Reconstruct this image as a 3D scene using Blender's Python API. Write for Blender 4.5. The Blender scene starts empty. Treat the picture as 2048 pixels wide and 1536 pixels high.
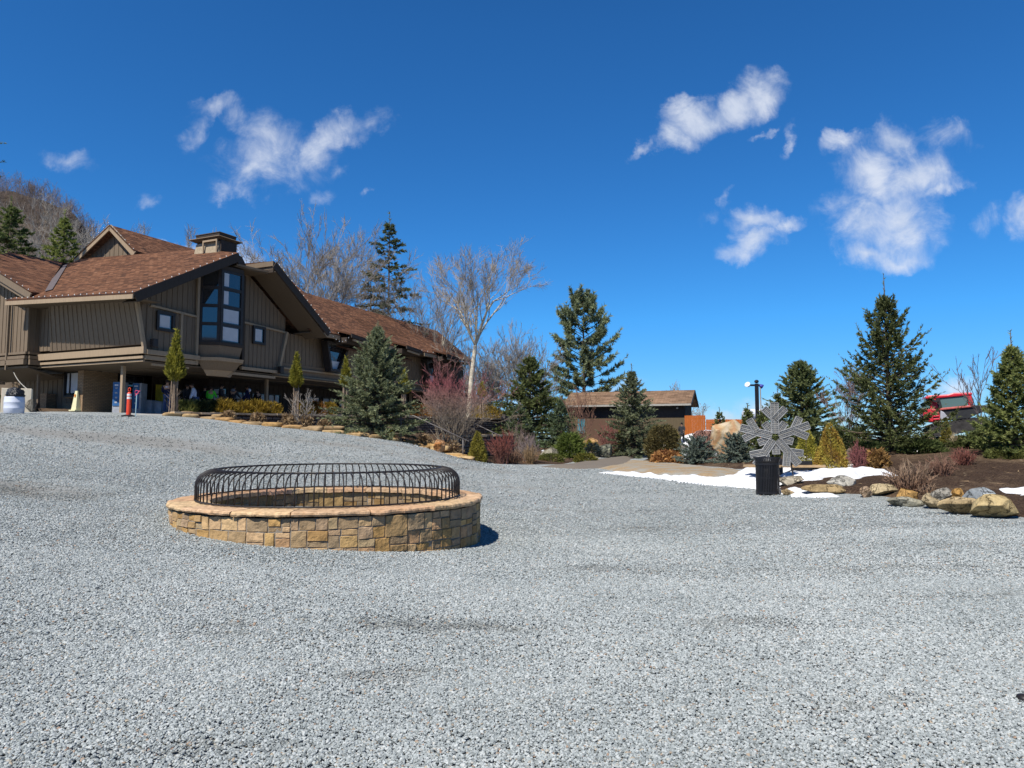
import bpy, bmesh, math, random
import numpy as np
from mathutils import Vector, Matrix, noise
R = math.radians
scene = bpy.context.scene
C = scene.collection

# ------------------------------------------------------------------ camera
FPX, HOR, EYE = 1420.0, 873.0, 1.6          # focal length and horizon row of the 2048x1536 photograph, eye height in metres
PITCH = math.atan((HOR - 768) / FPX)
camd = bpy.data.cameras.new('camera')
camd.sensor_width = 36.0
camd.lens = FPX / 2048 * 36.0
camd.clip_start, camd.clip_end = 0.05, 8000
cam = bpy.data.objects.new('camera', camd)
C.objects.link(cam)
cam.location = (0, 0, EYE)
cam.rotation_euler = (math.pi / 2 + PITCH, 0, 0)
scene.camera = cam
scene.view_settings.view_transform = 'Standard'
scene.view_settings.look = 'None'
scene.view_settings.exposure = 0.25
scene.view_settings.gamma = 1.0
scene.view_settings.use_curve_mapping = False

scene.cycles.diffuse_bounces = 1

# ------------------------------------------------------------------ sun and sky
SUN_AZ, SUN_EL = R(31), R(53)               # sun behind the camera, to the left
sd = bpy.data.lights.new('sun', 'SUN')
sd.energy = 5.0
sd.angle = R(0.53)
sd.color = (1.0, 0.95, 0.87)
sun = bpy.data.objects.new('sun', sd)
C.objects.link(sun)
to_sun = Vector((-math.sin(SUN_AZ) * math.cos(SUN_EL), -math.cos(SUN_AZ) * math.cos(SUN_EL), math.sin(SUN_EL)))
sun.rotation_euler = to_sun.to_track_quat('Z', 'Y').to_euler()
sun.location = (-30, -40, 60)

W = bpy.data.worlds.new('World')
scene.world = W
W.use_nodes = True
nt = W.node_tree
nt.nodes.clear()
def wn(t, **k):
    n = nt.nodes.new(t)
    for a, b in k.items(): setattr(n, a, b)
    return n
def wl(a, b): nt.links.new(a, b)
sky = wn('ShaderNodeTexSky', sky_type='NISHITA')
sky.sun_disc = False
sky.sun_elevation = SUN_EL
sky.sun_rotation = math.pi + SUN_AZ
sky.altitude = 1700
sky.air_density, sky.dust_density, sky.ozone_density = 1.0, 0.0, 1.2
hsv = wn('ShaderNodeHueSaturation')
hsv.inputs['Saturation'].default_value = 1.15
hsv.inputs['Value'].default_value = 1.0
wl(sky.outputs[0], hsv.inputs['Color'])
sk = wn('ShaderNodeVectorMath', operation='SCALE')
sk.inputs['Scale'].default_value = 0.072
tint = wn('ShaderNodeMix', data_type='RGBA', blend_type='MULTIPLY'); tint.inputs[0].default_value = 1.0
tel = wn('ShaderNodeMapRange'); tel.inputs['From Min'].default_value = 0.0; tel.inputs['From Max'].default_value = 0.16
tmx = wn('ShaderNodeMix', data_type='RGBA'); tmx.inputs[6].default_value = (.50, .80, 1.3, 1); tmx.inputs[7].default_value = (.41, 1.16, 1.72, 1)
wl(hsv.outputs[0], tint.inputs[6]); wl(tint.outputs[2], sk.inputs[0]); wl(tmx.outputs[2], tint.inputs[7])
tc = wn('ShaderNodeTexCoord')
sep = wn('ShaderNodeSeparateXYZ'); wl(sep.outputs['Z'], tel.inputs[0]); wl(tel.outputs[0], tmx.inputs[0]); wl(tc.outputs['Generated'], sep.inputs[0])
ymax = wn('ShaderNodeMath', operation='MAXIMUM'); ymax.inputs[1].default_value = 0.05; wl(sep.outputs['Y'], ymax.inputs[0])
def wdiv(a, b):
    n = wn('ShaderNodeMath', operation='DIVIDE'); wl(a, n.inputs[0]); wl(b, n.inputs[1]); return n.outputs[0]
cmb = wn('ShaderNodeCombineXYZ')
wl(wdiv(sep.outputs['X'], ymax.outputs[0]), cmb.inputs[0]); wl(wdiv(sep.outputs['Z'], ymax.outputs[0]), cmb.inputs[1])
# clouds live at fixed compass bearings and elevations of the northern sky: (bearing, elevation) as tangents, radii, turn, weight
def bear(u, v):
    c, s = math.cos(PITCH), math.sin(PITCH)
    x, y = (u - 1024) / FPX, -(v - 768) / FPX
    return x / (c - y * s), (s + y * c) / (c - y * s)
warp1 = wn('ShaderNodeTexNoise'); warp1.inputs['Scale'].default_value = 8; warp1.inputs['Detail'].default_value = 8; warp1.inputs['Roughness'].default_value = .62
wl(cmb.outputs[0], warp1.inputs['Vector'])
wsub = wn('ShaderNodeVectorMath', operation='SUBTRACT'); wsub.inputs[1].default_value = (.5, .5, .5); wl(warp1.outputs['Color'], wsub.inputs[0])
wscl = wn('ShaderNodeVectorMath', operation='SCALE'); wscl.inputs['Scale'].default_value = 0.12; wl(wsub.outputs[0], wscl.inputs[0])
wadd = wn('ShaderNodeVectorMath', operation='ADD'); wl(cmb.outputs[0], wadd.inputs[0]); wl(wscl.outputs[0], wadd.inputs[1])
CLOUDS = [
 (425,205,62,26,-20,.5),(392,262,22,50,10,.42),(520,262,90,40,35,.5),(545,320,125,58,-10,.58),(500,365,80,32,-15,.72),(455,385,40,20,-20,.55),
 (625,292,75,32,-32,.85),(700,250,85,34,-18,.7),(765,232,40,34,-20,.62),(672,318,34,24,-40,.5),(640,375,34,20,-30,.45),(735,375,14,14,0,.38),
 (1345,275,34,34,-40,.95),(1385,228,62,44,-38,1.05),(1450,205,84,40,-18,1.0),(1515,180,72,46,-8,.85),(1560,158,40,26,0,.65),(1298,288,24,12,-45,.45),(1575,282,14,30,10,.42),(1520,258,30,8,-12,.38),
 (1792,285,62,52,0,1.05),(1745,350,70,60,0,.9),(1835,355,78,58,0,.95),(1715,430,74,64,0,.85),(1800,440,95,62,0,1.0),(1730,500,55,34,0,.95),(1790,495,80,30,0,.7),(1885,395,48,20,-30,.6),(1688,288,40,22,-15,.55),(1875,282,62,28,15,.5),
 (1500,455,66,36,0,1.05),(1508,500,70,30,-10,.95),(1572,468,46,20,-14,.85),(1440,408,12,26,20,.42),(1410,440,22,20,0,.3),
 (2052,420,46,46,-40,.8),(1975,435,26,34,0,.42),(130,308,66,22,5,.5),(500,505,60,30,30,.7),(335,497,60,14,8,.9),(300,392,22,24,40,.4),
 (1450,826,85,26,-4,.7),(1535,800,70,22,0,.5),(1925,788,60,26,-10,.8),(1230,776,70,12,0,.5),(1700,842,120,14,0,.45),(1050,800,60,30,0,.5)]
acc = None
for (u, v, ru, rv, rot, wgt) in CLOUDS:
    bx, bz = bear(u, v)
    m = wn('ShaderNodeMapping', vector_type='TEXTURE')
    m.inputs['Location'].default_value = (bx, bz, 0)
    m.inputs['Rotation'].default_value = (0, 0, R(-rot))
    m.inputs['Scale'].default_value = (ru / FPX * 1.24, rv / FPX * 1.24, 1)
    wl(wadd.outputs[0], m.inputs[0])
    ln = wn('ShaderNodeVectorMath', operation='LENGTH'); wl(m.outputs[0], ln.inputs[0])
    ma = wn('ShaderNodeMath', operation='MULTIPLY_ADD'); ma.inputs[1].default_value = -wgt; ma.inputs[2].default_value = wgt
    wl(ln.outputs['Value'], ma.inputs[0])
    if acc is None: acc = ma.outputs[0]
    else:
        mx = wn('ShaderNodeMath', operation='SMOOTH_MAX'); mx.inputs[2].default_value = 0.16
        wl(acc, mx.inputs[0]); wl(ma.outputs[0], mx.inputs[1]); acc = mx.outputs[0]
fb = wn('ShaderNodeTexNoise'); fb.inputs['Scale'].default_value = 15; fb.inputs['Detail'].default_value = 11; fb.inputs['Roughness'].default_value = 0.62
fb.inputs['Distortion'].default_value = 0.6
wl(cmb.outputs[0], fb.inputs['Vector'])
fo = wn('ShaderNodeMath', operation='MULTIPLY_ADD'); fo.inputs[1].default_value = 2.3; fo.inputs[2].default_value = -1.2; wl(fb.outputs[0], fo.inputs[0])
dsum = wn('ShaderNodeMath', operation='MULTIPLY_ADD'); dsum.inputs[1].default_value = 1.55; wl(acc, dsum.inputs[0]); wl(fo.outputs[0], dsum.inputs[2])
alpha = wn('ShaderNodeMapRange', interpolation_type='SMOOTHSTEP'); alpha.inputs['From Min'].default_value = -0.15; alpha.inputs['From Max'].default_value = 1.55
alpha.inputs['To Max'].default_value = 0.80
wl(dsum.outputs[0], alpha.inputs[0])
gate = wn('ShaderNodeMapRange'); gate.inputs['From Min'].default_value = 0.0; gate.inputs['From Max'].default_value = 0.16; wl(acc, gate.inputs[0])
am = wn('ShaderNodeMath', operation='MULTIPLY'); wl(alpha.outputs[0], am.inputs[0]); wl(gate.outputs[0], am.inputs[1])
north = wn('ShaderNodeMath', operation='GREATER_THAN'); north.inputs[1].default_value = 0.1; wl(sep.outputs['Y'], north.inputs[0])
am2 = wn('ShaderNodeMath', operation='MULTIPLY'); wl(am.outputs[0], am2.inputs[0]); wl(north.outputs[0], am2.inputs[1])
cr = wn('ShaderNodeValToRGB')
cr.color_ramp.elements[0].position = .32; cr.color_ramp.elements[0].color = (.50, .57, .70, 1)
cr.color_ramp.elements[1].position = .72; cr.color_ramp.elements[1].color = (.74, .77, .83, 1)
wl(fb.outputs[0], cr.inputs[0])
mix = wn('ShaderNodeMix', data_type='RGBA'); wl(am2.outputs[0], mix.inputs[0]); wl(sk.outputs[0], mix.inputs[6]); wl(cr.outputs[0], mix.inputs[7])
zen = wn('ShaderNodeMapRange', interpolation_type='SMOOTHSTEP'); zen.inputs['From Min'].default_value = .50; zen.inputs['From Max'].default_value = .85
zen.inputs['To Min'].default_value = 1.0; zen.inputs['To Max'].default_value = .45; wl(sep.outputs['Z'], zen.inputs[0])   # sky overhead dimmed, out of view, to cut fill light in the shade
bg = wn('ShaderNodeBackground'); wl(zen.outputs[0], bg.inputs['Strength'])
wl(mix.outputs[2], bg.inputs['Color'])
wo = wn('ShaderNodeOutputWorld'); wl(bg.outputs[0], wo.inputs['Surface'])

# ------------------------------------------------------------------ naming helpers
def tag(o, label=None, cat=None, group=None, kind=None):
    if label: o['label'] = label
    if cat: o['category'] = cat
    if group: o['group'] = group
    if kind: o['kind'] = kind
    return o
def thing(name, label, cat, loc=(0, 0, 0), rz=0.0, group=None):
    o = bpy.data.objects.new(name, None); C.objects.link(o)
    o.empty_display_size = .2
    o.location = loc; o.rotation_euler = (0, 0, rz)
    return tag(o, label, cat, group)
def link(name, me, parent=None):
    o = bpy.data.objects.new(name, me); C.objects.link(o)
    if parent is not None: o.parent = parent
    return o
def copy_tree(o, parent=None):
    c = o.copy(); C.objects.link(c); c.parent = parent
    for ch in list(o.children): copy_tree(ch, c)
    return c

# ------------------------------------------------------------------ materials
MATS = {}
class Mt:
    """small node helper round one material"""
    def __init__(s, name, rough=.7, spec=.3, metal=0.0):
        s.m = bpy.data.materials.new(name); s.m.use_nodes = True
        s.t = s.m.node_tree; s.t.nodes.clear()
        s.o = s.n('ShaderNodeOutputMaterial'); s.b = s.n('ShaderNodeBsdfPrincipled')
        s.l(s.b.outputs[0], s.o.inputs['Surface'])
        s.b.inputs['Roughness'].default_value = rough; s.b.inputs['Metallic'].default_value = metal
        s.b.inputs['Specular IOR Level'].default_value = spec
        MATS[name] = s.m
    def n(s, t, ins=None, **k):
        x = s.t.nodes.new(t)
        for a, b in k.items(): setattr(x, a, b)
        for a, b in (ins or {}).items(): x.inputs[a].default_value = b
        return x
    def l(s, a, b): s.t.links.new(a, b)
    def co(s, which='Object'):
        return s.n('ShaderNodeTexCoord').outputs[which]
    def pos(s): return s.n('ShaderNodeNewGeometry').outputs['Position']
    def noise(s, vec, scale, detail=4, rough=.55, dist=0.0):
        x = s.n('ShaderNodeTexNoise', {'Scale': scale, 'Detail': detail, 'Roughness': rough, 'Distortion': dist}); s.l(vec, x.inputs['Vector']); return x
    def ramp(s, fac, *stops):
        x = s.n('ShaderNodeValToRGB'); e = x.color_ramp.elements
        while len(e) < len(stops): e.new(.5)
        for q, (p, c) in zip(e, stops): q.position = p; q.color = (*c, 1) if len(c) == 3 else c
        s.l(fac, x.inputs[0]); return x.outputs[0]
    def mix(s, fac, a, b, mode='MIX'):
        x = s.n('ShaderNodeMix', data_type='RGBA', blend_type=mode)
        for i, q in ((0, fac), (6, a), (7, b)):
            if isinstance(q, (int, float)): x.inputs[i].default_value = q if i == 0 else (q, q, q, 1)
            elif isinstance(q, tuple): x.inputs[i].default_value = (*q, 1)
            else: s.l(q, x.inputs[i])
        return x.outputs[2]
    def math(s, op, a, b=None):
        x = s.n('ShaderNodeMath', operation=op)
        for i, q in ((0, a), (1, b)):
            if q is None: continue
            if isinstance(q, (int, float)): x.inputs[i].default_value = q
            else: s.l(q, x.inputs[i])
        return x.outputs[0]
    def base(s, c):
        if isinstance(c, tuple): s.b.inputs['Base Color'].default_value = (*c, 1)
        else: s.l(c, s.b.inputs['Base Color'])
        return s
    def bump(s, h, strength=.5, dist=.02):
        x = s.n('ShaderNodeBump', {'Strength': strength, 'Distance': dist}); s.l(h, x.inputs['Height']); s.l(x.outputs[0], s.b.inputs['Normal']); return s
def rgb(h):
    f = lambda x: (x / 12.92 if x <= .04045 else ((x + .055) / 1.055) ** 2.4)
    return tuple(f(int(h[i:i + 2], 16) / 255) for i in (0, 2, 4))

def plain(name, c, rough=.6, spec=.3, metal=0.0, var=.18, scale=6.0, bump=.15):
    k = Mt(name, rough, spec, metal); v = k.co()
    n1 = k.noise(v, scale, 5)
    d = tuple(x * (1 - var) for x in c); b = tuple(min(1, x * (1 + var)) for x in c)
    k.base(k.ramp(n1.outputs[0], (.3, d), (.7, b)))
    if bump: k.bump(k.noise(v, scale * 9, 3).outputs[0], bump, .01)
    return k.m
def wood_mat(name, c, var=.22, rough=.75):
    k = Mt(name, rough, .2); v = k.co()
    mp = k.n('ShaderNodeMapping', {'Scale': (7, 7, .6)}); k.l(v, mp.inputs[0])
    n1 = k.noise(mp.outputs[0], 3.0, 6, .6); n2 = k.noise(v, .7, 3)
    a = k.ramp(n1.outputs[0], (.25, tuple(x * (1 - var) for x in c)), (.75, tuple(x * (1 + var * .6) for x in c)))
    k.base(k.mix(k.math('MULTIPLY', n2.outputs[0], .35), a, tuple(x * .72 for x in c)))
    k.bump(n1.outputs[0], .25, .01)
    return k.m
def attr_mat(name, rough=.6, spec=.2, nscale=5.0, nvar=.35, bump=0.0, transl=0.0):
    """colour from the per-face attribute Col with procedural mottling"""
    k = Mt(name, rough, spec)
    a = k.n('ShaderNodeAttribute', attribute_name='Col')
    n1 = k.noise(k.co(), nscale, 5, .6)
    f = k.ramp(n1.outputs[0], (.28, (1 - nvar,) * 3), (.72, (1 + nvar * .35,) * 3))
    k.base(k.mix(1.0, a.outputs['Color'], f, 'MULTIPLY'))
    if bump: k.bump(k.noise(k.co(), nscale * 5, 4, .6).outputs[0], bump, .02)
    if transl:
        tr = k.n('ShaderNodeBsdfTranslucent'); k.l(a.outputs['Color'], tr.inputs['Color'])
        ms = k.n('ShaderNodeMixShader', {0: transl}); k.l(k.b.outputs[0], ms.inputs[1]); k.l(tr.outputs[0], ms.inputs[2]); k.l(ms.outputs[0], k.o.inputs['Surface'])
    return k.m
FOL = attr_mat('needles', .7, .08, 1.3, .3, transl=.35)
BARK = attr_mat('bark', .9, .1, 7.0, .45)
STONE = attr_mat('cut_stone', .85, .2, 9.0, .38, .5)
k = Mt('boulder_stone', .9, .12); a_ = k.n('ShaderNodeAttribute', attribute_name='Col'); v_ = k.co()
n1 = k.noise(v_, 2.4, 7, .68, .5); n2 = k.noise(v_, 11, 5, .7); vr = k.n('ShaderNodeTexVoronoi', {'Scale': 2.1}, feature='DISTANCE_TO_EDGE'); wv_ = k.n('ShaderNodeVectorMath', operation='ADD'); k.l(v_, wv_.inputs[0]); k.l(n1.outputs['Color'], wv_.inputs[1]); k.l(wv_.outputs[0], vr.inputs['Vector'])
crk = k.ramp(vr.outputs[0], (.0, (.35, .32, .28)), (.035, (1, 1, 1)))
c_ = k.mix(1.0, a_.outputs['Color'], k.ramp(n1.outputs[0], (.3, (.55, .52, .47)), (.5, (.95, .95, .95)), (.7, (1.2, 1.18, 1.12))), 'MULTIPLY')
c_ = k.mix(.75, c_, crk, 'MULTIPLY'); k.base(k.mix(1.0, c_, k.ramp(n2.outputs[0], (.3, (.72, .72, .72)), (.65, (1.1, 1.1, 1.1))), 'MULTIPLY'))
k.bump(k.math('ADD', k.math('ADD', n1.outputs[0], k.math('MULTIPLY', n2.outputs[0], .35)), k.math('MULTIPLY', k.math('MINIMUM', vr.outputs[0], .05), 6.0)), 1.0, .09); BOULDER = k.m

# ------------------------------------------------------------------ mesh helpers
def mesh_np(name, V, F, mat, parent=None, col=None, smooth=False):
    """V (n,3), F (m,k) -> linked mesh object"""
    me = bpy.data.meshes.new(name)
    V = np.asarray(V, np.float32); F = np.asarray(F, np.int32); k = F.shape[1]
    me.vertices.add(len(V)); me.vertices.foreach_set('co', V.ravel())
    me.loops.add(F.size); me.loops.foreach_set('vertex_index', F.ravel())
    me.polygons.add(len(F)); me.polygons.foreach_set('loop_start', np.arange(0, F.size, k, dtype=np.int32))
    if smooth: me.polygons.foreach_set('use_smooth', np.ones(len(F), bool))
    if col is not None:
        at = me.attributes.new('Col', 'FLOAT_COLOR', 'FACE')
        c4 = np.ones((len(F), 4), np.float32); c4[:, :3] = col; at.data.foreach_set('color', c4.ravel())
    me.update(calc_edges=True); me.validate()
    me.materials.append(mat)
    return link(name, me, parent)

class MB:
    """collects boxes, prisms and tubes and links them as ONE mesh object"""
    def __init__(s): s.v = []; s.f = []; s.uv = []; s.c = []; s.col = None
    def add(s, vs, fs, uvs=None):
        n = len(s.v); s.v += [tuple(p) for p in vs]
        for i, f in enumerate(fs):
            s.f.append([n + j for j in f]); s.uv.append(uvs[i] if uvs else None); s.c.append(s.col)
        return s
    def box(s, x0, x1, y0, y1, z0, z1):
        v = [(x, y, z) for z in (z0, z1) for y in (y0, y1) for x in (x0, x1)]
        return s.add(v, [(0, 2, 3, 1), (4, 5, 7, 6), (0, 1, 5, 4), (2, 6, 7, 3), (0, 4, 6, 2), (1, 3, 7, 5)])
    def prism(s, pts, d):
        """closed slab: polygon pts extruded by vector d"""
        n = len(pts); d = Vector(d); p = [Vector(q) for q in pts]
        v = p + [q + d for q in p]
        nrm = Vector((0, 0, 0))
        for i in range(n): nrm += p[i].cross(p[(i + 1) % n])
        fs = [tuple(range(n - 1, -1, -1)), tuple(range(n, 2 * n))] + [(i, (i + 1) % n, n + (i + 1) % n, n + i) for i in range(n)]
        if nrm.dot(d) < 0: fs = [tuple(reversed(f)) for f in fs]
        return s.add(v, fs)
    def bar(s, p, q, w, h, up=(0, 0, 1)):
        """rectangular bar from p to q, width w (sideways), height h (along up)"""
        p, q, up = Vector(p), Vector(q), Vector(up); d = (q - p).normalized(); sd = d.cross(up).normalized() * w / 2; u = sd.cross(d).normalized() * h / 2
        v = [p - sd - u, p + sd - u, p + sd + u, p - sd + u, q - sd - u, q + sd - u, q + sd + u, q - sd + u]
        return s.add(v, [(0, 1, 2, 3), (7, 6, 5, 4), (0, 4, 5, 1), (1, 5, 6, 2), (2, 6, 7, 3), (3, 7, 4, 0)])
    def tube(s, path, r, n=6, cap=True):
        P = [Vector(p) for p in path]; rs = r if isinstance(r, (list, tuple)) else [r] * len(P)
        ref = Vector((.13, .27, .95)); rings = []
        for i, p in enumerate(P):
            d = (P[min(i + 1, len(P) - 1)] - P[max(i - 1, 0)]).normalized()
            if abs(d.dot(ref)) > .97: ref2 = Vector((1, .1, 0))
            else: ref2 = ref
            a = d.cross(ref2).normalized(); b = d.cross(a)
            rings.append([p + (a * math.cos(2 * math.pi * k / n) + b * math.sin(2 * math.pi * k / n)) * rs[i] for k in range(n)])
        v = [q for rg in rings for q in rg]; f = []
        for i in range(len(P) - 1):
            for k in range(n): f.append((i * n + k, (i + 1) * n + k, (i + 1) * n + (k + 1) % n, i * n + (k + 1) % n))
        if cap: f += [tuple(range(n)), tuple(range((len(P) - 1) * n + n - 1, (len(P) - 1) * n - 1, -1))]
        return s.add(v, f)
    def lathe(s, prof, n=24, c=(0, 0, 0), closed=False):
        """profile [(r,z)] turned round the z axis"""
        v = []; f = []
        for (r, z) in prof:
            for k in range(n): v.append((c[0] + r * math.cos(2 * math.pi * k / n), c[1] + r * math.sin(2 * math.pi * k / n), c[2] + z))
        m = len(prof)
        for i in range(m if closed else m - 1):
            j = (i + 1) % m
            for k in range(n): f.append((i * n + k, i * n + (k + 1) % n, j * n + (k + 1) % n, j * n + k))
        return s.add(v, f)
    def sphere(s, c, r, n=10, m=6, sq=(1, 1, 1)):
        return s.lathe_at(c, [(math.sin(math.pi * i / m) * r, -math.cos(math.pi * i / m) * r) for i in range(m + 1)], n, sq)
    def lathe_at(s, c, prof, n, sq):
        k = MB(); k.lathe([(max(r, 1e-4), z) for r, z in prof], n)
        return s.add([(c[0] + p[0] * sq[0], c[1] + p[1] * sq[1], c[2] + p[2] * sq[2]) for p in k.v], k.f)
    def face(s, pts, uv=None): return s.add(pts, [tuple(range(len(pts)))], [uv] if uv else None)
    def build(s, name, mat, parent=None, smooth=False, bevel=0.0):
        me = bpy.data.meshes.new(name); me.from_pydata(s.v, [], s.f)
        if any(u for u in s.uv):
            ul = me.uv_layers.new(name='UVMap'); i = 0
            for f, u in zip(s.f, s.uv):
                for j in range(len(f)):
                    if u: ul.data[i].uv = u[j]
                    i += 1
        if any(c is not None for c in s.c):
            at = me.attributes.new('Col', 'FLOAT_COLOR', 'FACE')
            at.data.foreach_set('color', [x for c in s.c for x in (*(c or (.3, .3, .3)), 1)])
        if smooth:
            me.polygons.foreach_set('use_smooth', [True] * len(me.polygons))
        me.update(); me.materials.append(mat)
        o = link(name, me, parent)
        if bevel:
            m = o.modifiers.new('bevel', 'BEVEL'); m.width = bevel; m.segments = 2; m.limit_method = 'ANGLE'
        return o

# ------------------------------------------------------------------ survey: where things stand
def ray(u, v):
    c, s = math.cos(PITCH), math.sin(PITCH)
    x, y = (u - 1024) / FPX, -(v - 768) / FPX
    return Vector((x, c - y * s, s + y * c))
def at(u, v, Y):
    d = ray(u, v); return Vector((d.x / d.y * Y, Y, EYE + d.z / d.y * Y))
GC = np.array([
 # surveyed ground heights (x, y, z)
 (0, 0, -.06), (0, 4, -.1), (3, 4, -.08), (-3, 4, .02), (-8, 4, .45), (8, 4, -.05), (0, -8, 0), (-12, -8, .6), (14, -8, -.05), (-26, -8, 1.2), (26, -8, 0),
 (-5.3, 10.9, .30), (-2.4, 9.6, .07), (-.5, 12.1, -.16), (-2.5, 14.5, .16), (-9.5, 13, .8), (-16, 13, 1.45), (-26, 13, 1.9), (3, 12, -.13), (8, 12, 0), (16, 12, .1), (28, 12, .2),
 (-19, 27, 2.46), (-14.6, 27, 2.36), (-13.7, 28.5, 2.42), (-10.7, 28, 2.13), (-7.4, 27.5, 1.8), (-5.5, 27.5, 1.54), (-3.7, 27, 1.29), (-2.7, 27, .98), (-1.8, 27.5, .67), (-.5, 29, .52),
 (1.8, 34, .37), (4.2, 34, .34), (5.4, 28, .36), (6.4, 23, .27), (6.7, 18.5, .13), (9.9, 13.8, .02), (8.6, 15.6, .06),
 (-20, 20, 2.0), (-12, 20, 1.5), (-6, 20, .8), (0, 20, .1), (4, 20, .12), (-28, 30, 2.6), (-19, 33, 2.72), (-30, 45, 3.0), (-14, 40, 2.5),
 (-3.3, 28.7, 1.02), (-2.6, 28.9, .82), (-1.9, 28.5, .60), (-3.5, 29.8, 1.18), (-1.4, 30, .55), (-10, 31.5, 2.0), (-7.4, 34, 1.75), (-4, 38, 1.5), (-.5, 44, 1.25), (-5.8, 30, 1.62),
 (3, 45, .62), (13, 54, .86), (5, 60, .95), (20, 60, 1.1), (0, 70, 1.2), (-10, 70, 2.3), (12, 40, .55), (9, 30, .42), (9.5, 24, .34),
 (13.5, 25, 1.04), (15.6, 22, .95), (20, 25, 1.2), (23, 38, 1.5), (11.5, 18, .42), (16, 16, .45), (12.5, 15.3, .2), (30, 28, 1.3), (30, 40, 1.5), (17, 30, 1.15), (14, 33, .75),
 (40, 60, 1.2), (-40, 60, 4), (-45, 20, 2.8), (45, 10, .5), (0, 95, .8), (40, 95, .5), (-40, 95, 4)], float)
def _tps(d2): return np.where(d2 > 0, .5 * d2 * np.log(np.maximum(d2, 1e-12)), 0)
_n = len(GC)
_K = _tps(((GC[:, None, :2] - GC[None, :, :2]) ** 2).sum(-1)) + np.eye(_n) * .35
_P = np.c_[np.ones(_n), GC[:, :2]]
_A = np.zeros((_n + 3, _n + 3)); _A[:_n, :_n] = _K; _A[:_n, _n:] = _P; _A[_n:, :_n] = _P.T
_w = np.linalg.solve(_A, np.r_[GC[:, 2], 0, 0, 0])
def gz(x, y):
    x = np.asarray(x, float); y = np.asarray(y, float); sh = np.broadcast(x, y).shape
    p = np.stack([np.broadcast_to(x, sh).ravel(), np.broadcast_to(y, sh).ravel()], -1)
    q = np.c_[np.clip(p[:, 0], -45, 45), np.clip(p[:, 1], -10, 95)]
    z = np.empty(len(q))
    for i in range(0, len(q), 20000):
        s = q[i:i + 20000]
        z[i:i + 20000] = _tps(((s[:, None] - GC[None, :, :2]) ** 2).sum(-1)) @ _w[:_n] + _w[_n] + s @ _w[_n + 1:]
    far = np.hypot(p[:, 0] - q[:, 0], p[:, 1] - q[:, 1])
    z = z - np.clip(far, 0, 3000) * .03 * np.clip(far / 200, 0, 1)
    return z.reshape(sh)
def g1(x, y): return float(gz(x, y))
def G(u, v):
    """ground point seen in that direction"""
    d = ray(u, v); t = 3.0; o = Vector((0, 0, EYE)); prev = t
    while t < 120:
        p = o + d * t
        if p.z < g1(p.x, p.y):
            lo, hi = prev, t
            for _ in range(18):
                m = (lo + hi) / 2; p = o + d * m
                if p.z < g1(p.x, p.y): hi = m
                else: lo = m
            p = o + d * hi; return Vector((p.x, p.y, g1(p.x, p.y)))
        prev = t; t *= 1.03
    p = o + d * 60; return Vector((p.x, p.y, g1(p.x, p.y)))
def on(u, Y, sink=0.0):
    """ground point at distance Y in direction u"""
    x = (u - 1024) / FPX * Y * 0.997
    return Vector((x, Y, g1(x, Y) - sink))
def ppm(Y): return FPX / Y

# signed distance to a polygon (positive inside)
def sdist(P, poly):
    poly = np.asarray(poly, float); n = len(poly); d = np.full(len(P), 1e9); ins = np.zeros(len(P), bool)
    for i in range(n):
        a, b = poly[i], poly[(i + 1) % n]; e = b - a; w = P - a
        t = np.clip((w @ e) / max(e @ e, 1e-12), 0, 1)
        d = np.minimum(d, np.hypot(*(w - t[:, None] * e).T))
        c = (a[1] <= P[:, 1]) != (b[1] <= P[:, 1])
        with np.errstate(divide='ignore', invalid='ignore'):
            xi = a[0] + (P[:, 1] - a[1]) / (b[1] - a[1]) * e[0]
        ins ^= c & (P[:, 0] < xi)
    return np.where(ins, d, -d)
def vnoise(P, scale, seed=0, octv=4):
    out = np.zeros(len(P)); amp = 1; tot = 0
    for o in range(octv):
        rs = np.random.RandomState(seed * 31 + o); tab = rs.rand(256, 256)
        q = P[:, :2] * scale * 2 ** o + 1000; i = np.floor(q).astype(int); f = q - i; f = f * f * (3 - 2 * f)
        g = lambda dx, dy: tab[(i[:, 0] + dx) & 255, (i[:, 1] + dy) & 255]
        out += amp * (g(0, 0) * (1 - f[:, 0]) * (1 - f[:, 1]) + g(1, 0) * f[:, 0] * (1 - f[:, 1]) + g(0, 1) * (1 - f[:, 0]) * f[:, 1] + g(1, 1) * f[:, 0] * f[:, 1])
        tot += amp; amp *= .5
    return out / tot
def patch(name, poly, res, fn, mat, seed=1, wob=.25, wsc=1.2, parent=None, smooth=True):
    """sheet lying on the ground inside poly; fn(signed distance, points) is its height over the ground; its edge dips under the ground"""
    poly = [(p[0], p[1]) for p in poly]; A = np.array(poly)
    x0, y0 = A.min(0) - .5; x1, y1 = A.max(0) + .5
    xs = np.arange(x0, x1 + res, res); ys = np.arange(y0, y1 + res, res)
    X, Y = np.meshgrid(xs, ys, indexing='ij'); P = np.c_[X.ravel(), Y.ravel()]
    d = sdist(P, A) + (vnoise(P, wsc, seed) - .5) * 2 * wob
    z = gz(P[:, 0], P[:, 1]) + fn(d, P)
    keep = d > -res * 2.2
    idx = np.arange(len(P)).reshape(X.shape)
    q = np.stack([idx[:-1, :-1], idx[1:, :-1], idx[1:, 1:], idx[:-1, 1:]], -1).reshape(-1, 4)
    q = q[keep[q].all(1)]
    used = np.unique(q); mp = np.zeros(len(P), int); mp[used] = np.arange(len(used))
    return mesh_np(name, np.c_[P, z][used], mp[q], mat, parent, smooth=smooth)

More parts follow.
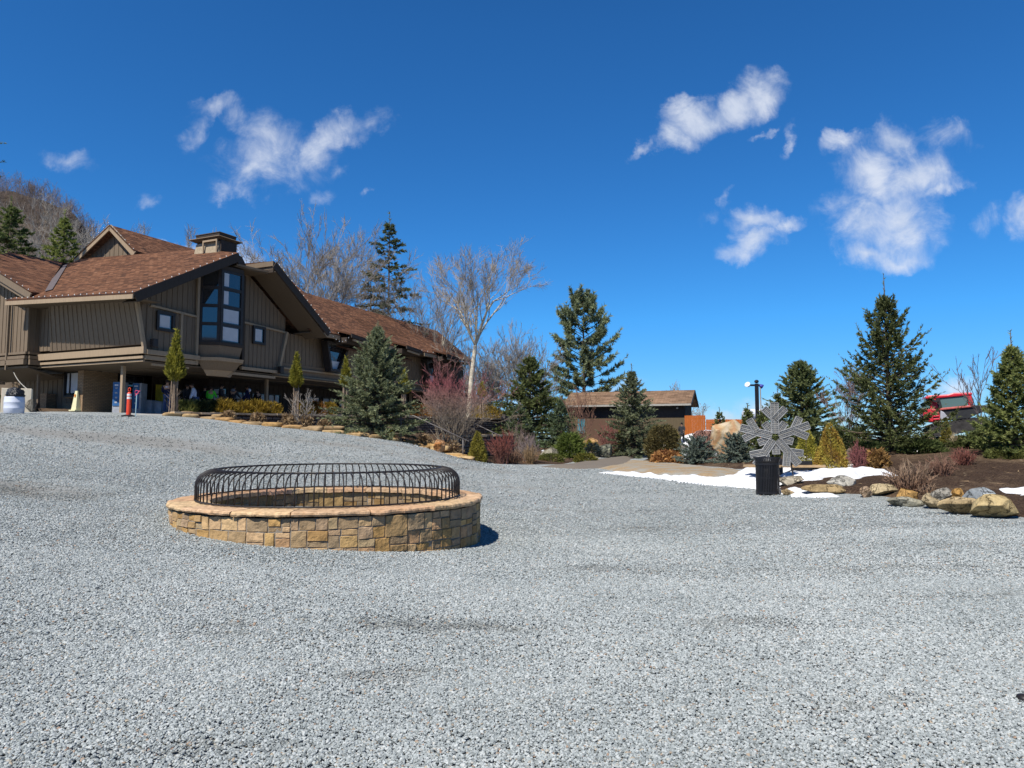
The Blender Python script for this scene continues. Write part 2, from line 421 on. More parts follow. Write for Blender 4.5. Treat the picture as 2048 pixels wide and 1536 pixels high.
# ------------------------------------------------------------------ foliage generators
def unit(a): return a / np.maximum(np.linalg.norm(a, axis=-1, keepdims=True), 1e-9)
def blades(P, D, l, w, rs):
    """one thin triangle per row"""
    n = len(P); s = unit(np.cross(D, rs.normal(size=(n, 3)))) * (np.asarray(w).reshape(-1, 1) / 2)
    V = np.empty((n * 3, 3)); V[0::3] = P - s; V[1::3] = P + s; V[2::3] = P + D * np.asarray(l).reshape(-1, 1)
    return V, np.arange(n * 3).reshape(-1, 3)
def segs_mesh(S, k=3):
    """S rows: x0 y0 z0 x1 y1 z1 r0 r1 -> k-sided prisms"""
    S = np.asarray(S, float); p, q = S[:, :3], S[:, 3:6]; d = unit(q - p)
    ref = np.where(np.abs(d[:, 2:3]) > .9, [[1., 0, 0]], [[0, 0, 1.]]); a = unit(np.cross(d, ref)); b = np.cross(d, a)
    n = len(S); V = np.empty((n, 2 * k, 3))
    for i in range(k):
        t = 2 * math.pi * i / k; o = a * math.cos(t) + b * math.sin(t)
        V[:, i] = p + o * S[:, 6:7]; V[:, k + i] = q + o * S[:, 7:8]
    base = (np.arange(n) * 2 * k)[:, None]
    F = np.concatenate([base + np.array([[i, (i + 1) % k, k + (i + 1) % k, k + i]]) for i in range(k)], 0)
    own = np.tile(np.arange(n), k)
    return V.reshape(-1, 3), F, own
def lerp(a, b, t): return np.asarray(a) * (1 - np.asarray(t)[..., None]) + np.asarray(b) * np.asarray(t)[..., None]

def conifer(name, label, cat, loc, h, r, seed, nb=150, gain=2.5, prof=None, e0=-.15, e1=.7, droop=.18, upturn=.12, tw=14, twl=.32, bl=.13, bw=.026, per=9,
            ca=(.05, .085, .04), cb=(.12, .16, .075), tip=(.16, .2, .10), base=.03, leader=.06, bark=(.16, .12, .09), group=None, tuft=False, jag=.25, lean=(0, 0), trunk_r=None):
    rs = np.random.RandomState(seed); r *= 1.14; bw *= 1.45; per = int(per * 1.25); tw = int(tw * 1.2); ca, cb, tip = [tuple(np.array(q_) * gain) for q_ in (ca, cb, tip)]
    prof = prof or (lambda t: (1 - t) ** .85)
    root = thing(name, label, cat, loc, rs.uniform(0, 6.28), group)
    S = []; tr = trunk_r or h * .014 + .02
    nz = 9
    tz = lambda t: np.array([lean[0] * h * t * t, lean[1] * h * t * t, h * t])
    for i in range(nz): S.append([*tz(i / nz), *tz((i + 1) / nz), tr * (1 - i / nz) + .008, tr * (1 - (i + 1) / nz) + .008])
    PV, PD, PL, PW, PC = [], [], [], [], []
    for i in range(nb):
        t = (i + rs.rand()) / nb; t = t ** 1.12
        zf = base + (1 - base - leader) * t
        L = r * prof(t) * (1 - jag * .8 + jag * 1.5 * rs.rand()) + .05
        az = i * 2.39996 + rs.normal() * .35; e = e0 + (e1 - e0) * t + rs.normal() * .1
        dh = np.array([math.cos(az), math.sin(az), 0]); sd_ = np.array([-math.sin(az), math.cos(az), 0])
        o = tz(zf)
        def pt(s): return o + dh * (L * s * math.cos(e))[:, None] + np.array([0, 0, 1]) * (L * (s * math.sin(e) - droop * s ** 2 + upturn * s ** 3.2))[:, None]
        ss = np.linspace(0, 1, 5); bp = pt(ss); br = .012 + .012 * L
        for j in range(4): S.append([*bp[j], *bp[j + 1], br * (1 - j / 4.5), br * (1 - (j + 1) / 4.5)])
        n = max(4, int(tw * (L / r) ** .8 * (1 + .25 * rs.randn())))
        s = np.sort(1 - rs.rand(n) ** 1.25 * (.9 if not tuft else .6)); bpnt = pt(s)
        side = np.where(np.arange(n) % 2 == 0, 1., -1.)
        ang = rs.uniform(.5, 1.15, n)
        td = unit(dh * np.cos(ang)[:, None] + sd_ * (np.sin(ang) * side)[:, None] + np.array([0, 0, 1]) * rs.normal(.02, .22, n)[:, None])
        tl = twl * (.14 + 1.05 * (1 - s)) * (.6 + .7 * rs.rand(n)) * (.45 + .55 * L / r)
        # the branch's own end counts as a twig
        for q_ in (.72, .86, .95):
            bpnt = np.r_[bpnt, pt(np.array([q_]))]; td = np.r_[td, unit(pt(np.array([q_ + .1])) - pt(np.array([q_])) + rs.normal(size=3) * .02 * L)]; tl = np.r_[tl, L * .17 + .05 + (.05 + .10 * L * rs.rand() if q_ > .9 else 0)]
        hue = rs.rand() * .65
        m = per
        q = rs.rand(len(td), m); P = bpnt[:, None] + td[:, None] * (tl[:, None] * q)[..., None]
        rd = rs.normal(size=(len(td), m, 3)); rd -= (rd * td[:, None]).sum(-1, keepdims=True) * td[:, None]; rd = unit(rd)
        spread = .75 if not tuft else 1.1
        D = unit(td[:, None] * 1.0 + rd * spread + np.array([0, 0, .12]))
        PV.append(P.reshape(-1, 3)); PD.append(D.reshape(-1, 3))
        k = rs.uniform(.7, 1.25, P.shape[:2]).ravel(); PL.append(bl * k); PW.append(bw * k)
        cc = lerp(ca, cb, np.clip(hue + rs.rand(P.shape[0] * m) * .4, 0, 1)); tipf = np.clip((q.ravel() - .55) * 1.3, 0, .6) * np.repeat(rs.rand(len(td)), m)
        PC.append(cc * (1 - tipf[:, None]) + np.array(tip) * tipf[:, None])
    # leader shoot
    n = 26; q = rs.uniform(1 - leader * 1.6, 1, n); P = np.array([tz(x) for x in q]); D = unit(rs.normal(size=(n, 3)) * [1, 1, .3] + [0, 0, .9])
    PV.append(P); PD.append(D); PL.append(np.full(n, bl * 1.0)); PW.append(np.full(n, bw)); PC.append(np.tile(cb, (n, 1)))
    V, F = blades(np.concatenate(PV), np.concatenate(PD), np.concatenate(PL), np.concatenate(PW), rs)
    TV, TF, own = segs_mesh(S, 5)
    mesh_np('trunk', TV, TF, BARK, root, np.tile(bark, (len(TF), 1)))
    mesh_np('crown', V, F, FOL, root, np.concatenate(PC))
    return root

def bush_arrays(rs, n, shape, bl, bw, ca, cb, tip, outw=1.0, up=.5, fill=.35):
    """blades over a solid of revolution: shape(t) gives the radius at height fraction t of unit height (z scaled by caller)"""
    t = rs.rand(n * 3); rad = np.array([shape(x) for x in t]); k = rs.rand(n * 3) * max(rad.max(), 1e-6) < rad
    t, rad = t[k][:n], rad[k][:n]; n = len(t)
    az = rs.uniform(0, 2 * math.pi, n); q = (1 - fill * rs.rand(n) ** 1.6)
    lump = 1 + .10 * np.sin(az * 3 + t * 9 + rs.rand() * 6) + .08 * np.sin(az * 7 - t * 17 + 2) + .05 * np.sin(az * 13 + t * 31)
    P = np.c_[np.cos(az) * rad * q * lump, np.sin(az) * rad * q * lump, t]
    return t, az, P, q
def bush(name, label, cat, loc, h, shape, seed, n=2500, bl=.09, bw=.03, ca=(.06, .08, .03), cb=(.16, .17, .05), tip=(.2, .2, .06), up=.6, fill=.35, group=None, stems=None, bark=(.2, .16, .12), z0=0.0, rz=None, part='foliage', jit=.6):
    """clipped or mounded shrub; shape(t) metres"""
    rs = np.random.RandomState(seed)
    root = thing(name, label, cat, loc, rs.uniform(0, 6.28) if rz is None else rz, group)
    t, az, P, q = bush_arrays(rs, n, shape, bl, bw, ca, cb, tip, fill=fill)
    P[:, 2] = z0 + t * (h - z0)
    D = unit(np.c_[np.cos(az), np.sin(az), np.full(len(t), up)] + rs.normal(size=(len(t), 3)) * jit)
    l = bl * rs.uniform(.6, 1.5, len(t))
    V, F = blades(P, D, l, bw * rs.uniform(.7, 1.3, len(t)), rs)
    hue = np.clip(.5 + .35 * np.sin(az * 3 + t * 11 + seed) + rs.normal(0, .28, len(t)), 0, 1)
    col = lerp(ca, cb, hue); tf = np.clip((q - .8) * 4, 0, 1) * rs.rand(len(t)) * .7
    col = col * (1 - tf[:, None]) + np.array(tip) * tf[:, None]
    mesh_np(part, V, F, FOL, root, col)
    S = stems or [[0, 0, -.1, 0, 0, h * .8, .03 + h * .01, .012]]
    TV, TF, own = segs_mesh(S, 5); mesh_np('stem', TV, TF, BARK, root, np.tile(bark, (len(TF), 1)))
    return root

def grow(rs, S, p, d, L, r, depth, maxd, spread, upw, shrink, kids, rmin, nseg=4, wob=.16, out=None):
    """recursive bare limb"""
    for i in range(nseg):
        d2 = d + rs.normal(size=3) * wob + np.array([0, 0, upw]) * .5
        d2 /= np.linalg.norm(d2); q = p + d2 * (L / nseg); rn = max(r * (1 - .5 / nseg), rmin)
        S.append((*p, *q, r, rn, depth)); p, d, r = q, d2, rn
        if depth < maxd and (i > 0 or depth > 0):
            nk = kids if i < nseg - 1 else kids + 1
            for _ in range(nk):
                if rs.rand() < .72 or i == nseg - 1:
                    ax = rs.normal(size=3); ax -= ax @ d * d; ax /= np.linalg.norm(ax)
                    a = spread * rs.uniform(.6, 1.25); c = d * math.cos(a) + ax * math.sin(a)
                    grow(rs, S, p, c, L * shrink * rs.uniform(.7, 1.15), max(r * .62, rmin), depth + 1, maxd, spread, upw, shrink, kids, rmin, max(2, nseg - 1 if depth > 0 else nseg), wob, out)
def bare_arrays(seed, h, maxd=5, trunk=.42, lean=(0, 0, 1), spread=.62, upw=.18, shrink=.62, kids=1, r0=.17, rmin=.009, limbs=4, wob=.13, shoots=2, tilt=(.18, .62), c_tr=(.34, .30, .24), c_tw=(.20, .15, .13), nseg=4, sides=.5):
    rs = np.random.RandomState(seed); S = []
    d = np.array(lean, float); d /= np.linalg.norm(d); p = np.zeros(3); n = 6; r = r0
    p = p - d * .3
    for i in range(n):
        q = p + (d + rs.normal(size=3) * .045) * (h * trunk / n); S.append((*p, *q, r, r * .93, 0)); p = q; r *= .93
        if i > 2 and rs.rand() < sides:
            a = rs.uniform(0, 6.28); dd = np.array([math.cos(a) * .8, math.sin(a) * .8, .6]); grow(rs, S, p, dd / np.linalg.norm(dd), h * .2, r * .35, 2, maxd, spread, upw, shrink, kids, rmin, nseg, wob)
    for k in range(limbs):
        a = 2 * math.pi * k / limbs + rs.normal() * .4; tl_ = rs.uniform(*tilt) if k else .08
        dd = np.array([math.cos(a) * math.sin(tl_), math.sin(a) * math.sin(tl_), math.cos(tl_)])
        grow(rs, S, p, dd, h * (1 - trunk) * rs.uniform(.5, .66), r * (.72 if k == 0 else .55), 1, maxd, spread, upw, shrink, kids, rmin, nseg, wob)
    S = np.array(S); thin = S[S[:, 8] >= maxd - 1]
    n_ = len(thin) * shoots; q_ = thin[rs.randint(0, len(thin), n_)]; o_ = q_[:, :3] + (q_[:, 3:6] - q_[:, :3]) * rs.rand(n_, 1); dd = unit(unit(q_[:, 3:6] - q_[:, :3]) + rs.normal(size=(n_, 3)) * .42 + [0, 0, .22]); l_ = h * rs.uniform(.018, .05, (n_, 1))
    S = np.concatenate([S, np.c_[o_, o_ + dd * l_, np.full(n_, rmin * .8), np.full(n_, rmin * .45), np.full(n_, maxd + 1)]])
    k = (h - .0) / max(S[:, 5].max(), 1e-3); S[:, :6] *= k
    return S
def bare_mesh(S, root, c_tr, c_tw, thick=.03, k=4, names=('trunk', 'crown')):
    big = S[:, 6] > thick
    for nm, sel, kk in ((names[0], big, 6), (names[1], ~big, 3)):
        s = S[sel]
        if not len(s): continue
        V, F, own = segs_mesh(s[:, :8], kk)
        f = np.clip((s[:, 6] - .008) / .06, 0, 1)[own]
        mesh_np(nm, V, F, BARK, root, lerp(c_tw, c_tr, f))
def bare_tree(name, label, cat, loc, h, seed, group=None, rz=0.0, c_tr=(.34, .30, .24), c_tw=(.20, .15, .13), **k):
    root = thing(name, label, cat, loc, rz, group)
    bare_mesh(bare_arrays(seed, h, **k), root, c_tr, c_tw)
    return root
def stems_arrays(rs, n, h, r, base_r=.1, rad=.008, fork=3, curve=.5, rmin=.004):
    S = []
    for i in range(n):
        a = rs.uniform(0, 6.28); sp = r * math.sqrt(rs.rand()); b = base_r * rs.rand(); hh = h * rs.uniform(.6, 1.05) * (1 - .35 * (sp / max(r, 1e-3)) ** 2)
        p = np.array([math.cos(a) * b, math.sin(a) * b, -.04]); e = np.array([math.cos(a) * sp, math.sin(a) * sp, hh])
        pts = [p + (e - p) * np.array([t ** (1 + curve), t ** (1 + curve), t ** .9]) + rs.normal(size=3) * .03 * h * t for t in np.linspace(0, 1, 5)]
        for j in range(4):
            S.append((*pts[j], *pts[j + 1], rad * (1 - j * .2) + rmin, rad * (1 - (j + 1) * .2) + rmin, 0))
            if j > 0:
                for _ in range(fork):
                    d = unit(pts[j + 1] - pts[j] + rs.normal(size=3) * .16 * h * .6); l = h * rs.uniform(.08, .26); m = pts[j] + (pts[j + 1] - pts[j]) * rs.rand()
                    S.append((*m, *(m + d * l), rad * .45 + rmin, rmin, 1))
    return np.array(S)
def twig_shrub(name, label, cat, loc, h, r, seed, n=40, c0=(.22, .17, .13), c1=(.30, .10, .09), group=None, **k):
    rs = np.random.RandomState(seed); root = thing(name, label, cat, loc, 0, group)
    S = stems_arrays(rs, n, h, r, **k); V, F, own = segs_mesh(S[:, :8], 3)
    f = np.clip((S[:, 2] + S[:, 5]) / 2 / h * 1.15 - .1, 0, 1)[own]
    lo = S[own, 8] < 1
    col = lerp(c0, c1, f)
    mesh_np('stems', V[:], F[lo], BARK, root, col[lo]); mesh_np('twigs', V, F[~lo], BARK, root, col[~lo])
    return root

# ------------------------------------------------------------------ rocks
def rock_mesh(seed, size, sub=5, cuts=14, rough=.035, flat=.0, rsn=1.0, lo=.55, hi=.9):
    rs = np.random.RandomState(seed); bm = bmesh.new(); bmesh.ops.create_icosphere(bm, subdivisions=sub, radius=1)
    N = unit(rs.normal(size=(cuts, 3))); D = rs.uniform(lo, hi, cuts)
    off = Vector(rs.uniform(-50, 50, 3))
    for v in bm.verts:
        p = np.array(v.co)
        for n_, d_ in zip(N, D):
            k = p @ n_
            if k > d_: p = p - n_ * (k - d_) * .93
        q = Vector(p); f = noise.fractal(q * 1.7 * rsn + off, 1.0, 2.0, 4) * rough * 2 + noise.fractal(q * 6 * rsn + off, 1.0, 2.0, 3) * rough * .6
        v.co = q * (1 + f)
    V = np.array([v.co for v in bm.verts]); F = np.array([[v.index for v in f.verts] for f in bm.faces])
    lo_, hi_ = V.min(0), V.max(0); V = (V - (lo_ + hi_) / 2) / (hi_ - lo_) * np.array(size)
    bm.free(); return V, F
def rock(name, label, cat, loc, size, seed, col, col2=None, group=None, rz=0.0, rx=0.0, ry=0.0, sink=.12, mat=None, **k):
    V, F = rock_mesh(seed, size, **k)
    rs = np.random.RandomState(seed); mid = V[F].mean(1)
    f = vnoise(np.c_[mid[:, 0] + mid[:, 1] * .6, mid[:, 2] + mid[:, 1] * .4], 3.2 / max(size), seed, 4)
    c = lerp(col, col2 or tuple(x * .6 for x in col), np.clip((f - .38) * 3.2, 0, 1))
    o = mesh_np(name, V, F, mat or BOULDER, None, c, smooth=False)
    o.location = (loc[0], loc[1], loc[2] + size[2] / 2 - sink * size[2]); o.rotation_euler = (rx, ry, rz)
    return tag(o, label, cat, group)

# ------------------------------------------------------------------ ground materials
def gravel_nodes(k, vec, scale):
    vo = k.n('ShaderNodeTexVoronoi', {'Scale': scale, 'Randomness': 1.0}); k.l(vec, vo.inputs['Vector'])
    sepc = k.n('ShaderNodeSeparateColor'); k.l(vo.outputs['Color'], sepc.inputs[0])
    stone = k.ramp(sepc.outputs[0], (0.0, (.23, .255, .25)), (.3, (.40, .435, .43)), (.62, (.54, .575, .565)), (.9, (.70, .72, .71)), (.985, (.45, .36, .25)))
    return vo, stone
k = Mt('gravel', .85, .25); P = k.pos()
vo, stone = gravel_nodes(k, P, 52)
crev = k.ramp(vo.outputs['Distance'], (.3, (1, 1, 1)), (.85, (.30, .31, .31)))
c1 = k.mix(1.0, stone, crev, 'MULTIPLY')
n1 = k.noise(P, .55, 5, .6); n2 = k.noise(P, 3.0, 4, .6)
big = k.ramp(n1.outputs[0], (.35, (.86, .87, .86)), (.7, (1.06, 1.06, 1.07)))
c2 = k.mix(1.0, c1, big, 'MULTIPLY')
# worn places where the gravel is thin and the grey-brown fines show: (x, y, radius x, radius y)
WORN = [(-17.5, 20.5, 4.2, 1.9, 2.0), (-11.8, 20.8, 5.0, 1.3, 1.6), (-8.8, 12.4, 2.0, 1.1, 1.4), (-6, 24, 3.4, 0.8, 0.9), (-1.6, 23.5, 3.6, 0.8, 0.8), (-0.6, 6.35, 0.9, 0.36, 0.8), (-2.4, 6.0, 0.6, 0.3, 0.5), (-0.9, 5.1, 0.5, 0.3, 0.5), (2.1, 6.6, 0.8, 0.3, 0.6), (1.2, 9.4, 1.2, 0.4, 0.6), (-4, 25.6, 4, 0.6, 0.8), (6.2, 10.8, 1.8, 0.35, 0.5), (-14, 15.5, 2.4, 0.6, 0.7), (-2.1, 17.5, 2.8, 0.8, 0.6), (3.4, 13.5, 2.6, 0.6, 0.5), (-5.2, 6.6, 0.9, 0.3, 0.45), (-1.5, 3.9, 0.5, 0.25, 0.45), (2.2, 4.6, 0.6, 0.25, 0.4), (8, 13.2, 2.4, 0.4, 0.5), (0, 20.5, 3.2, 0.6, 0.6), (1, 16, 7, .4, .5), (-1, 18.8, 6, .35, .5), (5, 9.2, 5, .3, .4), (4.5, 7.6, 4, .22, .35)]
def dirt_mask(k, P):
    dirt = None
    for (x, y, rx, ry, w_) in WORN:
        m = k.n('ShaderNodeMapping', vector_type='TEXTURE'); m.inputs['Location'].default_value = (x, y, 0); m.inputs['Scale'].default_value = (rx, ry, 1e6); k.l(P, m.inputs[0])
        l = k.n('ShaderNodeVectorMath', operation='LENGTH'); k.l(m.outputs[0], l.inputs[0])
        f = k.math('MULTIPLY', k.math('SUBTRACT', 1.2, l.outputs['Value']), w_)
        dirt = f if dirt is None else k.math('MAXIMUM', dirt, f)
    mp = k.n('ShaderNodeMapping', {'Scale': (.75, 1.5, 1)}); k.l(P, mp.inputs[0])
    dn = k.math('ADD', dirt, k.math('MULTIPLY', k.math('SUBTRACT', k.noise(mp.outputs[0], 2.6, 9, .74).outputs[0], .53), 3.4))
    return k.ramp(dn, (.15, (0, 0, 0)), (1.0, (.75, .75, .75)))
dmask = dirt_mask(k, P)
fines = k.ramp(k.noise(P, 60, 4, .7).outputs[0], (.3, (.15, .145, .13)), (.7, (.25, .24, .22)))
c3 = k.mix(dmask, c2, fines)
k.base(c3)
hb = k.math('SUBTRACT', 1.0, vo.outputs['Distance'])
k.bump(k.mix(dmask, hb, .55), .9, .02)
GRAVEL = k.m

k = Mt('gravel_stone', .8, .3)
oi = k.n('ShaderNodeObjectInfo')
st = k.ramp(oi.outputs['Random'], (0.0, (.21, .232, .23)), (.3, (.32, .35, .347)), (.62, (.41, .445, .44)), (.95, (.54, .565, .555)), (.985, (.42, .36, .27)), (.997, (.36, .24, .17)))
nn = k.noise(k.co(), 2.2, 4, .6)
P = k.pos(); tone = k.ramp(k.noise(P, .5, 5, .6).outputs[0], (.35, (.86, .87, .87)), (.68, (1.07, 1.06, 1.05)))
st = k.mix(1.0, k.mix(dirt_mask(k, P), st, k.mix(1.0, st, (.52, .49, .45), 'MULTIPLY')), tone, 'MULTIPLY')
k.base(k.mix(1.0, st, k.ramp(nn.outputs[0], (.3, (.78, .78, .78)), (.7, (1.1, 1.1, 1.1))), 'MULTIPLY'))
PEBBLE = k.m

k = Mt('mulch', .95, .1); P = k.pos()
a = k.noise(P, 26, 6, .75); b = k.noise(P, .45, 4, .6); c = k.noise(P, 5, 4, .65)
m1 = k.ramp(a.outputs[0], (.34, (.014, .009, .007)), (.5, (.050, .031, .021)), (.66, (.15, .10, .066)))
m2 = k.ramp(a.outputs[0], (.34, (.04, .026, .018)), (.66, (.21, .145, .09)))
k.base(k.mix(k.ramp(k.math('ADD', b.outputs[0], k.math('MULTIPLY', c.outputs[0], .35)), (.66, (0, 0, 0)), (.80, (.9, .9, .9))), m1, m2))
k.bump(a.outputs[0], .9, .04); MULCH = k.m
k = Mt('sandy_straw', .95, .1); P = k.pos()
a = k.noise(P, 16, 6, .75); b = k.noise(P, 1.6, 4)
k.base(k.mix(k.ramp(b.outputs[0], (.42, (0, 0, 0)), (.6, (.8, .8, .8))), k.ramp(a.outputs[0], (.3, (.21, .145, .085)), (.7, (.44, .33, .2))), (.30, .30, .27)))
k.bump(a.outputs[0], .6, .03); SAND = k.m
k = Mt('asphalt', .9, .2); P = k.pos()
a = k.noise(P, 22, 5, .7); b = k.noise(P, .9, 4)
k.base(k.mix(b.outputs[0], k.ramp(a.outputs[0], (.3, (.12, .098, .078)), (.75, (.25, .215, .175))), (.17, .145, .115))); k.bump(a.outputs[0], .4, .01); ASPHALT = k.m
k = Mt('snow', .6, .3); P = k.pos()
a = k.noise(P, 7, 6, .65); b = k.noise(P, 30, 3)
dt = k.noise(P, 19, 6, .75); k.base(k.mix(1.0, k.ramp(a.outputs[0], (.25, (.66, .68, .71)), (.6, (.82, .83, .84))), k.ramp(dt.outputs[0], (.30, (.42, .37, .31)), (.47, (1, 1, 1))), 'MULTIPLY')); k.bump(k.math('ADD', a.outputs[0], k.math('MULTIPLY', b.outputs[0], .3)), .5, .06); SNOW = k.m
k = Mt('forest_floor', .95, .1); P = k.pos()
a = k.noise(P, .5, 6, .7); b = k.noise(P, .06, 3)
k.base(k.mix(b.outputs[0], k.ramp(a.outputs[0], (.3, (.05, .038, .03)), (.7, (.14, .10, .08))), (.09, .075, .05))); HILL = k.m
CONCRETE = plain('concrete', (.42, .40, .36), .9, .2, var=.12, scale=2)

# ------------------------------------------------------------------ ground sheet
xs = np.unique(np.r_[-3000, -1600, -800, -400, -220, -130, -90, -65, np.arange(-50, -24, .6), np.arange(-24, 24, .3), np.arange(24, 50, .6), 65, 90, 130, 220, 400, 800, 1600, 3000])
ys = np.unique(np.r_[-1500, -600, -250, -100, -40, -20, np.arange(-10, 40, .3), np.arange(40, 96, .8), 110, 135, 180, 260, 400, 700, 1300, 2400, 4500])
X, Y = np.meshgrid(xs, ys, indexing='ij'); Pn = np.c_[X.ravel(), Y.ravel()]
Z = gz(Pn[:, 0], Pn[:, 1]) + (vnoise(Pn, .8, 3) - .5) * .05 * (np.abs(Pn[:, 0]) < 60)
idx = np.arange(len(Pn)).reshape(X.shape)
q = np.stack([idx[:-1, :-1], idx[1:, :-1], idx[1:, 1:], idx[:-1, 1:]], -1).reshape(-1, 4)
o = mesh_np('gravel_ground', np.c_[Pn, Z], q, GRAVEL, smooth=True); tag(o, 'pale blue-grey crushed gravel yard rising gently to the left', 'ground', kind='structure')

# ------------------------------------------------------------------ garden soil, path, sand, snow
def PX(*pts): return [tuple(G(u, v)[:2]) for u, v in pts]
edge = [(-13.9, 28.4)] + PX((420, 838), (480, 845), (560, 854), (640, 862), (740, 875), (830, 888), (880, 905), (930, 921), (1000, 927), (1090, 929), (1140, 926))
soil = edge + PX((1210, 912), (1255, 906)) + [(8, 47), (9, 62), (-12, 70), (-16, 50), (-14.2, 30)]
o = patch('garden_soil', soil, .3, lambda d, P: np.minimum(d * .25, .07) + (vnoise(P, 1.1, 5) - .5) * .06, MULCH, 4, .2, .9); tag(o, 'brown mulch of the planting beds along the terrace wall', 'garden soil', kind='structure')
bed = PX((1285, 921), (1310, 924), (1400, 932), (1500, 940), (1530, 962), (1575, 984), (1650, 986), (1740, 986), (1800, 1000), (1870, 1016), (1960, 1028), (2060, 1040), (2150, 1052)) + [(24, 14.5), (30, 22), (34, 45), (26, 52), (15.5, 46), (12.5, 42), (9.6, 37)] + PX((1310, 914))
o = patch('garden_bank', bed, .2, lambda d, P: np.clip(d * .25, -.3, .09) + (vnoise(P, 1.6, 9) - .5) * .10, MULCH, 7, .12, 1.1); tag(o, 'dark mulch bank rising to the right behind the row of rocks', 'garden bank', kind='structure')
o = patch('garden_path', PX((1085, 933), (1150, 926), (1212, 917), (1262, 908), (1295, 901), (1330, 894), (1390, 889), (1372, 897), (1318, 907), (1272, 914), (1256, 921), (1282, 927), (1225, 936), (1150, 938)), .2, lambda d, P: np.clip(d * .2, -.2, .11), ASPHALT, 2, .12, 1.5); tag(o, 'grey paved path curving into the garden', 'path', kind='structure')
o = patch('sandy_verge', PX((1130, 923), (1205, 915), (1258, 906.5), (1292, 899), (1340, 891), (1240, 893), (1150, 899), (1100, 908), (1090, 920)), .2, lambda d, P: np.clip(d * .2, -.2, .10), SAND, 3, .25, 1.3); tag(o, 'tan sandy verge on the far side of the paved path', 'verge', kind='structure')
o = patch('sandy_verge', PX((1252, 922), (1330, 926), (1420, 935), (1495, 944), (1440, 956), (1330, 951), (1240, 945), (1195, 937)), .2, lambda d, P: np.clip(d * .2, -.2, .115), SAND, 8, .3, 1.1); tag(o, 'tan sandy verge between the gravel yard and the blue spruce bed', 'verge', kind='structure')
def snow(name, pts, h, seed, label, raw=None, wob=.2, sl=.55, base=.0):
    f = lambda d, P: base - .04 + np.where(d > 0, h * (1 - np.exp(-d * sl / h * 1.6)), d * .6) + (vnoise(P, 2.6, seed) - .5) * .22 * np.clip(d * 3, 0, 1)
    o = patch(name, raw or PX(*pts), .07 if raw is None else .2, f, SNOW, seed, wob, 2.3); return tag(o, label, 'snow', 'melting snow patches in the garden', 'stuff')
snow('snow', [(1195, 946), (1250, 946), (1330, 953), (1430, 956), (1478, 943), (1508, 930), (1545, 934), (1560, 975), (1515, 980), (1440, 974), (1380, 967), (1290, 955)], .13, 11, 'long white strip of snow along the gravel left of the black trash can')
snow('snow', [(1548, 934), (1600, 938), (1660, 938), (1722, 939), (1778, 946), (1803, 957), (1792, 963), (1747, 956), (1722, 968), (1690, 973), (1660, 962), (1640, 966), (1600, 969), (1556, 972)], .22, 12, 'thick white snow bank between the black trash can and the bare shrubs', base=.05)
snow('snow', [(1560, 987), (1578, 977), (1602, 980), (1650, 986), (1682, 993), (1640, 997), (1590, 994)], .08, 13, 'thin strip of snow in front of the flat rocks beside the trash can', base=.04)
snow('snow', [(1985, 984), (2030, 986), (2080, 975), (2120, 990), (2090, 1022), (2040, 1005), (2012, 990)], .10, 14, 'snow on the bank at the right edge above the biggest rock', base=.08)
snow('snow', [(1575, 934), (1590, 922), (1622, 919), (1634, 928), (1612, 938)], .22, 15, 'small heap of snow beside the foot of the snowflake sculpture', base=.06)
snow('snow', [(1108, 909), (1120, 897), (1142, 898), (1152, 906), (1140, 914), (1112, 914)], .28, 16, 'heap of snow to the right of the lichen covered boulder')
snow('snow', [(1078, 909), (1082, 898), (1094, 903), (1092, 910)], .2, 17, 'scrap of snow leaning on the left of the lichen covered boulder')
snow('snow', [(1040, 917), (1052, 911), (1064, 915), (1056, 920)], .12, 18, 'small snow remnant among the cut stems by the gravel edge')
snow('snow', [(1362, 922), (1385, 918), (1405, 921), (1385, 925)], .07, 19, 'thin snow at the foot of the left blue dwarf spruce', base=.05)
snow('snow', [(1690, 915), (1712, 908), (1722, 914), (1700, 919)], .1, 20, 'little snow patch by the upright standing stone', base=.06)
snow('snow', [(1735, 919), (1760, 912), (1772, 917), (1750, 921)], .08, 21, 'little snow patch in front of the orange brown bush', base=.06)
snow('snow', [(1800, 910), (1825, 903), (1850, 907), (1822, 913)], .09, 22, 'bluish snow patch in the shade under the tallest spruce', base=.06)
snow('snow', None, 1.3, 23, 'large snow pile in front of the orange fence behind the walking person', raw=[(12.2, 55.5), (14, 56.5), (17.5, 57), (18.5, 54.5), (16.5, 52.6), (13.6, 52.8)], wob=.3, sl=.9)

# ------------------------------------------------------------------ loose gravel: real stones near the camera
rs = np.random.RandomState(5)
pts = []
for (d0, d1, dens, s) in ((2.6, 5.5, 8000, .0068), (5.5, 8.5, 5400, .0077), (8.5, 12.5, 2300, .0088), (12.5, 17, 640, .0105), (17, 27, 120, .014)):
    hw = 1.15; area = hw * (d1 ** 2 - d0 ** 2); n = int(area * dens)
    y = np.sqrt(rs.uniform(d0 ** 2, d1 ** 2, n)); x = rs.uniform(-hw, hw, n); kp = rs.rand(n) > np.clip((np.abs(x) - .78) / .37, 0, 1); x = (x * y)[kp]; y = y[kp]; n = len(x)
    pts.append(np.c_[x, y, np.full(n, s)])
pts = np.concatenate(pts)
wm = np.zeros(len(pts))
for (x, y, rx, ry, w_) in WORN: wm = np.maximum(wm, w_ * (1.2 - np.hypot((pts[:, 0] - x) / rx, (pts[:, 1] - y) / ry)))
wm = wm + (vnoise(pts, 1.7, 44) - .5) * 1.5
ok = rs.rand(len(pts)) > np.clip((wm - .2) * 1.2, 0, .62)
ok &= np.hypot(pts[:, 0] + 3.01, pts[:, 1] - 12.03) > 2.47
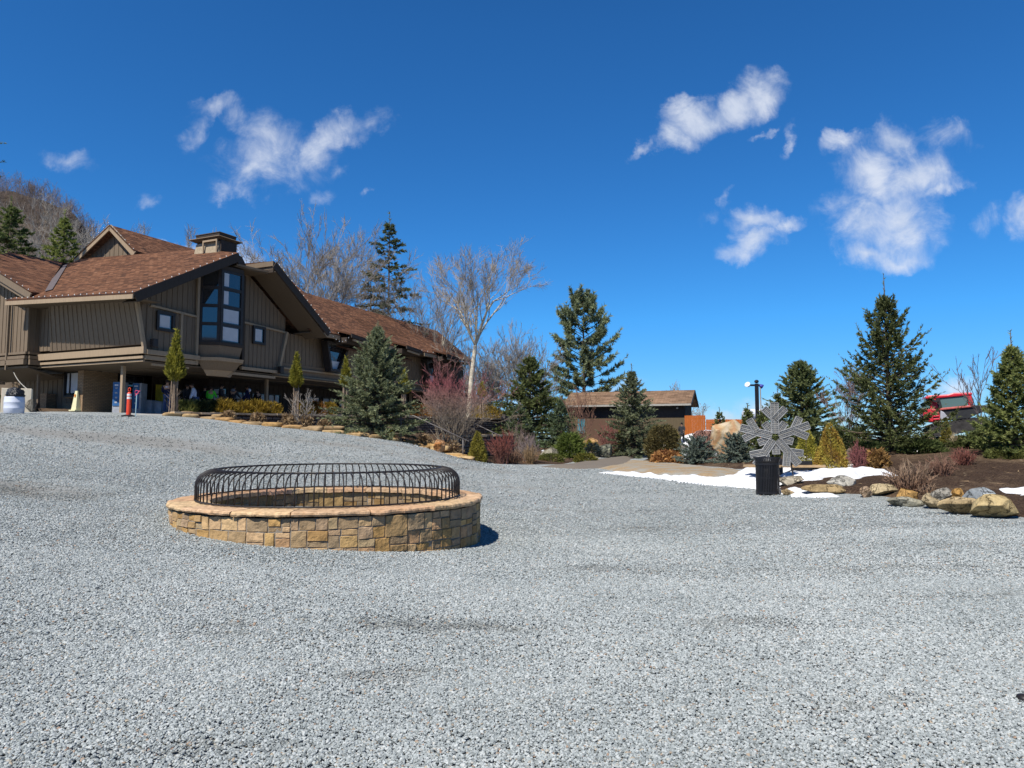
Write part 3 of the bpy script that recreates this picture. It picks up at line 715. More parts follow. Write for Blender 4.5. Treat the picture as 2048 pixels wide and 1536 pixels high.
GE = np.array(edge[:-1] + PX((1210, 940), (1290, 955), (1400, 967), (1515, 977), (1600, 995), (1700, 998), (1800, 1014), (1880, 1027), (1960, 1036), (2060, 1046), (2200, 1062)) + [(40, 13), (40, -5), (-60, -5), (-60, 30), (-20, 28)])
ok &= sdist(pts[:, :2], GE) > -.05
pts = pts[ok]
zz = gz(pts[:, 0], pts[:, 1]) + pts[:, 2] * .25 + rs.uniform(-.3, .5, len(pts)) * pts[:, 2] + .012
me = bpy.data.meshes.new('loose_gravel'); me.vertices.add(len(pts)); me.vertices.foreach_set('co', np.c_[pts[:, :2], zz].astype(np.float32).ravel())
sa = me.attributes.new('size', 'FLOAT', 'POINT'); sa.data.foreach_set('value', (pts[:, 2] * rs.uniform(.5, 1.5, len(pts))).astype(np.float32))
me.update(); me.materials.append(PEBBLE)
gob = link('loose_gravel', me); tag(gob, 'loose grey and white crushed stones covering the yard', 'gravel', kind='stuff')
ng = bpy.data.node_groups.new('scatter_gravel', 'GeometryNodeTree')
ng.interface.new_socket('Geometry', in_out='INPUT', socket_type='NodeSocketGeometry'); ng.interface.new_socket('Geometry', in_out='OUTPUT', socket_type='NodeSocketGeometry')
def gn(t, **kw):
    x = ng.nodes.new(t)
    for a_, b_ in kw.items(): setattr(x, a_, b_)
    return x
gi, go = gn('NodeGroupInput'), gn('NodeGroupOutput')
ico = gn('GeometryNodeMeshIcoSphere'); ico.inputs['Radius'].default_value = 1; ico.inputs['Subdivisions'].default_value = 2
sp = gn('GeometryNodeSetPosition'); nz = gn('ShaderNodeTexNoise'); nz.inputs['Scale'].default_value = 1.1; nz.inputs['Detail'].default_value = 2
sb = gn('ShaderNodeVectorMath', operation='SUBTRACT'); sb.inputs[1].default_value = (.5, .5, .5); sc_ = gn('ShaderNodeVectorMath', operation='SCALE'); sc_.inputs['Scale'].default_value = 1.5
L_ = ng.links.new
L_(ico.outputs[0], sp.inputs['Geometry']); L_(nz.outputs['Color'], sb.inputs[0]); L_(sb.outputs[0], sc_.inputs[0]); L_(sc_.outputs[0], sp.inputs['Offset'])
sm = gn('GeometryNodeSetMaterial'); sm.inputs['Material'].default_value = PEBBLE; L_(sp.outputs[0], sm.inputs[0])
shs = gn('GeometryNodeSetShadeSmooth'); shs.inputs['Shade Smooth'].default_value = False; L_(sm.outputs[0], shs.inputs[0])
iop = gn('GeometryNodeInstanceOnPoints'); L_(gi.outputs[0], iop.inputs['Points']); L_(shs.outputs[0], iop.inputs['Instance'])
rr = gn('FunctionNodeRandomValue', data_type='FLOAT_VECTOR'); rr.inputs[0].default_value = (-.55, -.55, 0); rr.inputs[1].default_value = (.55, .55, 6.28); L_(rr.outputs[0], iop.inputs['Rotation'])
rv = gn('FunctionNodeRandomValue', data_type='FLOAT_VECTOR'); rv.inputs[0].default_value = (.8, .75, .45); rv.inputs[1].default_value = (1.45, 1.3, .85); rv.inputs['Seed'].default_value = 7
na = gn('GeometryNodeInputNamedAttribute', data_type='FLOAT'); na.inputs['Name'].default_value = 'size'
ms_ = gn('ShaderNodeVectorMath', operation='SCALE'); L_(rv.outputs[0], ms_.inputs[0]); L_(na.outputs[0], ms_.inputs['Scale']); L_(ms_.outputs[0], iop.inputs['Scale'])
L_(iop.outputs[0], go.inputs[0])
md = gob.modifiers.new('scatter', 'NODES'); md.node_group = ng

# ------------------------------------------------------------------ fire pit
PC = Vector((-3.01, 12.03, 0)); PTOP = .60
STEEL = plain('black_steel', (.018, .015, .015), .5, .4, var=.3, scale=3)
MORTAR = plain('mortar', (.26, .225, .18), .95, .1, var=.15, scale=12)
pit = thing('fire_pit', 'large round fire pit of tan fieldstone with a flagstone rim', 'fire pit', PC)
rs = np.random.RandomState(3)
PAL = [rgb(c) for c in ('c8a468', 'b88f4f', 'caa777', 'a98a5c', 'b79a7c', 'a08a74', '9c8666', 'cfae86', 'c59a72', '8e7b62', 'b3a07c', 'd0b184', 'a77f45', '97866d')]
def split(x0, x1, z0, z1, out, big=0):
    w, h = x1 - x0, z1 - z0
    if (w < .30 and h < .19) or (w < .5 and h < .42 and rs.rand() < .12): out.append((x0, x1, z0, z1)); return
    if w > h * 1.7 or (w > .2 and h < .16) or h < .13:
        c = x0 + w * rs.uniform(.32, .68); split(x0, c, z0, z1, out); split(c, x1, z0, z1, out)
    else:
        c = z0 + h * rs.uniform(.33, .67); split(x0, x1, z0, c, out); split(x0, x1, c, z1, out)
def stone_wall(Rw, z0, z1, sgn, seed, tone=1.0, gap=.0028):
    global rs
    rs = np.random.RandomState(seed); rects = []
    circ = 2 * math.pi * Rw; nb_ = int(circ / 1.05)
    for i in range(nb_): split(circ * i / nb_, circ * (i + 1) / nb_, z0, z1, rects)
    m = MB()
    for (x0, x1, a, b) in rects:
        x0 += gap * rs.uniform(.7, 1.8); x1 -= gap * rs.uniform(.7, 1.8); a += gap * rs.uniform(.6, 1.6); b -= gap * rs.uniform(.6, 1.6)
        nx = max(4, int((x1 - x0) / .03) + 2); nz_ = max(4, int((b - a) / .03) + 2); dep = rs.uniform(.012, .030)
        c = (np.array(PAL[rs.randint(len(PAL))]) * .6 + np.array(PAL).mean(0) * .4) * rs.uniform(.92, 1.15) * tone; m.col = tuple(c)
        off = Vector(rs.uniform(-40, 40, 3)); skew = rs.uniform(-.008, .008, 4); grid = []
        ed = lambda n_, l_: [0.0] + [.008 / l_ + (1 - .016 / l_) * q_ / (n_ - 2) for q_ in range(n_ - 1)] + [1.0]
        FX, FZ = ed(nx, x1 - x0), ed(nz_, b - a)
        for i in range(nx + 1):
            for j in range(nz_ + 1):
                fx, fz = FX[i], FZ[j]; ex = min(fx, 1 - fx) * (x1 - x0); ez = min(fz, 1 - fz) * (b - a); e = min(ex, ez)
                lift = dep * min(1, (e / .007) ** .6) if e > 1e-6 else 0
                xx, z_ = x0 + fx * (x1 - x0), a + fz * (b - a)
                xx += noise.noise(Vector((z_ * 9, xx * 3, 1)) + off) * .006; z_ += noise.noise(Vector((xx * 7, z_ * 3, 5)) + off) * .006 + skew[0] * (fx - .5)
                lift += (noise.fractal(Vector((xx * 9, z_ * 9, 0)) + off, 1, 2, 4)) * .012 * (1 if e > 1e-6 else 0)
                th_ = xx / Rw * (1 if sgn > 0 else -1); r_ = Rw + sgn * lift
                grid.append((math.cos(th_) * r_, math.sin(th_) * r_, z_))
        f = [(i * (nz_ + 1) + j, (i + 1) * (nz_ + 1) + j, (i + 1) * (nz_ + 1) + j + 1, i * (nz_ + 1) + j + 1) for i in range(nx) for j in range(nz_)]
        m.add(grid, f)
    return m
stone_wall(2.452, -.42, .515, 1, 21).build('wall', STONE, pit)
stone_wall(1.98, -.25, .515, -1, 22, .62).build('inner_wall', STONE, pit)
mo = MB(); mo.lathe([(2.460, -.5), (2.460, .51), (1.975, .51), (1.975, -.5)], 96, closed=True); mo.build('mortar_core', MORTAR, pit)
ms = MB(); ns = 15; rs = np.random.RandomState(8); a0 = .2
CAP = [rgb(c) for c in ('cdae8c', 'cba682', 'd4b890', 'c5a684', 'c8a084', 'd2b48c')]
for i in range(ns):
    a1 = a0 + 2 * math.pi / ns * rs.uniform(.8, 1.2) if i < ns - 1 else .2 + 2 * math.pi
    aa, bb = a0 + .0035, a1 - .0035; nseg = 16; c = np.array(CAP[rs.randint(6)]) * rs.uniform(.9, 1.05); off = Vector(rs.uniform(-30, 30, 3)); thk = rs.uniform(.060, .074); ro = rs.uniform(2.505, 2.535)
    rows = []
    for j in range(nseg + 1):
        th_ = aa + (bb - aa) * j / nseg; wob = noise.fractal(Vector((th_ * 9, i, 0)) + off, 1, 2, 3) * .034; wi = noise.fractal(Vector((th_ * 9, i, 9)) + off, 1, 2, 3) * .014
        prof = [(1.90 + wi, .52), (1.90 + wi, PTOP - .012), (1.925 + wi, PTOP - .003), (2.12, PTOP), (2.32, PTOP), (ro - .035 + wob, PTOP - .002), (ro - .008 + wob, PTOP - .014), (ro + wob * 1.3, PTOP - .04), (ro - .012 + wob * 1.6, PTOP - thk), (2.38, .52)]
        rows.append([(math.cos(th_) * r_, math.sin(th_) * r_, z_ + noise.fractal(Vector((math.cos(th_) * r_ * 4, math.sin(th_) * r_ * 4, z_ * 5)) + off, 1, 2, 3) * .013) for r_, z_ in prof])
    n_ = len(rows[0]); v = [p for r_ in rows for p in r_]
    f = [(j * n_ + k_, j * n_ + (k_ + 1) % n_, (j + 1) * n_ + (k_ + 1) % n_, (j + 1) * n_ + k_) for j in range(nseg) for k_ in range(n_)]
    f += [tuple(range(n_ - 1, -1, -1)), tuple(range(nseg * n_, nseg * n_ + n_))]
    ms.col = tuple(c); ms.add(v, f); a0 = a1
k = Mt('flagstone', .8, .25); a_ = k.n('ShaderNodeAttribute', attribute_name='Col'); v_ = k.co()
mp = k.n('ShaderNodeMapping', {'Scale': (1, 2.4, 1)}); k.l(v_, mp.inputs[0]); n1 = k.noise(mp.outputs[0], 2.6, 6, .65, 1.2); n2 = k.noise(v_, 14, 4)
t = k.ramp(n1.outputs[0], (.3, (.95, .84, .74)), (.5, (1.0, 1.0, 1.0)), (.68, (1.04, .95, .88)))
k.base(k.mix(1.0, k.mix(1.0, a_.outputs['Color'], t, 'MULTIPLY'), k.ramp(n2.outputs[0], (.3, (.55, .53, .5)), (.6, (1.04, 1.04, 1.04))), 'MULTIPLY')); k.bump(n2.outputs[0], .9, .03)
ms.build('stone_rim', k.m, pit)
ASH = plain('ash', (.10, .09, .085), .95, .1, var=.4, scale=4)
mf = MB(); mf.lathe([(.001, -.12), (1.2, -.13), (2.0, -.12)], 48); mf.build('ash_bed', ASH, pit)

gd = thing('spark_guard', 'black iron guard of curved bars standing on the fire pit rim', 'fire pit guard', PC)
BR, TR, ZT = 2.12, 1.80, PTOP + .475
def ring(name, r, z, rad):
    m = MB(); n = 120; v = []; f = []
    for i in range(n):
        t_ = 2 * math.pi * i / n
        for q_ in range(6):
            w_ = 2 * math.pi * q_ / 6; v.append((math.cos(t_) * (r + rad * math.cos(w_)), math.sin(t_) * (r + rad * math.cos(w_)), z + rad * math.sin(w_)))
    for i in range(n):
        for q_ in range(6): f.append((i * 6 + q_, ((i + 1) % n) * 6 + q_, ((i + 1) % n) * 6 + (q_ + 1) % 6, i * 6 + (q_ + 1) % 6))
    m.add(v, f); return m.build(name, STEEL, gd, smooth=True)
ring('base_ring', BR, PTOP + .022, .014); ring('top_ring', TR, ZT, .016)
bp = [(BR, 0, PTOP + .01), (BR, 0, PTOP + .14), (BR, 0, PTOP + .235)] + [(BR - .26 + .26 * math.cos(t_), 0, PTOP + .235 + .238 * math.sin(t_)) for t_ in np.linspace(.26, math.pi / 2, 6)] + [(TR - .01, 0, ZT)]
b0 = MB().tube(bp, .0108, 6).build('bar', STEEL, gd, smooth=True)
NB = 100
for i in range(1, NB):
    c = b0.copy(); C.objects.link(c); c.parent = gd; c.rotation_euler = (0, 0, 2 * math.pi * i / NB)

# a black scrap at the right edge of the yard
g = G(2046, 1403)
sm_ = MB(); sm_.sphere((0, 0, .02), .035, 12, 8, (1.0, 1.25, .8)); o = sm_.build('black_scrap', STEEL, None, smooth=True); o.location = g; tag(o, 'small black object on the gravel at the right edge of the photo', 'debris')

# ------------------------------------------------------------------ lodge
LO = Vector((-17.2, 33.0, 0)); LA = math.atan2(.907, .42)
lodge = thing('ski_lodge', 'brown board and batten ski lodge with big overhanging shingle roofs', 'lodge', LO, LA)
ca_, sa_ = math.cos(LA), math.sin(LA)
def W2L(p): d = Vector(p) - LO; return Vector((d.x * ca_ + d.y * sa_, -d.x * sa_ + d.y * ca_, d.z))
def L2W(p): return Vector((LO.x + p[0] * ca_ - p[1] * sa_, LO.y + p[0] * sa_ + p[1] * ca_, p[2]))
WOOD = wood_mat('lodge_siding', (.205, .153, .104)); LIT_TRIM = wood_mat('lodge_lit_trim', (.37, .275, .18)); DARKTRIM = wood_mat('lodge_dark_trim', (.060, .046, .036)); WOOD_ALIAS = WOOD  # bands share the siding paint; trim is lightened to stand for sunlight
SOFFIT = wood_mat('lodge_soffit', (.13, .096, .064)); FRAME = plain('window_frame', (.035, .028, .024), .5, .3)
k = Mt('window_glass', .04, .6); k.base((.02, .025, .03)); k.b.inputs['Metallic'].default_value = 0.0; k.b.inputs['Coat Weight'].default_value = 1.0; k.b.inputs['Coat Roughness'].default_value = .02
GLASS = k.m
BLIND = plain('window_blind', (.55, .56, .57), .8, .2, var=.06, scale=3)
def shingle_mat(name, cols, w=.34, h=.145):
    k = Mt(name, .9, .15); uv = k.n('ShaderNodeUVMap', uv_map='UVMap').outputs[0]
    br = k.n('ShaderNodeTexBrick', {'Scale': 1.0, 'Mortar Size': .006, 'Brick Width': w, 'Row Height': h, 'Bias': 0.0, 'Mortar Smooth': .2}); k.l(uv, br.inputs['Vector'])
    br.inputs['Color1'].default_value = (0, 0, 0, 1); br.inputs['Color2'].default_value = (1, 1, 1, 1); br.inputs['Mortar'].default_value = (.2, .2, .2, 1)
    n1 = k.noise(uv, 3.5, 4, .7); n2 = k.noise(uv, .35, 4)
    f = k.math('ADD', k.math('MULTIPLY', br.outputs['Color'], .58), k.math('MULTIPLY', n1.outputs[0], .42))
    col = k.ramp(f, (.2, cols[0]), (.45, cols[1]), (.65, cols[2]), (.85, cols[3]))
    mo = k.mix(br.outputs['Fac'], col, tuple(x * .35 for x in cols[0]))
    k.base(k.mix(1.0, mo, k.ramp(n2.outputs[0], (.3, (.82, .82, .84)), (.7, (1.1, 1.08, 1.06))), 'MULTIPLY'))
    sp_ = k.n('ShaderNodeSeparateXYZ'); k.l(uv, sp_.inputs[0]); fr = k.math('FRACT', k.math('DIVIDE', sp_.outputs['Y'], h))
    k.bump(k.math('SUBTRACT', k.math('SUBTRACT', 1.0, fr), k.math('MULTIPLY', br.outputs['Fac'], .6)), .8, .03)
    return k.m
SHINGLE = shingle_mat('roof_shingles', ((.07, .036, .023), (.125, .058, .032), (.17, .08, .044), (.225, .115, .066)), .33, .15)
k = Mt('brick', .9, .15); v_ = k.co(); mpg = k.n('ShaderNodeMapping', {'Rotation': (R(90), 0, 0)})
cx = k.n('ShaderNodeSeparateXYZ'); k.l(v_, cx.inputs[0]); cc_ = k.n('ShaderNodeCombineXYZ'); k.l(k.math('ADD', cx.outputs['X'], cx.outputs['Y']), cc_.inputs[0]); k.l(cx.outputs['Z'], cc_.inputs[1])
br = k.n('ShaderNodeTexBrick', {'Scale': 1.0, 'Mortar Size': .012, 'Brick Width': .22, 'Row Height': .078}); k.l(cc_.outputs[0], br.inputs['Vector'])
br.inputs['Color1'].default_value = (.30, .19, .105, 1); br.inputs['Color2'].default_value = (.38, .25, .145, 1); br.inputs['Mortar'].default_value = (.17, .13, .09, 1)
k.base(br.outputs['Color']); k.bump(br.outputs['Fac'], -.5, .015); BRICK = k.m

def mk_roof(name, poly, thick=.16, udir=None, mat=None, parent=None):
    """sloping roof plane with a slab under it; uv in metres along and up the slope"""
    p = [Vector(q) for q in poly]; n = Vector((0, 0, 0))
    for i in range(len(p)): n += p[i].cross(p[(i + 1) % len(p)])
    n.normalize()
    if n.z < 0: p.reverse(); n = -n
    u = (Vector(udir) - n * n.dot(Vector(udir))).normalized() if udir else Vector((-n.y, n.x, 0)).normalized()
    w = n.cross(u); uv = [(q.dot(u), q.dot(w)) for q in p]
    m = MB(); N = len(p); v = p + [q - Vector((0, 0, thick)) for q in p]
    fs = [tuple(range(N)), tuple(range(2 * N - 1, N - 1, -1))] + [(i, N + i, N + (i + 1) % N, (i + 1) % N) for i in range(N)]
    side = [(0, 0), (0, .05), (.05, .05), (.05, 0)]
    m.add(v, fs, [uv, list(reversed(uv))] + [side] * N)
    return m.build(name, mat or SHINGLE, parent or lodge)
def siding(name, poly, plane, c, mat, parent, out=-1, sp=.30, thick=.06, bat=.03, bw=.05, slant=None):
    """board wall: poly in (s,z); plane 'x' or 'y' at c; battens stand out on side out. slant(z) shifts the wall outwards"""
    m = MB(); f = slant or (lambda z: 0.0)
    P = (lambda s, z, d: (c + out * (d + f(z)), s, z)) if plane == 'x' else (lambda s, z, d: (s, c + out * (d + f(z)), z))
    m.prism([P(s, z, 0) for s, z in poly], tuple(Vector(P(0, 0, -thick)) - Vector(P(0, 0, 0))))
    s0, s1 = min(p[0] for p in poly), max(p[0] for p in poly); n = max(1, round((s1 - s0) / sp))
    for i in range(n + 1):
        s = s0 + (s1 - s0) * i / n; s = min(max(s, s0 + bw / 2 + .002), s1 - bw / 2 - .002); zs = []
        for a, b in zip(poly, poly[1:] + poly[:1]):
            if (a[0] <= s) != (b[0] <= s): zs.append(a[1] + (s - a[0]) / (b[0] - a[0]) * (b[1] - a[1]))
        if len(zs) >= 2:
            za, zb = min(zs) + .004, max(zs) - .004
            if zb - za > .05: m.bar(P(s, za, bat / 2 - .004), P(s, zb, bat / 2 - .004), bw, bat, up=(out, 0, 0) if plane == 'x' else (0, out, 0))
    return m.build(name, mat, parent)
def win(s0, s1, z0, z1, plane, c, parent=None, out=-1, fw=.09, dep=.10, mull=(), rail=(), blind=.0, glass=None, name='window'):
    """window: frame with glass pane set inside; blind part hangs behind the glass in its own recess"""
    P = (lambda s, z, d: (c + out * d, s, z)) if plane == 'x' else (lambda s, z, d: (s, c + out * d, z))
    m = MB()
    def b(a0, a1, b0, b1, d0, d1):
        p, q = P(a0, b0, d0), P(a1, b1, d1); m.box(*sorted((p[0], q[0])), *sorted((p[1], q[1])), *sorted((p[2], q[2])))
    b(s0 - fw, s0, z0 - fw, z1 + fw, .004, dep); b(s1, s1 + fw, z0 - fw, z1 + fw, .004, dep); b(s0, s1, z0 - fw, z0, .004, dep); b(s0, s1, z1, z1 + fw, .004, dep)
    for x in mull: b(x - .03, x + .03, z0, z1, .006, dep - .012)
    for z in rail: b(s0, s1, z - .035, z + .035, .006, dep - .014)
    fr = m.build(name, FRAME, parent or lodge)
    m = MB(); m.face([P(s0, z0, .03), P(s1, z0, .03), P(s1, z1, .03), P(s0, z1, .03)]); m.build('pane', glass or GLASS, fr)
    if blind:
        m = MB(); m.face([P(s0 + .06, z1 - (z1 - z0) * blind + .02, .034), P(s1 - .12, z1 - (z1 - z0) * blind + .02, .034), P(s1 - .12, z1 - .05, .034), P(s0 + .06, z1 - .05, .034)]); m.build('blind', BLIND, fr)
    return fr
def beam(name, p, q, w, h, mat=None, up=(0, 0, 1), parent=None):
    return MB().bar(p, q, w, h, up).build(name, mat or LIT_TRIM, parent or lodge)

ZL = lambda x, y: 8.0 + .54 * (x + 1.5) + .045 * (y + 1)       # main roof plane
ZB, ZF = 5.38, 2.72                                            # underside of the upper storey, terrace floor
# main roof: front slope, back slope, hall roof behind with its small gable
EL, EC, PK = (-1.45, 8.3), (-1.5, -1.1), (4.45, -1.1)
RP = [(-1.45, 8.3), (-1.5, -1.1), (4.45, -1.1), (6.1, 4.0), (6.35, 9.4), (6.5, 15.2)]
VT = (5.0, 14.2)
front = [(x, y, ZL(x, y)) for x, y in (EC, PK, (6.1, 4.0), (6.35, 9.4), (6.5, 14.6), (5.0, 14.2), (-.4, 6.9), (-.75, 7.9), (-1.45, 8.3))]
mk_roof('roof_slope', front, .14, (0, 1, 0))
bk = [(4.45, -1.1, ZL(4.45, -1.1) - .01), (6.1, 4.0, ZL(6.1, 4) - .01), (6.35, 9.4, ZL(6.35, 9.4) - .01), (11.5, 9.0, 9.6), (10.5, -.5, 9.0)]
mk_roof('roof_slope', [bk[0], bk[1], (10.5, 4.0, 9.2)], .12, (0, 1, 0)); mk_roof('roof_slope', [bk[1], bk[2], (11.5, 9.4, 10.6)], .12, (0, 1, 0))
# fascia boards and underside of the main roof
beam('fascia', (-1.52, -1.12, ZL(-1.5, -1.1) - .19), (-1.47, 8.3, ZL(-1.45, 8.3) - .20), .06, .20, DARKTRIM if False else LIT_TRIM)
beam('fascia', (-1.42, -1.14, ZL(-1.42, -1.14) - .25), (4.5, -1.14, ZL(4.5, -1.14) - .25), .07, .42, DARKTRIM)
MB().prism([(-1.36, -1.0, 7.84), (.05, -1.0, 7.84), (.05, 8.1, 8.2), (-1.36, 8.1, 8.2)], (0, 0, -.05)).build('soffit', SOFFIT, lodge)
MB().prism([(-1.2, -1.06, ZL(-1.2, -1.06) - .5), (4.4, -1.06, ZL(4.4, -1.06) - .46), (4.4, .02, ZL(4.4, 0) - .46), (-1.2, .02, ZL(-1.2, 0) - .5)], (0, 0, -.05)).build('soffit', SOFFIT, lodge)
# right gable piece: a second slope falling away from the clerestory
RA, RB = (6.4, 11.14), (11.0, 7.98)
sl = (RB[1] - RA[1]) / (RB[0] - RA[0])
mk_roof('roof_slope', [(RA[0], -1.7, RA[1]), (RB[0], -1.7, RB[1]), (RB[0], 1.0, RB[1]), (RA[0], 4.2, RA[1] + .25)], .12, (0, 1, 0))
beam('fascia', (RA[0] - .02, -1.74, RA[1] - .22), (RB[0] + .05, -1.74, RB[1] - .22), .08, .40, DARKTRIM)
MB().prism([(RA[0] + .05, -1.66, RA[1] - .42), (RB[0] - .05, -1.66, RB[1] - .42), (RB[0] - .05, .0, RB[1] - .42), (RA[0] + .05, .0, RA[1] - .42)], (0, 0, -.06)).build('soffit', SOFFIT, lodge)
for i, (d, h, z) in enumerate(((0, .26, .16), (.09, .12, .38), (.18, .08, .56))):
    beam('fascia', (RA[0] - .06 + d, -1.72, RA[1] - z), (RA[0] - .06 + d, .85, RA[1] - z), .07, h, WOOD_ALIAS)
MB().box(RA[0] + .0, RA[0] + .06, -1.66, .8, RA[1] - .62, RA[1] - .13).build('fascia_back', DARKTRIM, lodge)
MB().prism([(4.45, -.9, 10.55), (6.45, -1.3, 10.52), (6.45, .03, 10.52), (4.45, .03, 10.55)], (0, 0, -.06)).build('soffit', SOFFIT, lodge)
beam('clerestory_trim', (4.5, -.95, 10.6), (6.4, -1.32, 10.57), .05, .1, WOOD_ALIAS)
MB().prism([(4.52, -1.05, 10.62), (4.52, -1.05, 11.1), (5.2, -.6, 11.2), (6.4, .2, 10.9), (6.4, .2, 10.6)], (0, .05, 0)).build('wall', DARKTRIM, lodge)

# upper storey, gable face (y = 0) in two tiers, and the outward leaning left wall (x = 0)
GB = 6.95
siding('wall', [(.35, 7.78), (2.98, 7.66), (2.98, 10.1), (2.3, 9.75), (.0, 8.48)], 'y', .06, WOOD, lodge, sp=.31)
siding('wall', [(.0, 5.6), (2.98, 5.6), (2.98, 7.62), (.45, 7.74), (-.55, 8.1)], 'y', 0.0, WOOD, lodge, sp=.31)
siding('wall', [(5.86, 7.84), (9.25, 7.70), (9.25, 8.55), (6.3, 10.55), (5.86, 10.5)], 'y', .06, WOOD, lodge, sp=.31)
siding('wall', [(5.86, 5.35), (8.62, 5.35), (9.2, 7.66), (5.86, 7.80)], 'y', 0.0, WOOD, lodge, sp=.31)
beam('belt_board', (.2, -.05, 7.77), (2.98, -.05, 7.64), .10, .10); beam('belt_board', (5.86, -.05, 7.82), (9.25, -.05, 7.68), .10, .10)
beam('corner_post', (-.02, -.08, 5.5), (-.62, -.12, 8.1), .16, .14, up=(0, 1, 0)); beam('corner_post', (8.62, -.08, 5.2), (9.25, -.1, 7.7), .16, .16, up=(0, 1, 0))
beam('pilaster', (1.95, -.06, 5.6), (1.95, -.06, 7.68), .12, .10, up=(0, 1, 0)); beam('pilaster', (2.9, -.06, 5.3), (2.9, -.06, 10.0), .14, .12, up=(0, 1, 0))
beam('pilaster', (5.92, -.06, 5.4), (5.92, -.06, 10.4), .14, .12, DARKTRIM, up=(0, 1, 0))
slL = lambda z: max(0, (z - 5.95) * .22)
siding('wall', [(.0, 5.95), (6.8, 5.95), (6.8, 8.35), (.0, 8.05)], 'x', 0.0, WOOD_ALIAS, lodge, sp=.33)
m = MB(); m.prism([(-.03, .0, 5.9), (-.03, 6.85, 5.9), (-.62, 6.1, 8.1), (-.62, -.05, 8.0)], (-.05, 0, 0))
for i in range(19):
    y = .15 + i * .36; y2 = .05 + i * .335
    m.bar((-.10, y, 5.95), (-.69, y2, 8.05), .05, .03, up=(-1, 0, -.25))
m.build('leaning_wall', WOOD_ALIAS, lodge)  # plain siding colour, same as the other walls
siding('wall', [(6.2, 5.95), (7.75, 5.95), (7.75, 8.3), (6.2, 8.3)], 'x', -.05, WOOD_ALIAS, lodge, sp=.3)
# bands under the upper storey
for (x, z, h, w) in ((-.10, 5.62, .32, .16), (-.06, 5.30, .12, .10), (.02, 5.14, .08, .10)):
    beam('band_board', (x, -.18 + (5.62 - z) * .4, z), (x, 7.8, z), w, h, LIT_TRIM)
for (y, z, h, w) in ((-.13, 5.55, .22, .18), (-.05, 5.30, .20, .12)):
    beam('band_board', (.0, y, z), (3.0, y, z), w, h, LIT_TRIM)
beam('band_board', (.5, .12, 5.02), (2.6, .12, 5.02), .1, .1, LIT_TRIM)
# canted soffit below, carried back to the lower storey
def under(name, a, b, c, d): MB().prism([a, b, c, d], (0, 0, .05)).build(name, SOFFIT, lodge)
under('lower_soffit', (.06, .0, 5.10), (.06, 8.2, 5.10), (1.6, 8.2, 4.98), (1.6, 1.6, 4.98))
under('lower_soffit', (.06, .0, 5.10), (1.6, 1.6, 4.98), (32, 1.6, 4.98), (32, .06, 5.10))
MB().box(1.6, 32, 1.6, 5.2, 4.93, 4.985).build('lower_ceiling', SOFFIT, lodge)
# tall window bay
bay = thing('window_bay', None, None); bay.parent = lodge
BX0, BX1, BY = 3.05, 5.8, -.85
def bayface(p0, p1, rows, zb, zt, nm):
    p0, p1 = Vector((*p0, 0)), Vector((*p1, 0)); d = (p1 - p0); L = d.length; d.normalize(); nn_ = Vector((d.y, -d.x, 0))
    m = MB(); 
    def bb(a0, a1, z0, z1, o0, o1):
        m.prism([p0 + d * a0 + nn_ * o0 + Vector((0, 0, z0)), p0 + d * a1 + nn_ * o0 + Vector((0, 0, z0)), p0 + d * a1 + nn_ * o0 + Vector((0, 0, z1)), p0 + d * a0 + nn_ * o0 + Vector((0, 0, z1))], nn_ * (o1 - o0))
    fw = .15
    bb(0, fw, zb, zt, -.1, .03); bb(L - fw, L, zb, zt, -.1, .03)
    zs = [zb + (zt - zb) * i / rows for i in range(rows + 1)]
    for i, z in enumerate(zs):
        e = .09 if 0 < i < rows else .0; bb(fw, L - fw, z - (.08 if i else 0), z + (.08 if i < rows else 0), -.09, .02)
    fr = m.build('bay_frame', FRAME, bay)
    for i in range(rows):
        z0, z1 = zs[i] + .08, zs[i + 1] - .08; m2 = MB(); q = [p0 + d * fw + Vector((0, 0, z0)), p0 + d * (L - fw) + Vector((0, 0, z0)), p0 + d * (L - fw) + Vector((0, 0, z1)), p0 + d * fw + Vector((0, 0, z1))]
        m2.face([x - nn_ * .04 for x in q]); m2.build('pane', GLASS, bay)
        if nm == 'b':
            m3 = MB(); off = -nn_ * .034; w_ = L - 2 * fw
            a_ = [p0 + d * (fw + .06) + Vector((0, 0, z0 + .05)), p0 + d * (fw + .06 + w_ * (.26 if i > 1 else .86)) + Vector((0, 0, z0 + .05)), p0 + d * (fw + .06 + w_ * (.26 if i > 1 else .86)) + Vector((0, 0, z1 - .04)), p0 + d * (fw + .06) + Vector((0, 0, z1 - .04))]
            m3.face([x + off for x in a_]); m3.build('blind', BLIND, bay)
bayface((3.02, -.02), (3.62, -.86), 4, 6.4, 10.15, 'a'); bayface((3.62, -.86), (5.05, -.92), 4, 6.4, 10.15, 'b'); bayface((5.05, -.92), (5.82, -.02), 4, 6.4, 10.15, 'c')
def bayband(z0, z1, o, mat, o2=None):
    o2 = o if o2 is None else o2
    P = lambda o_, z: [(3.02 - o_, -.0, z), (3.62 - o_ * .6, -.86 - o_, z), (5.05 + o_ * .6, -.92 - o_, z), (5.82 + o_, -.0, z)]
    a_, b_ = P(o2, z0), P(o, z1); m = MB(); m.add(a_ + b_, [(0, 3, 2, 1), (4, 5, 6, 7), (0, 1, 5, 4), (1, 2, 6, 5), (2, 3, 7, 6), (3, 0, 4, 7)]); return m.build('bay_band', mat, bay)
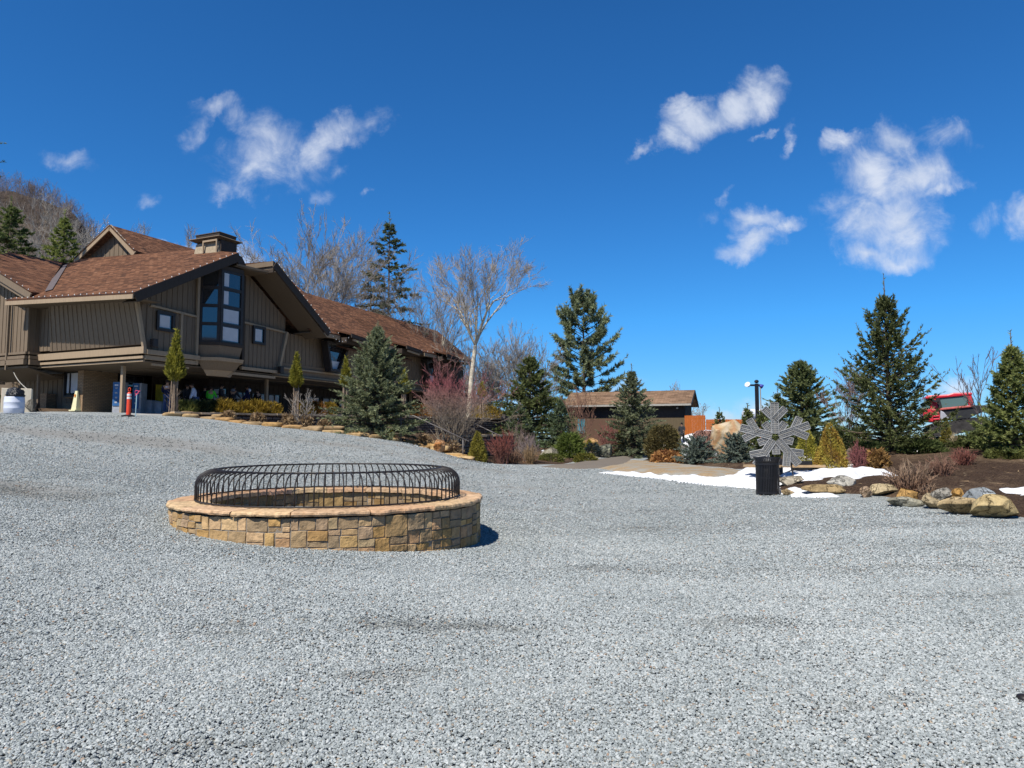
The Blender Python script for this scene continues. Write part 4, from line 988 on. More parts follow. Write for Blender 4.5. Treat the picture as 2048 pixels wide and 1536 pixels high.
bayband(6.24, 6.395, .06, DARKTRIM); bayband(5.62, 6.235, .02, WOOD, -.12); bayband(5.44, 5.615, .10, LIT_TRIM, .06); bayband(5.02, 5.435, -.02, WOOD, -.35); bayband(4.72, 5.015, -.40, LIT_TRIM, -.62); bayband(10.155, 10.4, .0, DARKTRIM)
# windows of the gable face
win(.66, 1.40, 6.78, 7.46, 'y', -.035, fw=.13, blind=.96); win(6.76, 7.44, 6.86, 7.62, 'y', -.035, fw=.13, blind=.96)
for (x, z) in ((.28, 5.98), (8.62, 5.42)):
    m = MB(); m.box(x - .14, x + .14, -.42, -.16, z - .2, z + .2); o = m.build('wall_speaker', FRAME, None, bevel=.03); o.location = LO; o.rotation_euler = (0, 0, LA)
    tag(o, 'black box speaker at the corner of the leaning left gable' if x < 1 else 'black box speaker at the foot of the slanted post right of the small window', 'speaker')
# second band right of the bay
beam('band_board', (5.8, -.1, 5.30), (8.75, -.1, 5.30), .16, .16); beam('band_board', (5.0, .05, 4.98), (8.5, .05, 4.98), .14, .14, LIT_TRIM)

# right wing
siding('wall', [(8.7, 5.95), (31.5, 5.95), (31.5, 7.75), (9.3, 7.75)], 'y', .35, WOOD, lodge, sp=.34)
MB().box(8.6, 31.6, .30, .42, 5.18, 5.94).build('wall_skirt', WOOD, lodge)
beam('band_board', (8.6, .22, 5.62), (31.6, .22, 5.62), .12, .10); beam('band_board', (8.4, .2, 5.14), (31.7, .2, 5.14), .16, .18, LIT_TRIM)
WR = [(9.4, -.95, 8.05), (31.2, -.95, 8.05), (33.2, 4.2, 11.15), (26, 4.2, 11.55), (11.5, 4.2, 11.75), (9.0, 4.0, 11.6)]
mk_roof('roof_slope', [(10.2, -.95, 8.0), (31.0, -.95, 8.0), (33.6, 4.2, 11.35), (10.2, 4.2, 11.7)], .12, (1, 0, 0))
mk_roof('roof_slope', [(10.2, 4.22, 11.68), (33.6, 4.22, 11.33), (32.0, 9.5, 8.2), (10.2, 9.5, 8.2)], .12, (1, 0, 0))
for (xa, xb) in ((11.0, 13.0), (15.4, 19.2), (23.0, 24.8)): beam('fascia', (xa, -.97, 7.80), (xb, -.97, 7.80), .07, .24, LIT_TRIM)
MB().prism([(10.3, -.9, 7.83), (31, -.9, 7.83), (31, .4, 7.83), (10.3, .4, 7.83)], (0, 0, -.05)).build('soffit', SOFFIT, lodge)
# roof brackets that jut over the trapezoid windows
for xa in (13.0, 19.2, 24.8):
    mk_roof('bracket_roof', [(xa, -1.9, 8.02), (xa + 2.5, -1.55, 7.95), (xa + 2.5, -.6, 8.32), (xa - .1, -.6, 8.36)], .10, (1, 0, 0))
    beam('fascia', (xa - .05, -1.92, 7.86), (xa + 2.55, -1.57, 7.79), .08, .2, DARKTRIM); beam('fascia', (xa + .3, -1.78, 7.66), (xa + 2.3, -1.5, 7.6), .08, .12, LIT_TRIM)
    MB().box(xa + .1, xa + 2.4, -1.45, .4, 7.5, 7.82).build('bracket', DARKTRIM, lodge)
    w0 = xa - .35
    fr = MB(); zt, zb = 7.45, 5.85
    for a, b in (((w0 - .12, zt), (w0 + .28, zb)), ((w0 + 1.95, zt), (w0 + 1.15, zb)), ((w0 - .2, zt + .06), (w0 + 2.05, zt + .06)), ((w0 + .2, zb - .06), (w0 + 1.25, zb - .06))):
        fr.bar((a[0], -.22, a[1]), (b[0], -.22, b[1]), .5, .16, up=(1, 0, 0) if abs(a[1] - b[1]) > .3 else (0, 0, 1))
    f_ = fr.build('window', FRAME, lodge)
    m = MB(); m.face([(w0 + .3, -.2, zb), (w0 + 1.13, -.2, zb), (w0 + 1.9, -.2, zt), (w0 - .05, -.2, zt)]); m.build('pane', GLASS, f_)
    m = MB(); m.face([(w0 + .34, -.206, zb + .04), (w0 + 1.09, -.206, zb + .04), (w0 + 1.35, -.206, zb + .55), (w0 + .22, -.206, zb + .55)]); m.build('blind', BLIND, f_)
    mk_roof('window_hood', [(w0 + 1.1, -.95, 7.28), (w0 + 2.5, -.95, 7.24), (w0 + 2.7, .34, 7.66), (w0 + .9, .34, 7.68)], .14, (1, 0, 0))
    win(w0 + 2.35, w0 + 2.6, 6.6, 7.15, 'y', .34, fw=.05)

# left wing with its own gable
siding('wall', [(7.78, 5.9), (12.5, 5.9), (12.5, 10.4), (11.5, 10.2), (7.78, 8.25)], 'x', -.62, WOOD_ALIAS, lodge, sp=.31)
siding('wall', [(-.60, 5.9), (.05, 5.9), (.05, 8.3), (-.60, 8.3)], 'y', 7.80, WOOD, lodge, sp=.3)
beam('downspout', (-.78, 9.2, 5.0), (-.78, 9.2, 8.6), .1, .1, WOOD_ALIAS, up=(0, 1, 0))
for (z, h, w, e) in ((5.82, .12, .14, .0), (5.60, .16, .16, .03), (5.36, .26, .18, .06), (5.12, .10, .10, -.12)):
    beam('band_board', (-.68 - e, 7.72, z), (-.68 - e, 12.6, z), w, h, WOOD_ALIAS); beam('band_board', (-.6, 7.72 - e, z), (.1, 7.72 - e, z), w, h, WOOD)
MB().prism([(-.6, 7.7, 5.06), (-.6, 12.6, 5.06), (1.2, 12.6, 4.6), (1.2, 7.7, 4.6)], (0, 0, .06)).build('lower_soffit', SOFFIT, lodge)
s2 = 1.17 / 2.55
LG = lambda y: 8.74 + (y - 6.6) * s2 - .02
mk_roof('roof_slope', [(-1.3, 6.6, LG(6.6)), (-1.3, 14.2, LG(14.2)), (6.2, 14.2, LG(14.2) + .2), (5.0, 14.15, LG(14.2) + .2), (-.5, 6.9, LG(6.8))], .14, (1, 0, 0))
beam('fascia', (-1.33, 6.55, LG(6.55) - .22), (-1.33, 14.2, LG(14.2) - .22), .08, .30, WOOD_ALIAS); beam('fascia', (-1.25, 6.75, LG(6.75) - .48), (-1.25, 14.2, LG(14.2) - .48), .08, .18, WOOD_ALIAS)
MB().prism([(-1.2, 6.8, LG(6.8) - .5), (-1.2, 14, LG(14) - .5), (-.5, 14, LG(14) - .5), (-.5, 6.8, LG(6.8) - .5)], (0, 0, -.05)).build('soffit', SOFFIT, lodge)
FLASH = plain('valley_metal', (.12, .10, .10), .7, .2)
MB().prism([(-.62, 6.62, ZL(-.62, 6.62) + .05), (-.32, 6.5, ZL(-.32, 6.5) + .05), (5.15, 13.9, ZL(5.15, 13.9) + .05), (4.85, 14.2, ZL(4.85, 14.2) + .05)], (0, 0, .006)).build('valley_flashing', FLASH, lodge)
# small gable on the hall roof
gp, g0, g1_ = (6.5, 11.8, 14.75), (6.5, 14.85, 13.1), (6.5, 9.7, 13.0)
siding('gable_wall', [(9.95, 12.85), (14.5, 12.85), (14.5, 13.15), (11.8, 14.45)], 'x', 6.85, WOOD_ALIAS, lodge, sp=.42)
beam('fascia', (6.35, 15.1, 12.86), (6.35, 11.78, 14.72), .08, .34, LIT_TRIM); beam('fascia', (6.35, 9.45, 12.72), (6.35, 11.8, 14.72), .08, .34, LIT_TRIM)
mk_roof('roof_slope', [(6.3, 9.4, 12.95), (6.3, 11.8, 14.85), (22, 11.8, 14.85), (22, 8.6, 12.3)], .10, (1, 0, 0)); mk_roof('roof_slope', [(6.3, 15.2, 13.0), (6.3, 11.8, 14.84), (22, 11.8, 14.84), (22, 15.2, 13.0)], .10, (1, 0, 0))
# chimney on the ridge
ch = thing('chimney', None, None); ch.parent = lodge
STUC = plain('chimney_stucco', (.36, .29, .20), .9, .1); 
def frus(name, z0, z1, a, b, mat):
    P = lambda o_, z: [(5.0 - o_, .9 - o_, z), (6.25 + o_, .9 - o_, z), (6.25 + o_, 2.75 + o_, z), (5.0 - o_, 2.75 + o_, z)]
    m = MB(); m.add(P(a, z0) + P(b, z1), [(3, 2, 1, 0), (4, 5, 6, 7), (0, 1, 5, 4), (1, 2, 6, 5), (2, 3, 7, 6), (3, 0, 4, 7)]); return m.build(name, mat, ch)
frus('chimney_stack', 11.0, 12.22, .10, -.06, STUC); frus('chimney_neck', 12.22, 12.30, -.09, -.09, DARKTRIM); frus('chimney_flare', 12.30, 12.42, .0, .22, SOFFIT); frus('chimney_flare', 12.42, 12.46, .23, .20, WOOD_ALIAS); frus('chimney_cap', 12.46, 12.70, -.05, -.03, DARKTRIM); frus('chimney_lid', 12.70, 12.75, .0, -.03, DARKTRIM)
for y0 in (.98,):
    m = MB(); m.box(4.86, 4.93, .92, 1.0, 11.6, 12.3); m.box(4.86, 4.93, 1.92, 2.0, 11.6, 12.3); m.box(4.86, 4.93, 1.0, 1.92, 12.2, 12.3); m.build('chimney_panel', LIT_TRIM, ch)
    m = MB(); m.box(5.05, 6.15, .80, .86, 11.7, 12.28); m.build('chimney_panel', DARKTRIM, ch)
# lower storey: brick pier, recessed walls, storefront
MB().box(1.0, 2.9, 5.75, 6.2, 2.2, 5.0).build('brick_pier', BRICK, lodge)
siding('wall', [(6.2, 2.3), (13, 2.3), (13, 5.0), (6.2, 5.0)], 'x', 1.75, WOOD, lodge, sp=.4)
MB().box(1.5, 1.74, 6.2, 8.0, 2.3, 3.35).build('brick_base', BRICK, lodge)
MB().box(1.2, 1.7, 9.0, 9.8, 2.3, 3.9).build('brick_base', BRICK, lodge)
win(6.45, 7.75, 3.75, 4.98, 'x', 1.42, fw=.08, mull=(7.35,), blind=.9)
MB().box(1.44, 1.73, 6.36, 7.84, 3.62, 3.70).build('window_sill', LIT_TRIM, lodge)
beam('downspout', (.3, 8.3, 5.05), (.55, 8.6, 3.1), .12, .12, WOOD_ALIAS, up=(0, 1, 0))
MB().box(2.9, 4.6, 5.85, 6.1, 2.5, 3.7).build('wall_panel', WOOD, lodge); 
win(2.98, 4.55, 3.8, 4.9, 'y', 5.95, fw=.06)
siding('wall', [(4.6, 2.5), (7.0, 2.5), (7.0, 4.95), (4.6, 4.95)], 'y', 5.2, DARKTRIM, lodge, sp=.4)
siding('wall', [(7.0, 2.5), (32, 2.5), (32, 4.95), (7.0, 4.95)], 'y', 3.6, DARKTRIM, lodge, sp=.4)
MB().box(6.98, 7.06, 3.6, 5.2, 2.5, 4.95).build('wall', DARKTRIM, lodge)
for (a, b, z0, z1, bl_) in ((4.8, 6.2, 2.9, 4.3, .0), (7.3, 8.3, 3.5, 4.4, .9), (9.0, 10.1, 3.2, 4.25, .8), (10.3, 11.4, 3.2, 4.25, .85), (11.7, 12.7, 2.9, 4.25, .9), (15.2, 16.6, 2.9, 4.3, .5), (16.9, 18.3, 2.9, 4.3, .6), (18.7, 20.1, 2.9, 4.3, .4), (21, 24, 2.9, 4.3, 0)):
    y = 5.2 if a < 6.3 else 3.6
    win(a, b, z0, z1, 'y', y - .035, fw=.07, mull=((a + b) / 2,), rail=(z0 + (z1 - z0) * .62,), blind=bl_)
for p in ((.45, 2.0), (9.4, 1.5), (17, 1.5), (25, 1.5)): beam('post', (p[0], p[1], 2.5), (p[0], p[1], 5.0), .16, .16, LIT_TRIM, up=(0, 1, 0))
# inner core so that no light leaks through the house
MB().box(2.3, 31.4, 6.4, 9.3, 2.3, 8.0).build('house_core', DARKTRIM, lodge); MB().box(.15, 9, .5, 12, 5.2, 7.9).build('house_core', DARKTRIM, lodge); MB().box(9.2, 31.4, .6, 9, 5.2, 7.7).build('house_core', DARKTRIM, lodge)
siding('wall', [(.4, 5.2), (9.3, 5.2), (9.3, 7.7), (4.2, 11.2), (.4, 7.75)], 'x', 31.45, WOOD, lodge, out=1, sp=.4)
# terrace slab and its retaining walls
tp = [(-13.75, 28.7), (-8.76, 35.1), (-.6, 46.2)] + [tuple(L2W((31, 6, 0))[:2]), tuple(L2W((4, 6, 0))[:2]), tuple(L2W((2.2, 4, 0))[:2]), (-17.6, 31.2), (-15.4, 28.6)]
m = MB(); zt = [2.50, 2.58, 2.68, 2.70, 2.72, 2.72, 2.62, 2.52]
v = [(x, y, z) for (x, y), z in zip(tp, zt)]; m.add(v + [(x, y, .3) for x, y in tp], [tuple(range(7, -1, -1)), tuple(range(8, 16))] + [(i, (i + 1) % 8, 8 + (i + 1) % 8, 8 + i) for i in range(8)])
o = m.build('terrace', CONCRETE); tag(o, 'concrete terrace under the lodge overhang', 'terrace', kind='structure')
bm = bmesh.new(); bm.from_mesh(o.data); bmesh.ops.recalc_face_normals(bm, faces=bm.faces); bm.to_mesh(o.data); bm.free()

# ------------------------------------------------------------------ retaining walls, edging, steps, rails
WL = [Vector((-13.75, 28.7, 2.50)), Vector((-8.76, 35.1, 2.58)), Vector((-.6, 46.2, 2.68))]
def on_wall(u, back=.6):
    """point on the terrace just behind the retaining wall, seen in direction u"""
    tx = (u - 1024) / FPX
    for a_, b_ in ((WL[0], WL[1]), (WL[1], WL[2])):
        d = b_ - a_; den = d.x - tx * d.y
        t = (tx * a_.y - a_.x) / den
        if -.15 <= t <= 1.0 or (b_ is WL[2] and t > 0):
            n = Vector((-d.y, d.x, 0)).normalized(); p = a_ + d * t + n * back; return Vector((p.x, p.y, a_.z + (b_.z - a_.z) * max(0, min(1, t))))
    return WL[0].copy()
k = Mt('wall_block', .95, .1); v_ = k.co()
uvb = k.n('ShaderNodeUVMap', uv_map='UVMap').outputs[0]
br = k.n('ShaderNodeTexBrick', {'Scale': 1.0, 'Mortar Size': .02, 'Brick Width': .38, 'Row Height': .14}); k.l(uvb, br.inputs['Vector'])
br.inputs['Color1'].default_value = (.27, .18, .125, 1); br.inputs['Color2'].default_value = (.40, .27, .19, 1); br.inputs['Mortar'].default_value = (.05, .036, .028, 1)
n1 = k.noise(v_, 9, 5, .7); k.base(k.mix(1.0, br.outputs['Color'], k.ramp(n1.outputs[0], (.3, (.6, .6, .6)), (.7, (1.2, 1.15, 1.1))), 'MULTIPLY')); k.bump(k.math('SUBTRACT', n1.outputs[0], br.outputs['Fac']), .9, .06); BLOCK = k.m
TANSTONE = [rgb(c) for c in ('b99b70', 'ad8a5c', 'c4a678', 'a98f6b', 'b8935f')]
def retaining(name, label, pts, zb, over=.06, capc=(.50, .38, .25)):
    root = thing(name, label, 'retaining wall', pts[0]); o0 = Vector(pts[0]); m = MB(); L = 0
    for a_, b_ in zip(pts, pts[1:]):
        a_, b_ = Vector(a_) - o0, Vector(b_) - o0; d = Vector((b_ - a_)); d.z = 0; n = Vector((d.y, -d.x, 0)).normalized() * .12; l = d.length
        z0a, z0b = zb - o0.z, zb - o0.z; lo_a, lo_b = Vector((a_.x, a_.y, z0a)), Vector((b_.x, b_.y, z0b)); top = Vector((0, 0, -.08))
        m.face([lo_a + n, lo_b + n, b_ + n + top, a_ + n + top], [(L, 0), (L + l, 0), (L + l, b_.z - z0b), (L, a_.z - z0a)])
        m.face([lo_b - n, lo_a - n, a_ - n + top, b_ - n + top], [(0, 0), (l, 0), (l, 2), (0, 2)])
        m.face([lo_a - n, lo_a + n, a_ + n + top, a_ - n + top], [(0, 0), (.24, 0), (.24, 2), (0, 2)]); m.face([lo_b + n, lo_b - n, b_ - n + top, b_ + n + top], [(0, 0), (.24, 0), (.24, 2), (0, 2)]); L += l
    m.build('wall_blocks', BLOCK, root)
    rs = np.random.RandomState(4); m = MB()
    for a_, b_ in zip(pts, pts[1:]):
        a_, b_ = Vector(a_) - o0, Vector(b_) - o0; d = b_ - a_; l = d.length; s = 0; n = Vector((d.y, -d.x, 0)).normalized()
        while s < l - .05:
            e = min(s + rs.uniform(.35, .7), l); p, q_ = a_ + d * (s / l), a_ + d * ((e - .015) / l); wv = rs.uniform(.34, .42); m.col = tuple(np.array(capc) * rs.uniform(.7, 1.25))
            sh = n * rs.uniform(-.02, over); up = Vector((0, 0, rs.uniform(-.012, .012))); m.bar(p + sh + up - Vector((0, 0, .035)), q_ + sh + up - Vector((0, 0, .035)), wv, .085); s = e
    m.build('cap_stones', STONE, root); return root
retaining('retaining_wall', 'long dark block retaining wall holding the terrace planting below the lodge', [p + Vector((0, 0, .09)) for p in WL], .6)
p0, p1 = at(912, 871, 31), at(1024, 868, 34)
retaining('retaining_wall', 'low red-brown block wall with a flat tan cap beside the lower handrail', [p0, p1], .2, .1, (.40, .31, .2))
p0, p1 = at(700, 850, 35.5), at(905, 852, 37.5); 
rs = np.random.RandomState(14)
def slab(name, label, cat, c, L, Wd, H, rz, seed, col, group=None):
    """rough stone slab lying flat, top at c.z"""
    V, F = rock_mesh(seed, (L, Wd, H), 3, 6, .03, lo=.75, hi=.95); V = np.sign(V) * (np.abs(V) / np.array([L, Wd, H]) * 2) ** .55 * np.array([L, Wd, H]) / 2
    mid = V[F].mean(1); f = vnoise(np.c_[mid[:, 0] * 3 + mid[:, 2] * 5, mid[:, 1] * 3 + mid[:, 2] * 7], 1.4, seed, 4); cc = lerp(col, tuple(x * .62 for x in col), np.clip((f - .42) * 3, 0, 1))
    o = mesh_np(name, V, F, STONE, None, cc); o.location = (c[0], c[1], c[2] - H / 2); o.rotation_euler = (0, 0, rz); return tag(o, label, cat, group)
EP = [Vector((x, y, g1(x, y))) for x, y in [(-13.8, 28.25)] + PX((400, 836), (480, 846), (560, 855), (640, 863.5), (740, 876), (800, 884))]
tot = []
for a_, b_ in zip(EP, EP[1:]):
    d = b_ - a_; n_ = max(1, round(d.length / .85))
    for i in range(n_): tot.append((a_ + d * ((i + .5) / n_), math.atan2(d.y, d.x), d.length / n_))
for i, (c, an, l) in enumerate(tot):
    n = Vector((-math.sin(an), math.cos(an), 0)); c = c + n * rs.uniform(.12, .3)
    slab('edging_stone', 'flat tan flagstone of the low edging between the gravel and the terrace garden', 'edging stone', (c.x, c.y, g1(c.x, c.y) + rs.uniform(.09, .17)), l * rs.uniform(.85, 1.08), rs.uniform(.34, .5), .2, an + rs.normal() * .08, 100 + i, TANSTONE[rs.randint(5)], 'flagstone edging along the gravel')
    if rs.rand() < .6 and i > 0:
        c2 = c + n * rs.uniform(.3, .45); slab('edging_stone', 'flat tan flagstone laid as a second course behind the low edging', 'edging stone', (c2.x, c2.y, g1(c2.x, c2.y) + rs.uniform(.18, .26)), l * rs.uniform(.6, .95), rs.uniform(.3, .42), .16, an + rs.normal() * .1, 160 + i, TANSTONE[rs.randint(5)], 'second course of the flagstone edging')
st = thing('stone_steps', 'flight of rough tan stone steps descending to the gravel yard', 'steps', at(838, 881, 28.8))
b0_ = at(838, 881, 28.8); rs = np.random.RandomState(23)
for i, (u, v, w_, Y) in enumerate(((836, 882, 76, 29.5), (850, 890, 70, 29.1), (860, 899, 80, 28.75), (904, 908, 48, 28.4), (911, 916, 52, 28.05), (930, 921, 40, 27.7))):
    c = at(u, v, Y); c.z = max(c.z, g1(c.x, c.y) + .20); L_w = w_ / FPX * Y; nS = 2 if L_w > 1.2 else 1
    for j in range(nS):
        o = slab('step', None, None, (c.x - b0_.x + (j - (nS - 1) / 2) * L_w / nS, c.y - b0_.y + (j - .5) * .05 * (nS - 1), c.z - b0_.z + rs.uniform(-.012, .012)), L_w / nS + rs.uniform(-.02, .02), .62, .24, R(-8) + rs.normal() * .05, 300 + i * 2 + j, TANSTONE[rs.randint(5)]); o.parent = st
RAILM = plain('rail_steel', (.15, .135, .125), .5, .4)
def rail(label, pts, posts):
    r = thing('handrail', label, 'handrail', pts[0]); o0 = Vector(pts[0])
    MB().tube([Vector(p) - o0 for p in pts], .025, 8).build('rail', RAILM, r, smooth=True)
    for a_, b_ in posts: MB().tube([Vector(a_) - o0, Vector(b_) - o0], .026, 8).build('post', RAILM, r, smooth=True)
rail('long dark steel handrail sloping down beside the stone steps', [at(801, 832, 28.6), at(827, 831.5, 28.6), at(938, 883, 27.8)], [(at(802, 884, 28.6), at(802, 832, 28.6)), (at(926, 921, 27.9), at(926, 877.5, 27.9))])
rail('short steel handrail further right behind the golden cone shrub', [at(938, 842, 31), at(1003, 873, 30)], [(at(948, 868, 30.9), at(948, 847, 30.9)), (at(985, 880, 30.3), at(985, 864.5, 30.3))])

# ------------------------------------------------------------------ rocks along the right
GR, TN, OC, GY = rgb('b4b4ac'), rgb('c8b088'), rgb('bd955c'), rgb('a3aaae')
def rk(label, u0, u1, vt, vb, col, seed, rz=0.0, Y=None, asp=.8, col2=None, zo=0.0, grp='rocks edging the gravel on the right', **kw):
    """rock that spans pixels u0..u1 and vt..vb of the survey"""
    p = G((u0 + u1) / 2, vb - 2) if Y is None else on((u0 + u1) / 2, Y)
    Yd = p.y; w_ = (u1 - u0) / FPX * Yd; h_ = (vb - vt) / FPX * Yd
    kw.setdefault('lo', .36); kw.setdefault('hi', .68); kw.setdefault('cuts', 13)
    return rock('rock' if grp else 'boulder', label, 'rock' if grp else 'boulder', (p.x, p.y + w_ * asp * .3, p.z + zo), (w_ * 1.04, w_ * asp, h_ * 1.16), seed, col, col2, grp, rz, sink=.05, **kw)
rk('flat grey and tan rock in the snow just right of the trash can', 1556, 1614, 957, 976, rgb('b8ae9a'), 401, .1)
rk('small tan stone half buried in snow in front of the trash can', 1566, 1590, 981, 993, TN, 402)
rk('long low tan rock between two strips of snow', 1608, 1690, 973, 991, rgb('c9ae80'), 403, .05, asp=.5)
rk('smooth oval grey rock lying against the snow bank', 1662, 1720, 956, 980, rgb('b9b5aa'), 404, -.12)
rk('small upright tan stone set alone in the gravel edge', 1722, 1746, 977, 997, rgb('b39a80'), 405)
rk('smooth pale tan rock left of the ochre one', 1747, 1797, 972, 994, rgb('c6b38e'), 406, -.1)
rk('angular ochre rock in the middle of the row', 1803, 1847, 981, 1006, OC, 407, .3)
rk('low flat grey-tan rock sunk in the gravel below the ochre rock', 1782, 1850, 998, 1017, rgb('a8a492'), 408, -.25, asp=.5)
rk('square tan block at the left end of the lower course', 1847, 1890, 992, 1020, rgb('baa886'), 409, .1, lo=.5, hi=.7)
rk('grey angular rock of the upper course above the square block', 1866, 1908, 974, 1002, rgb('a8a398'), 410, .2, Y=15.2, zo=.12)
rk('small upright orange rock wedged in the upper course', 1903, 1925, 974, 1002, rgb('c69a5a'), 411, Y=15.1, asp=1.0, zo=.12)
rk('large flat blue-grey rock on top of the right wall of rocks', 1922, 1990, 979, 1010, GY, 412, -.06, Y=14.7, asp=.7, zo=.16)
rk('broad tan block in the lower course under the blue-grey rock', 1887, 1968, 1002, 1033, rgb('cdb58a'), 413, -.05, asp=.6, lo=.5, hi=.7)
rk('biggest tan rock at the right edge of the photo', 1960, 2056, 996, 1042, rgb('c2ad80'), 434, .1, asp=.7, lo=.3, hi=.55, col2=rgb('93794f'))
rk('small pale stone under the broad tan block', 1958, 1978, 1026, 1038, rgb('b3a68c'), 415)
k = Mt('veined_sandstone', .9, .15); v_ = k.co(); n1 = k.noise(v_, 1.5, 5, .6, 1.5); wv = k.n('ShaderNodeTexWave', {'Scale': .35, 'Distortion': 16.0, 'Detail': 3.0, 'Detail Scale': 1.1}); k.l(v_, wv.inputs['Vector'])
k.base(k.mix(.55, k.ramp(wv.outputs[0], (.1, (.40, .15, .05)), (.4, (.46, .28, .13)), (.7, (.52, .40, .25)), (.95, (.62, .54, .42))), k.ramp(n1.outputs[0], (.3, (.30, .22, .10)), (.5, (.50, .37, .22)), (.7, (.60, .50, .36))))); k.bump(k.noise(v_, 7, 5, .7).outputs[0], .8, .04); SANDST = k.m
rk('big veined orange and cream sandstone boulder behind the blue dwarf spruces', 1424, 1500, 848, 924, OC, 420, .2, grp=None, Y=33, asp=.7, mat=SANDST, lo=.5, hi=.8)
rk('upright orange boulder at the foot of the stone steps', 866, 890, 895, 919, rgb('b87d4c'), 421, .5, grp=None, Y=27.2, asp=.7, col2=rgb('c49a72'))
rk('grey lichen covered boulder with snow on both sides', 1079, 1122, 883, 906, rgb('9a9484'), 422, .2, grp=None, Y=35.6, col2=rgb('7d7a5e'))
rk('grey mossy boulder beside the dark dwarf spruce', 1196, 1226, 876, 901, rgb('6d6d62'), 423, .1, grp=None, Y=40, col2=rgb('96967e'))
rk('upright grey standing stone behind the red twigs', 1690, 1711, 880, 922, rgb('8f8274'), 424, .1, grp=None, Y=22.6, asp=.4, lo=.75)
rk('tan sandstone boulder in front of the long low building', 1160, 1196, 846, 868, rgb('c09a68'), 425, .1, grp=None, Y=50)
rk('pale tan boulder glimpsed through the dark spruces', 1098, 1124, 843, 866, rgb('b9975f'), 426, .4, grp=None, Y=46)
rk('grey rounded rock behind the white barrel at the lodge corner', 44, 62, 798, 822, rgb('948d80'), 427, .1, grp=None, Y=29.5)
rk('grey rock at the left edge behind the white barrel', -14, 8, 784, 802, rgb('948d80'), 428, .1, grp=None, Y=32)

# ------------------------------------------------------------------ conifers
sp_prof = lambda t: (1 - t) ** .78 * (1.0 if t > .06 else .85)
SPB = dict(ca=(.034, .043, .022), cb=(.110, .122, .068), tip=(.20, .21, .125))
SPD = dict(ca=(.028, .036, .014), cb=(.085, .098, .036), tip=(.135, .15, .06))
def tree_h(u, vt, Y, base=None):
    p = on(u, Y) if base is None else base
    return p, EYE + (HOR - vt) / FPX * Y - p.z
p, h = tree_h(752, 636, 29)
conifer('blue_spruce', 'full blue-green spruce in front of the right wing of the lodge', 'spruce', p, h, 1.72, 1, gain=3.0, jag=.22, nb=220, prof=lambda t: (1 - t) ** .84, e0=.02, e1=.95, tw=20, twl=.42, bl=.115, bw=.027, per=13, leader=.10, **SPB)
p, h = tree_h(1060, 708, 46)
conifer('spruce', 'broad dark spruce left of the tall white pine', 'spruce', p, h, 2.45, 2, nb=150, prof=lambda t: (1 - t) ** .6 * (.75 if t > .5 else 1), e0=-.05, e1=.8, tw=20, twl=.62, bl=.17, bw=.044, per=12, **SPD)
p, h = tree_h(1122, 800, 44)
conifer('spruce', 'small spruce crowding the right side of the broad dark one', 'spruce', p, h, 1.35, 3, nb=90, e0=0, e1=.8, tw=14, twl=.4, bl=.13, bw=.034, per=10, ca=(.03, .045, .025), cb=(.09, .115, .06), tip=(.14, .16, .09))
p, h = tree_h(1038, 800, 41)
conifer('spruce', 'young spruce with a bare leader at the left foot of the broad dark one', 'spruce', p, h, 1.1, 33, nb=70, e0=0, e1=.7, tw=12, twl=.34, bl=.12, bw=.03, per=10, leader=.16, ca=(.03, .045, .025), cb=(.085, .105, .05), tip=(.13, .15, .08))
p, h = tree_h(1265, 728, 42)
conifer('blue_spruce', 'grey-green spruce standing before the long low building', 'spruce', p, h, 1.75, 4, nb=140, e0=-.05, e1=.85, tw=17, twl=.5, bl=.15, bw=.038, per=11, leader=.1, ca=(.034, .042, .024), cb=(.11, .122, .068), tip=(.18, .19, .12))
p, h = tree_h(1605, 718, 40)
conifer('spruce', 'dense olive-green spruce behind the snowflake sculpture', 'spruce', p, h, 2.0, 5, nb=170, prof=lambda t: (1 - t) ** .68, e0=.05, e1=.9, tw=18, twl=.5, bl=.15, bw=.04, per=12, ca=(.04, .055, .022), cb=(.105, .12, .05), tip=(.17, .18, .08), jag=.15)
p, h = tree_h(1780, 545, 25)
conifer('spruce', 'tallest dark green spruce on the mulch bank with a long bare leader', 'spruce', p, h, 1.62, 6, nb=165, prof=lambda t: (1 - t) ** .7 * (.80 + .28 * math.sin(t * 19) ** 2), e0=.12, e1=1.05, droop=.10, upturn=.22, tw=19, twl=.5, bl=.11, bw=.027, per=13, leader=.15, jag=.42, ca=(.024, .031, .012), cb=(.08, .092, .034), tip=(.14, .145, .07))
p, h = tree_h(2032, 660, 22)
conifer('spruce', 'yellow-green spruce cut by the right edge of the photo', 'spruce', p, h, 1.0, 7, nb=130, e0=.1, e1=.95, upturn=.2, tw=18, twl=.45, bl=.11, bw=.028, per=12, leader=.16, ca=(.035, .05, .015), cb=(.12, .135, .045), tip=(.2, .2, .08))
p, h = tree_h(1968, 862, 24)
conifer('spruce', 'low dark young spruce left of the spruce at the right edge', 'spruce', p, h, .6, 8, nb=60, e0=.05, e1=.8, tw=14, twl=.4, bl=.11, bw=.028, per=11, **SPD)
p, h = tree_h(775, 418, 62, Vector((-10.9, 62, 2.6)))
conifer('spruce', 'tall thin sparse spruce rising behind the long right roof', 'spruce', p, h, 4.0, 9, nb=120, prof=lambda t: (1 - t) ** .75 * (.55 + .65 * abs(math.sin(t * 23 + .4))), e0=-.25, e1=.55, droop=.28, upturn=.1, tw=15, twl=1.0, bl=.30, bw=.075, per=11, leader=.05, jag=.5, ca=(.022, .03, .016), cb=(.075, .085, .04), tip=(.11, .11, .06), trunk_r=.2)
p, h = tree_h(738, 505, 66, Vector((-13.3, 66, 2.6)))
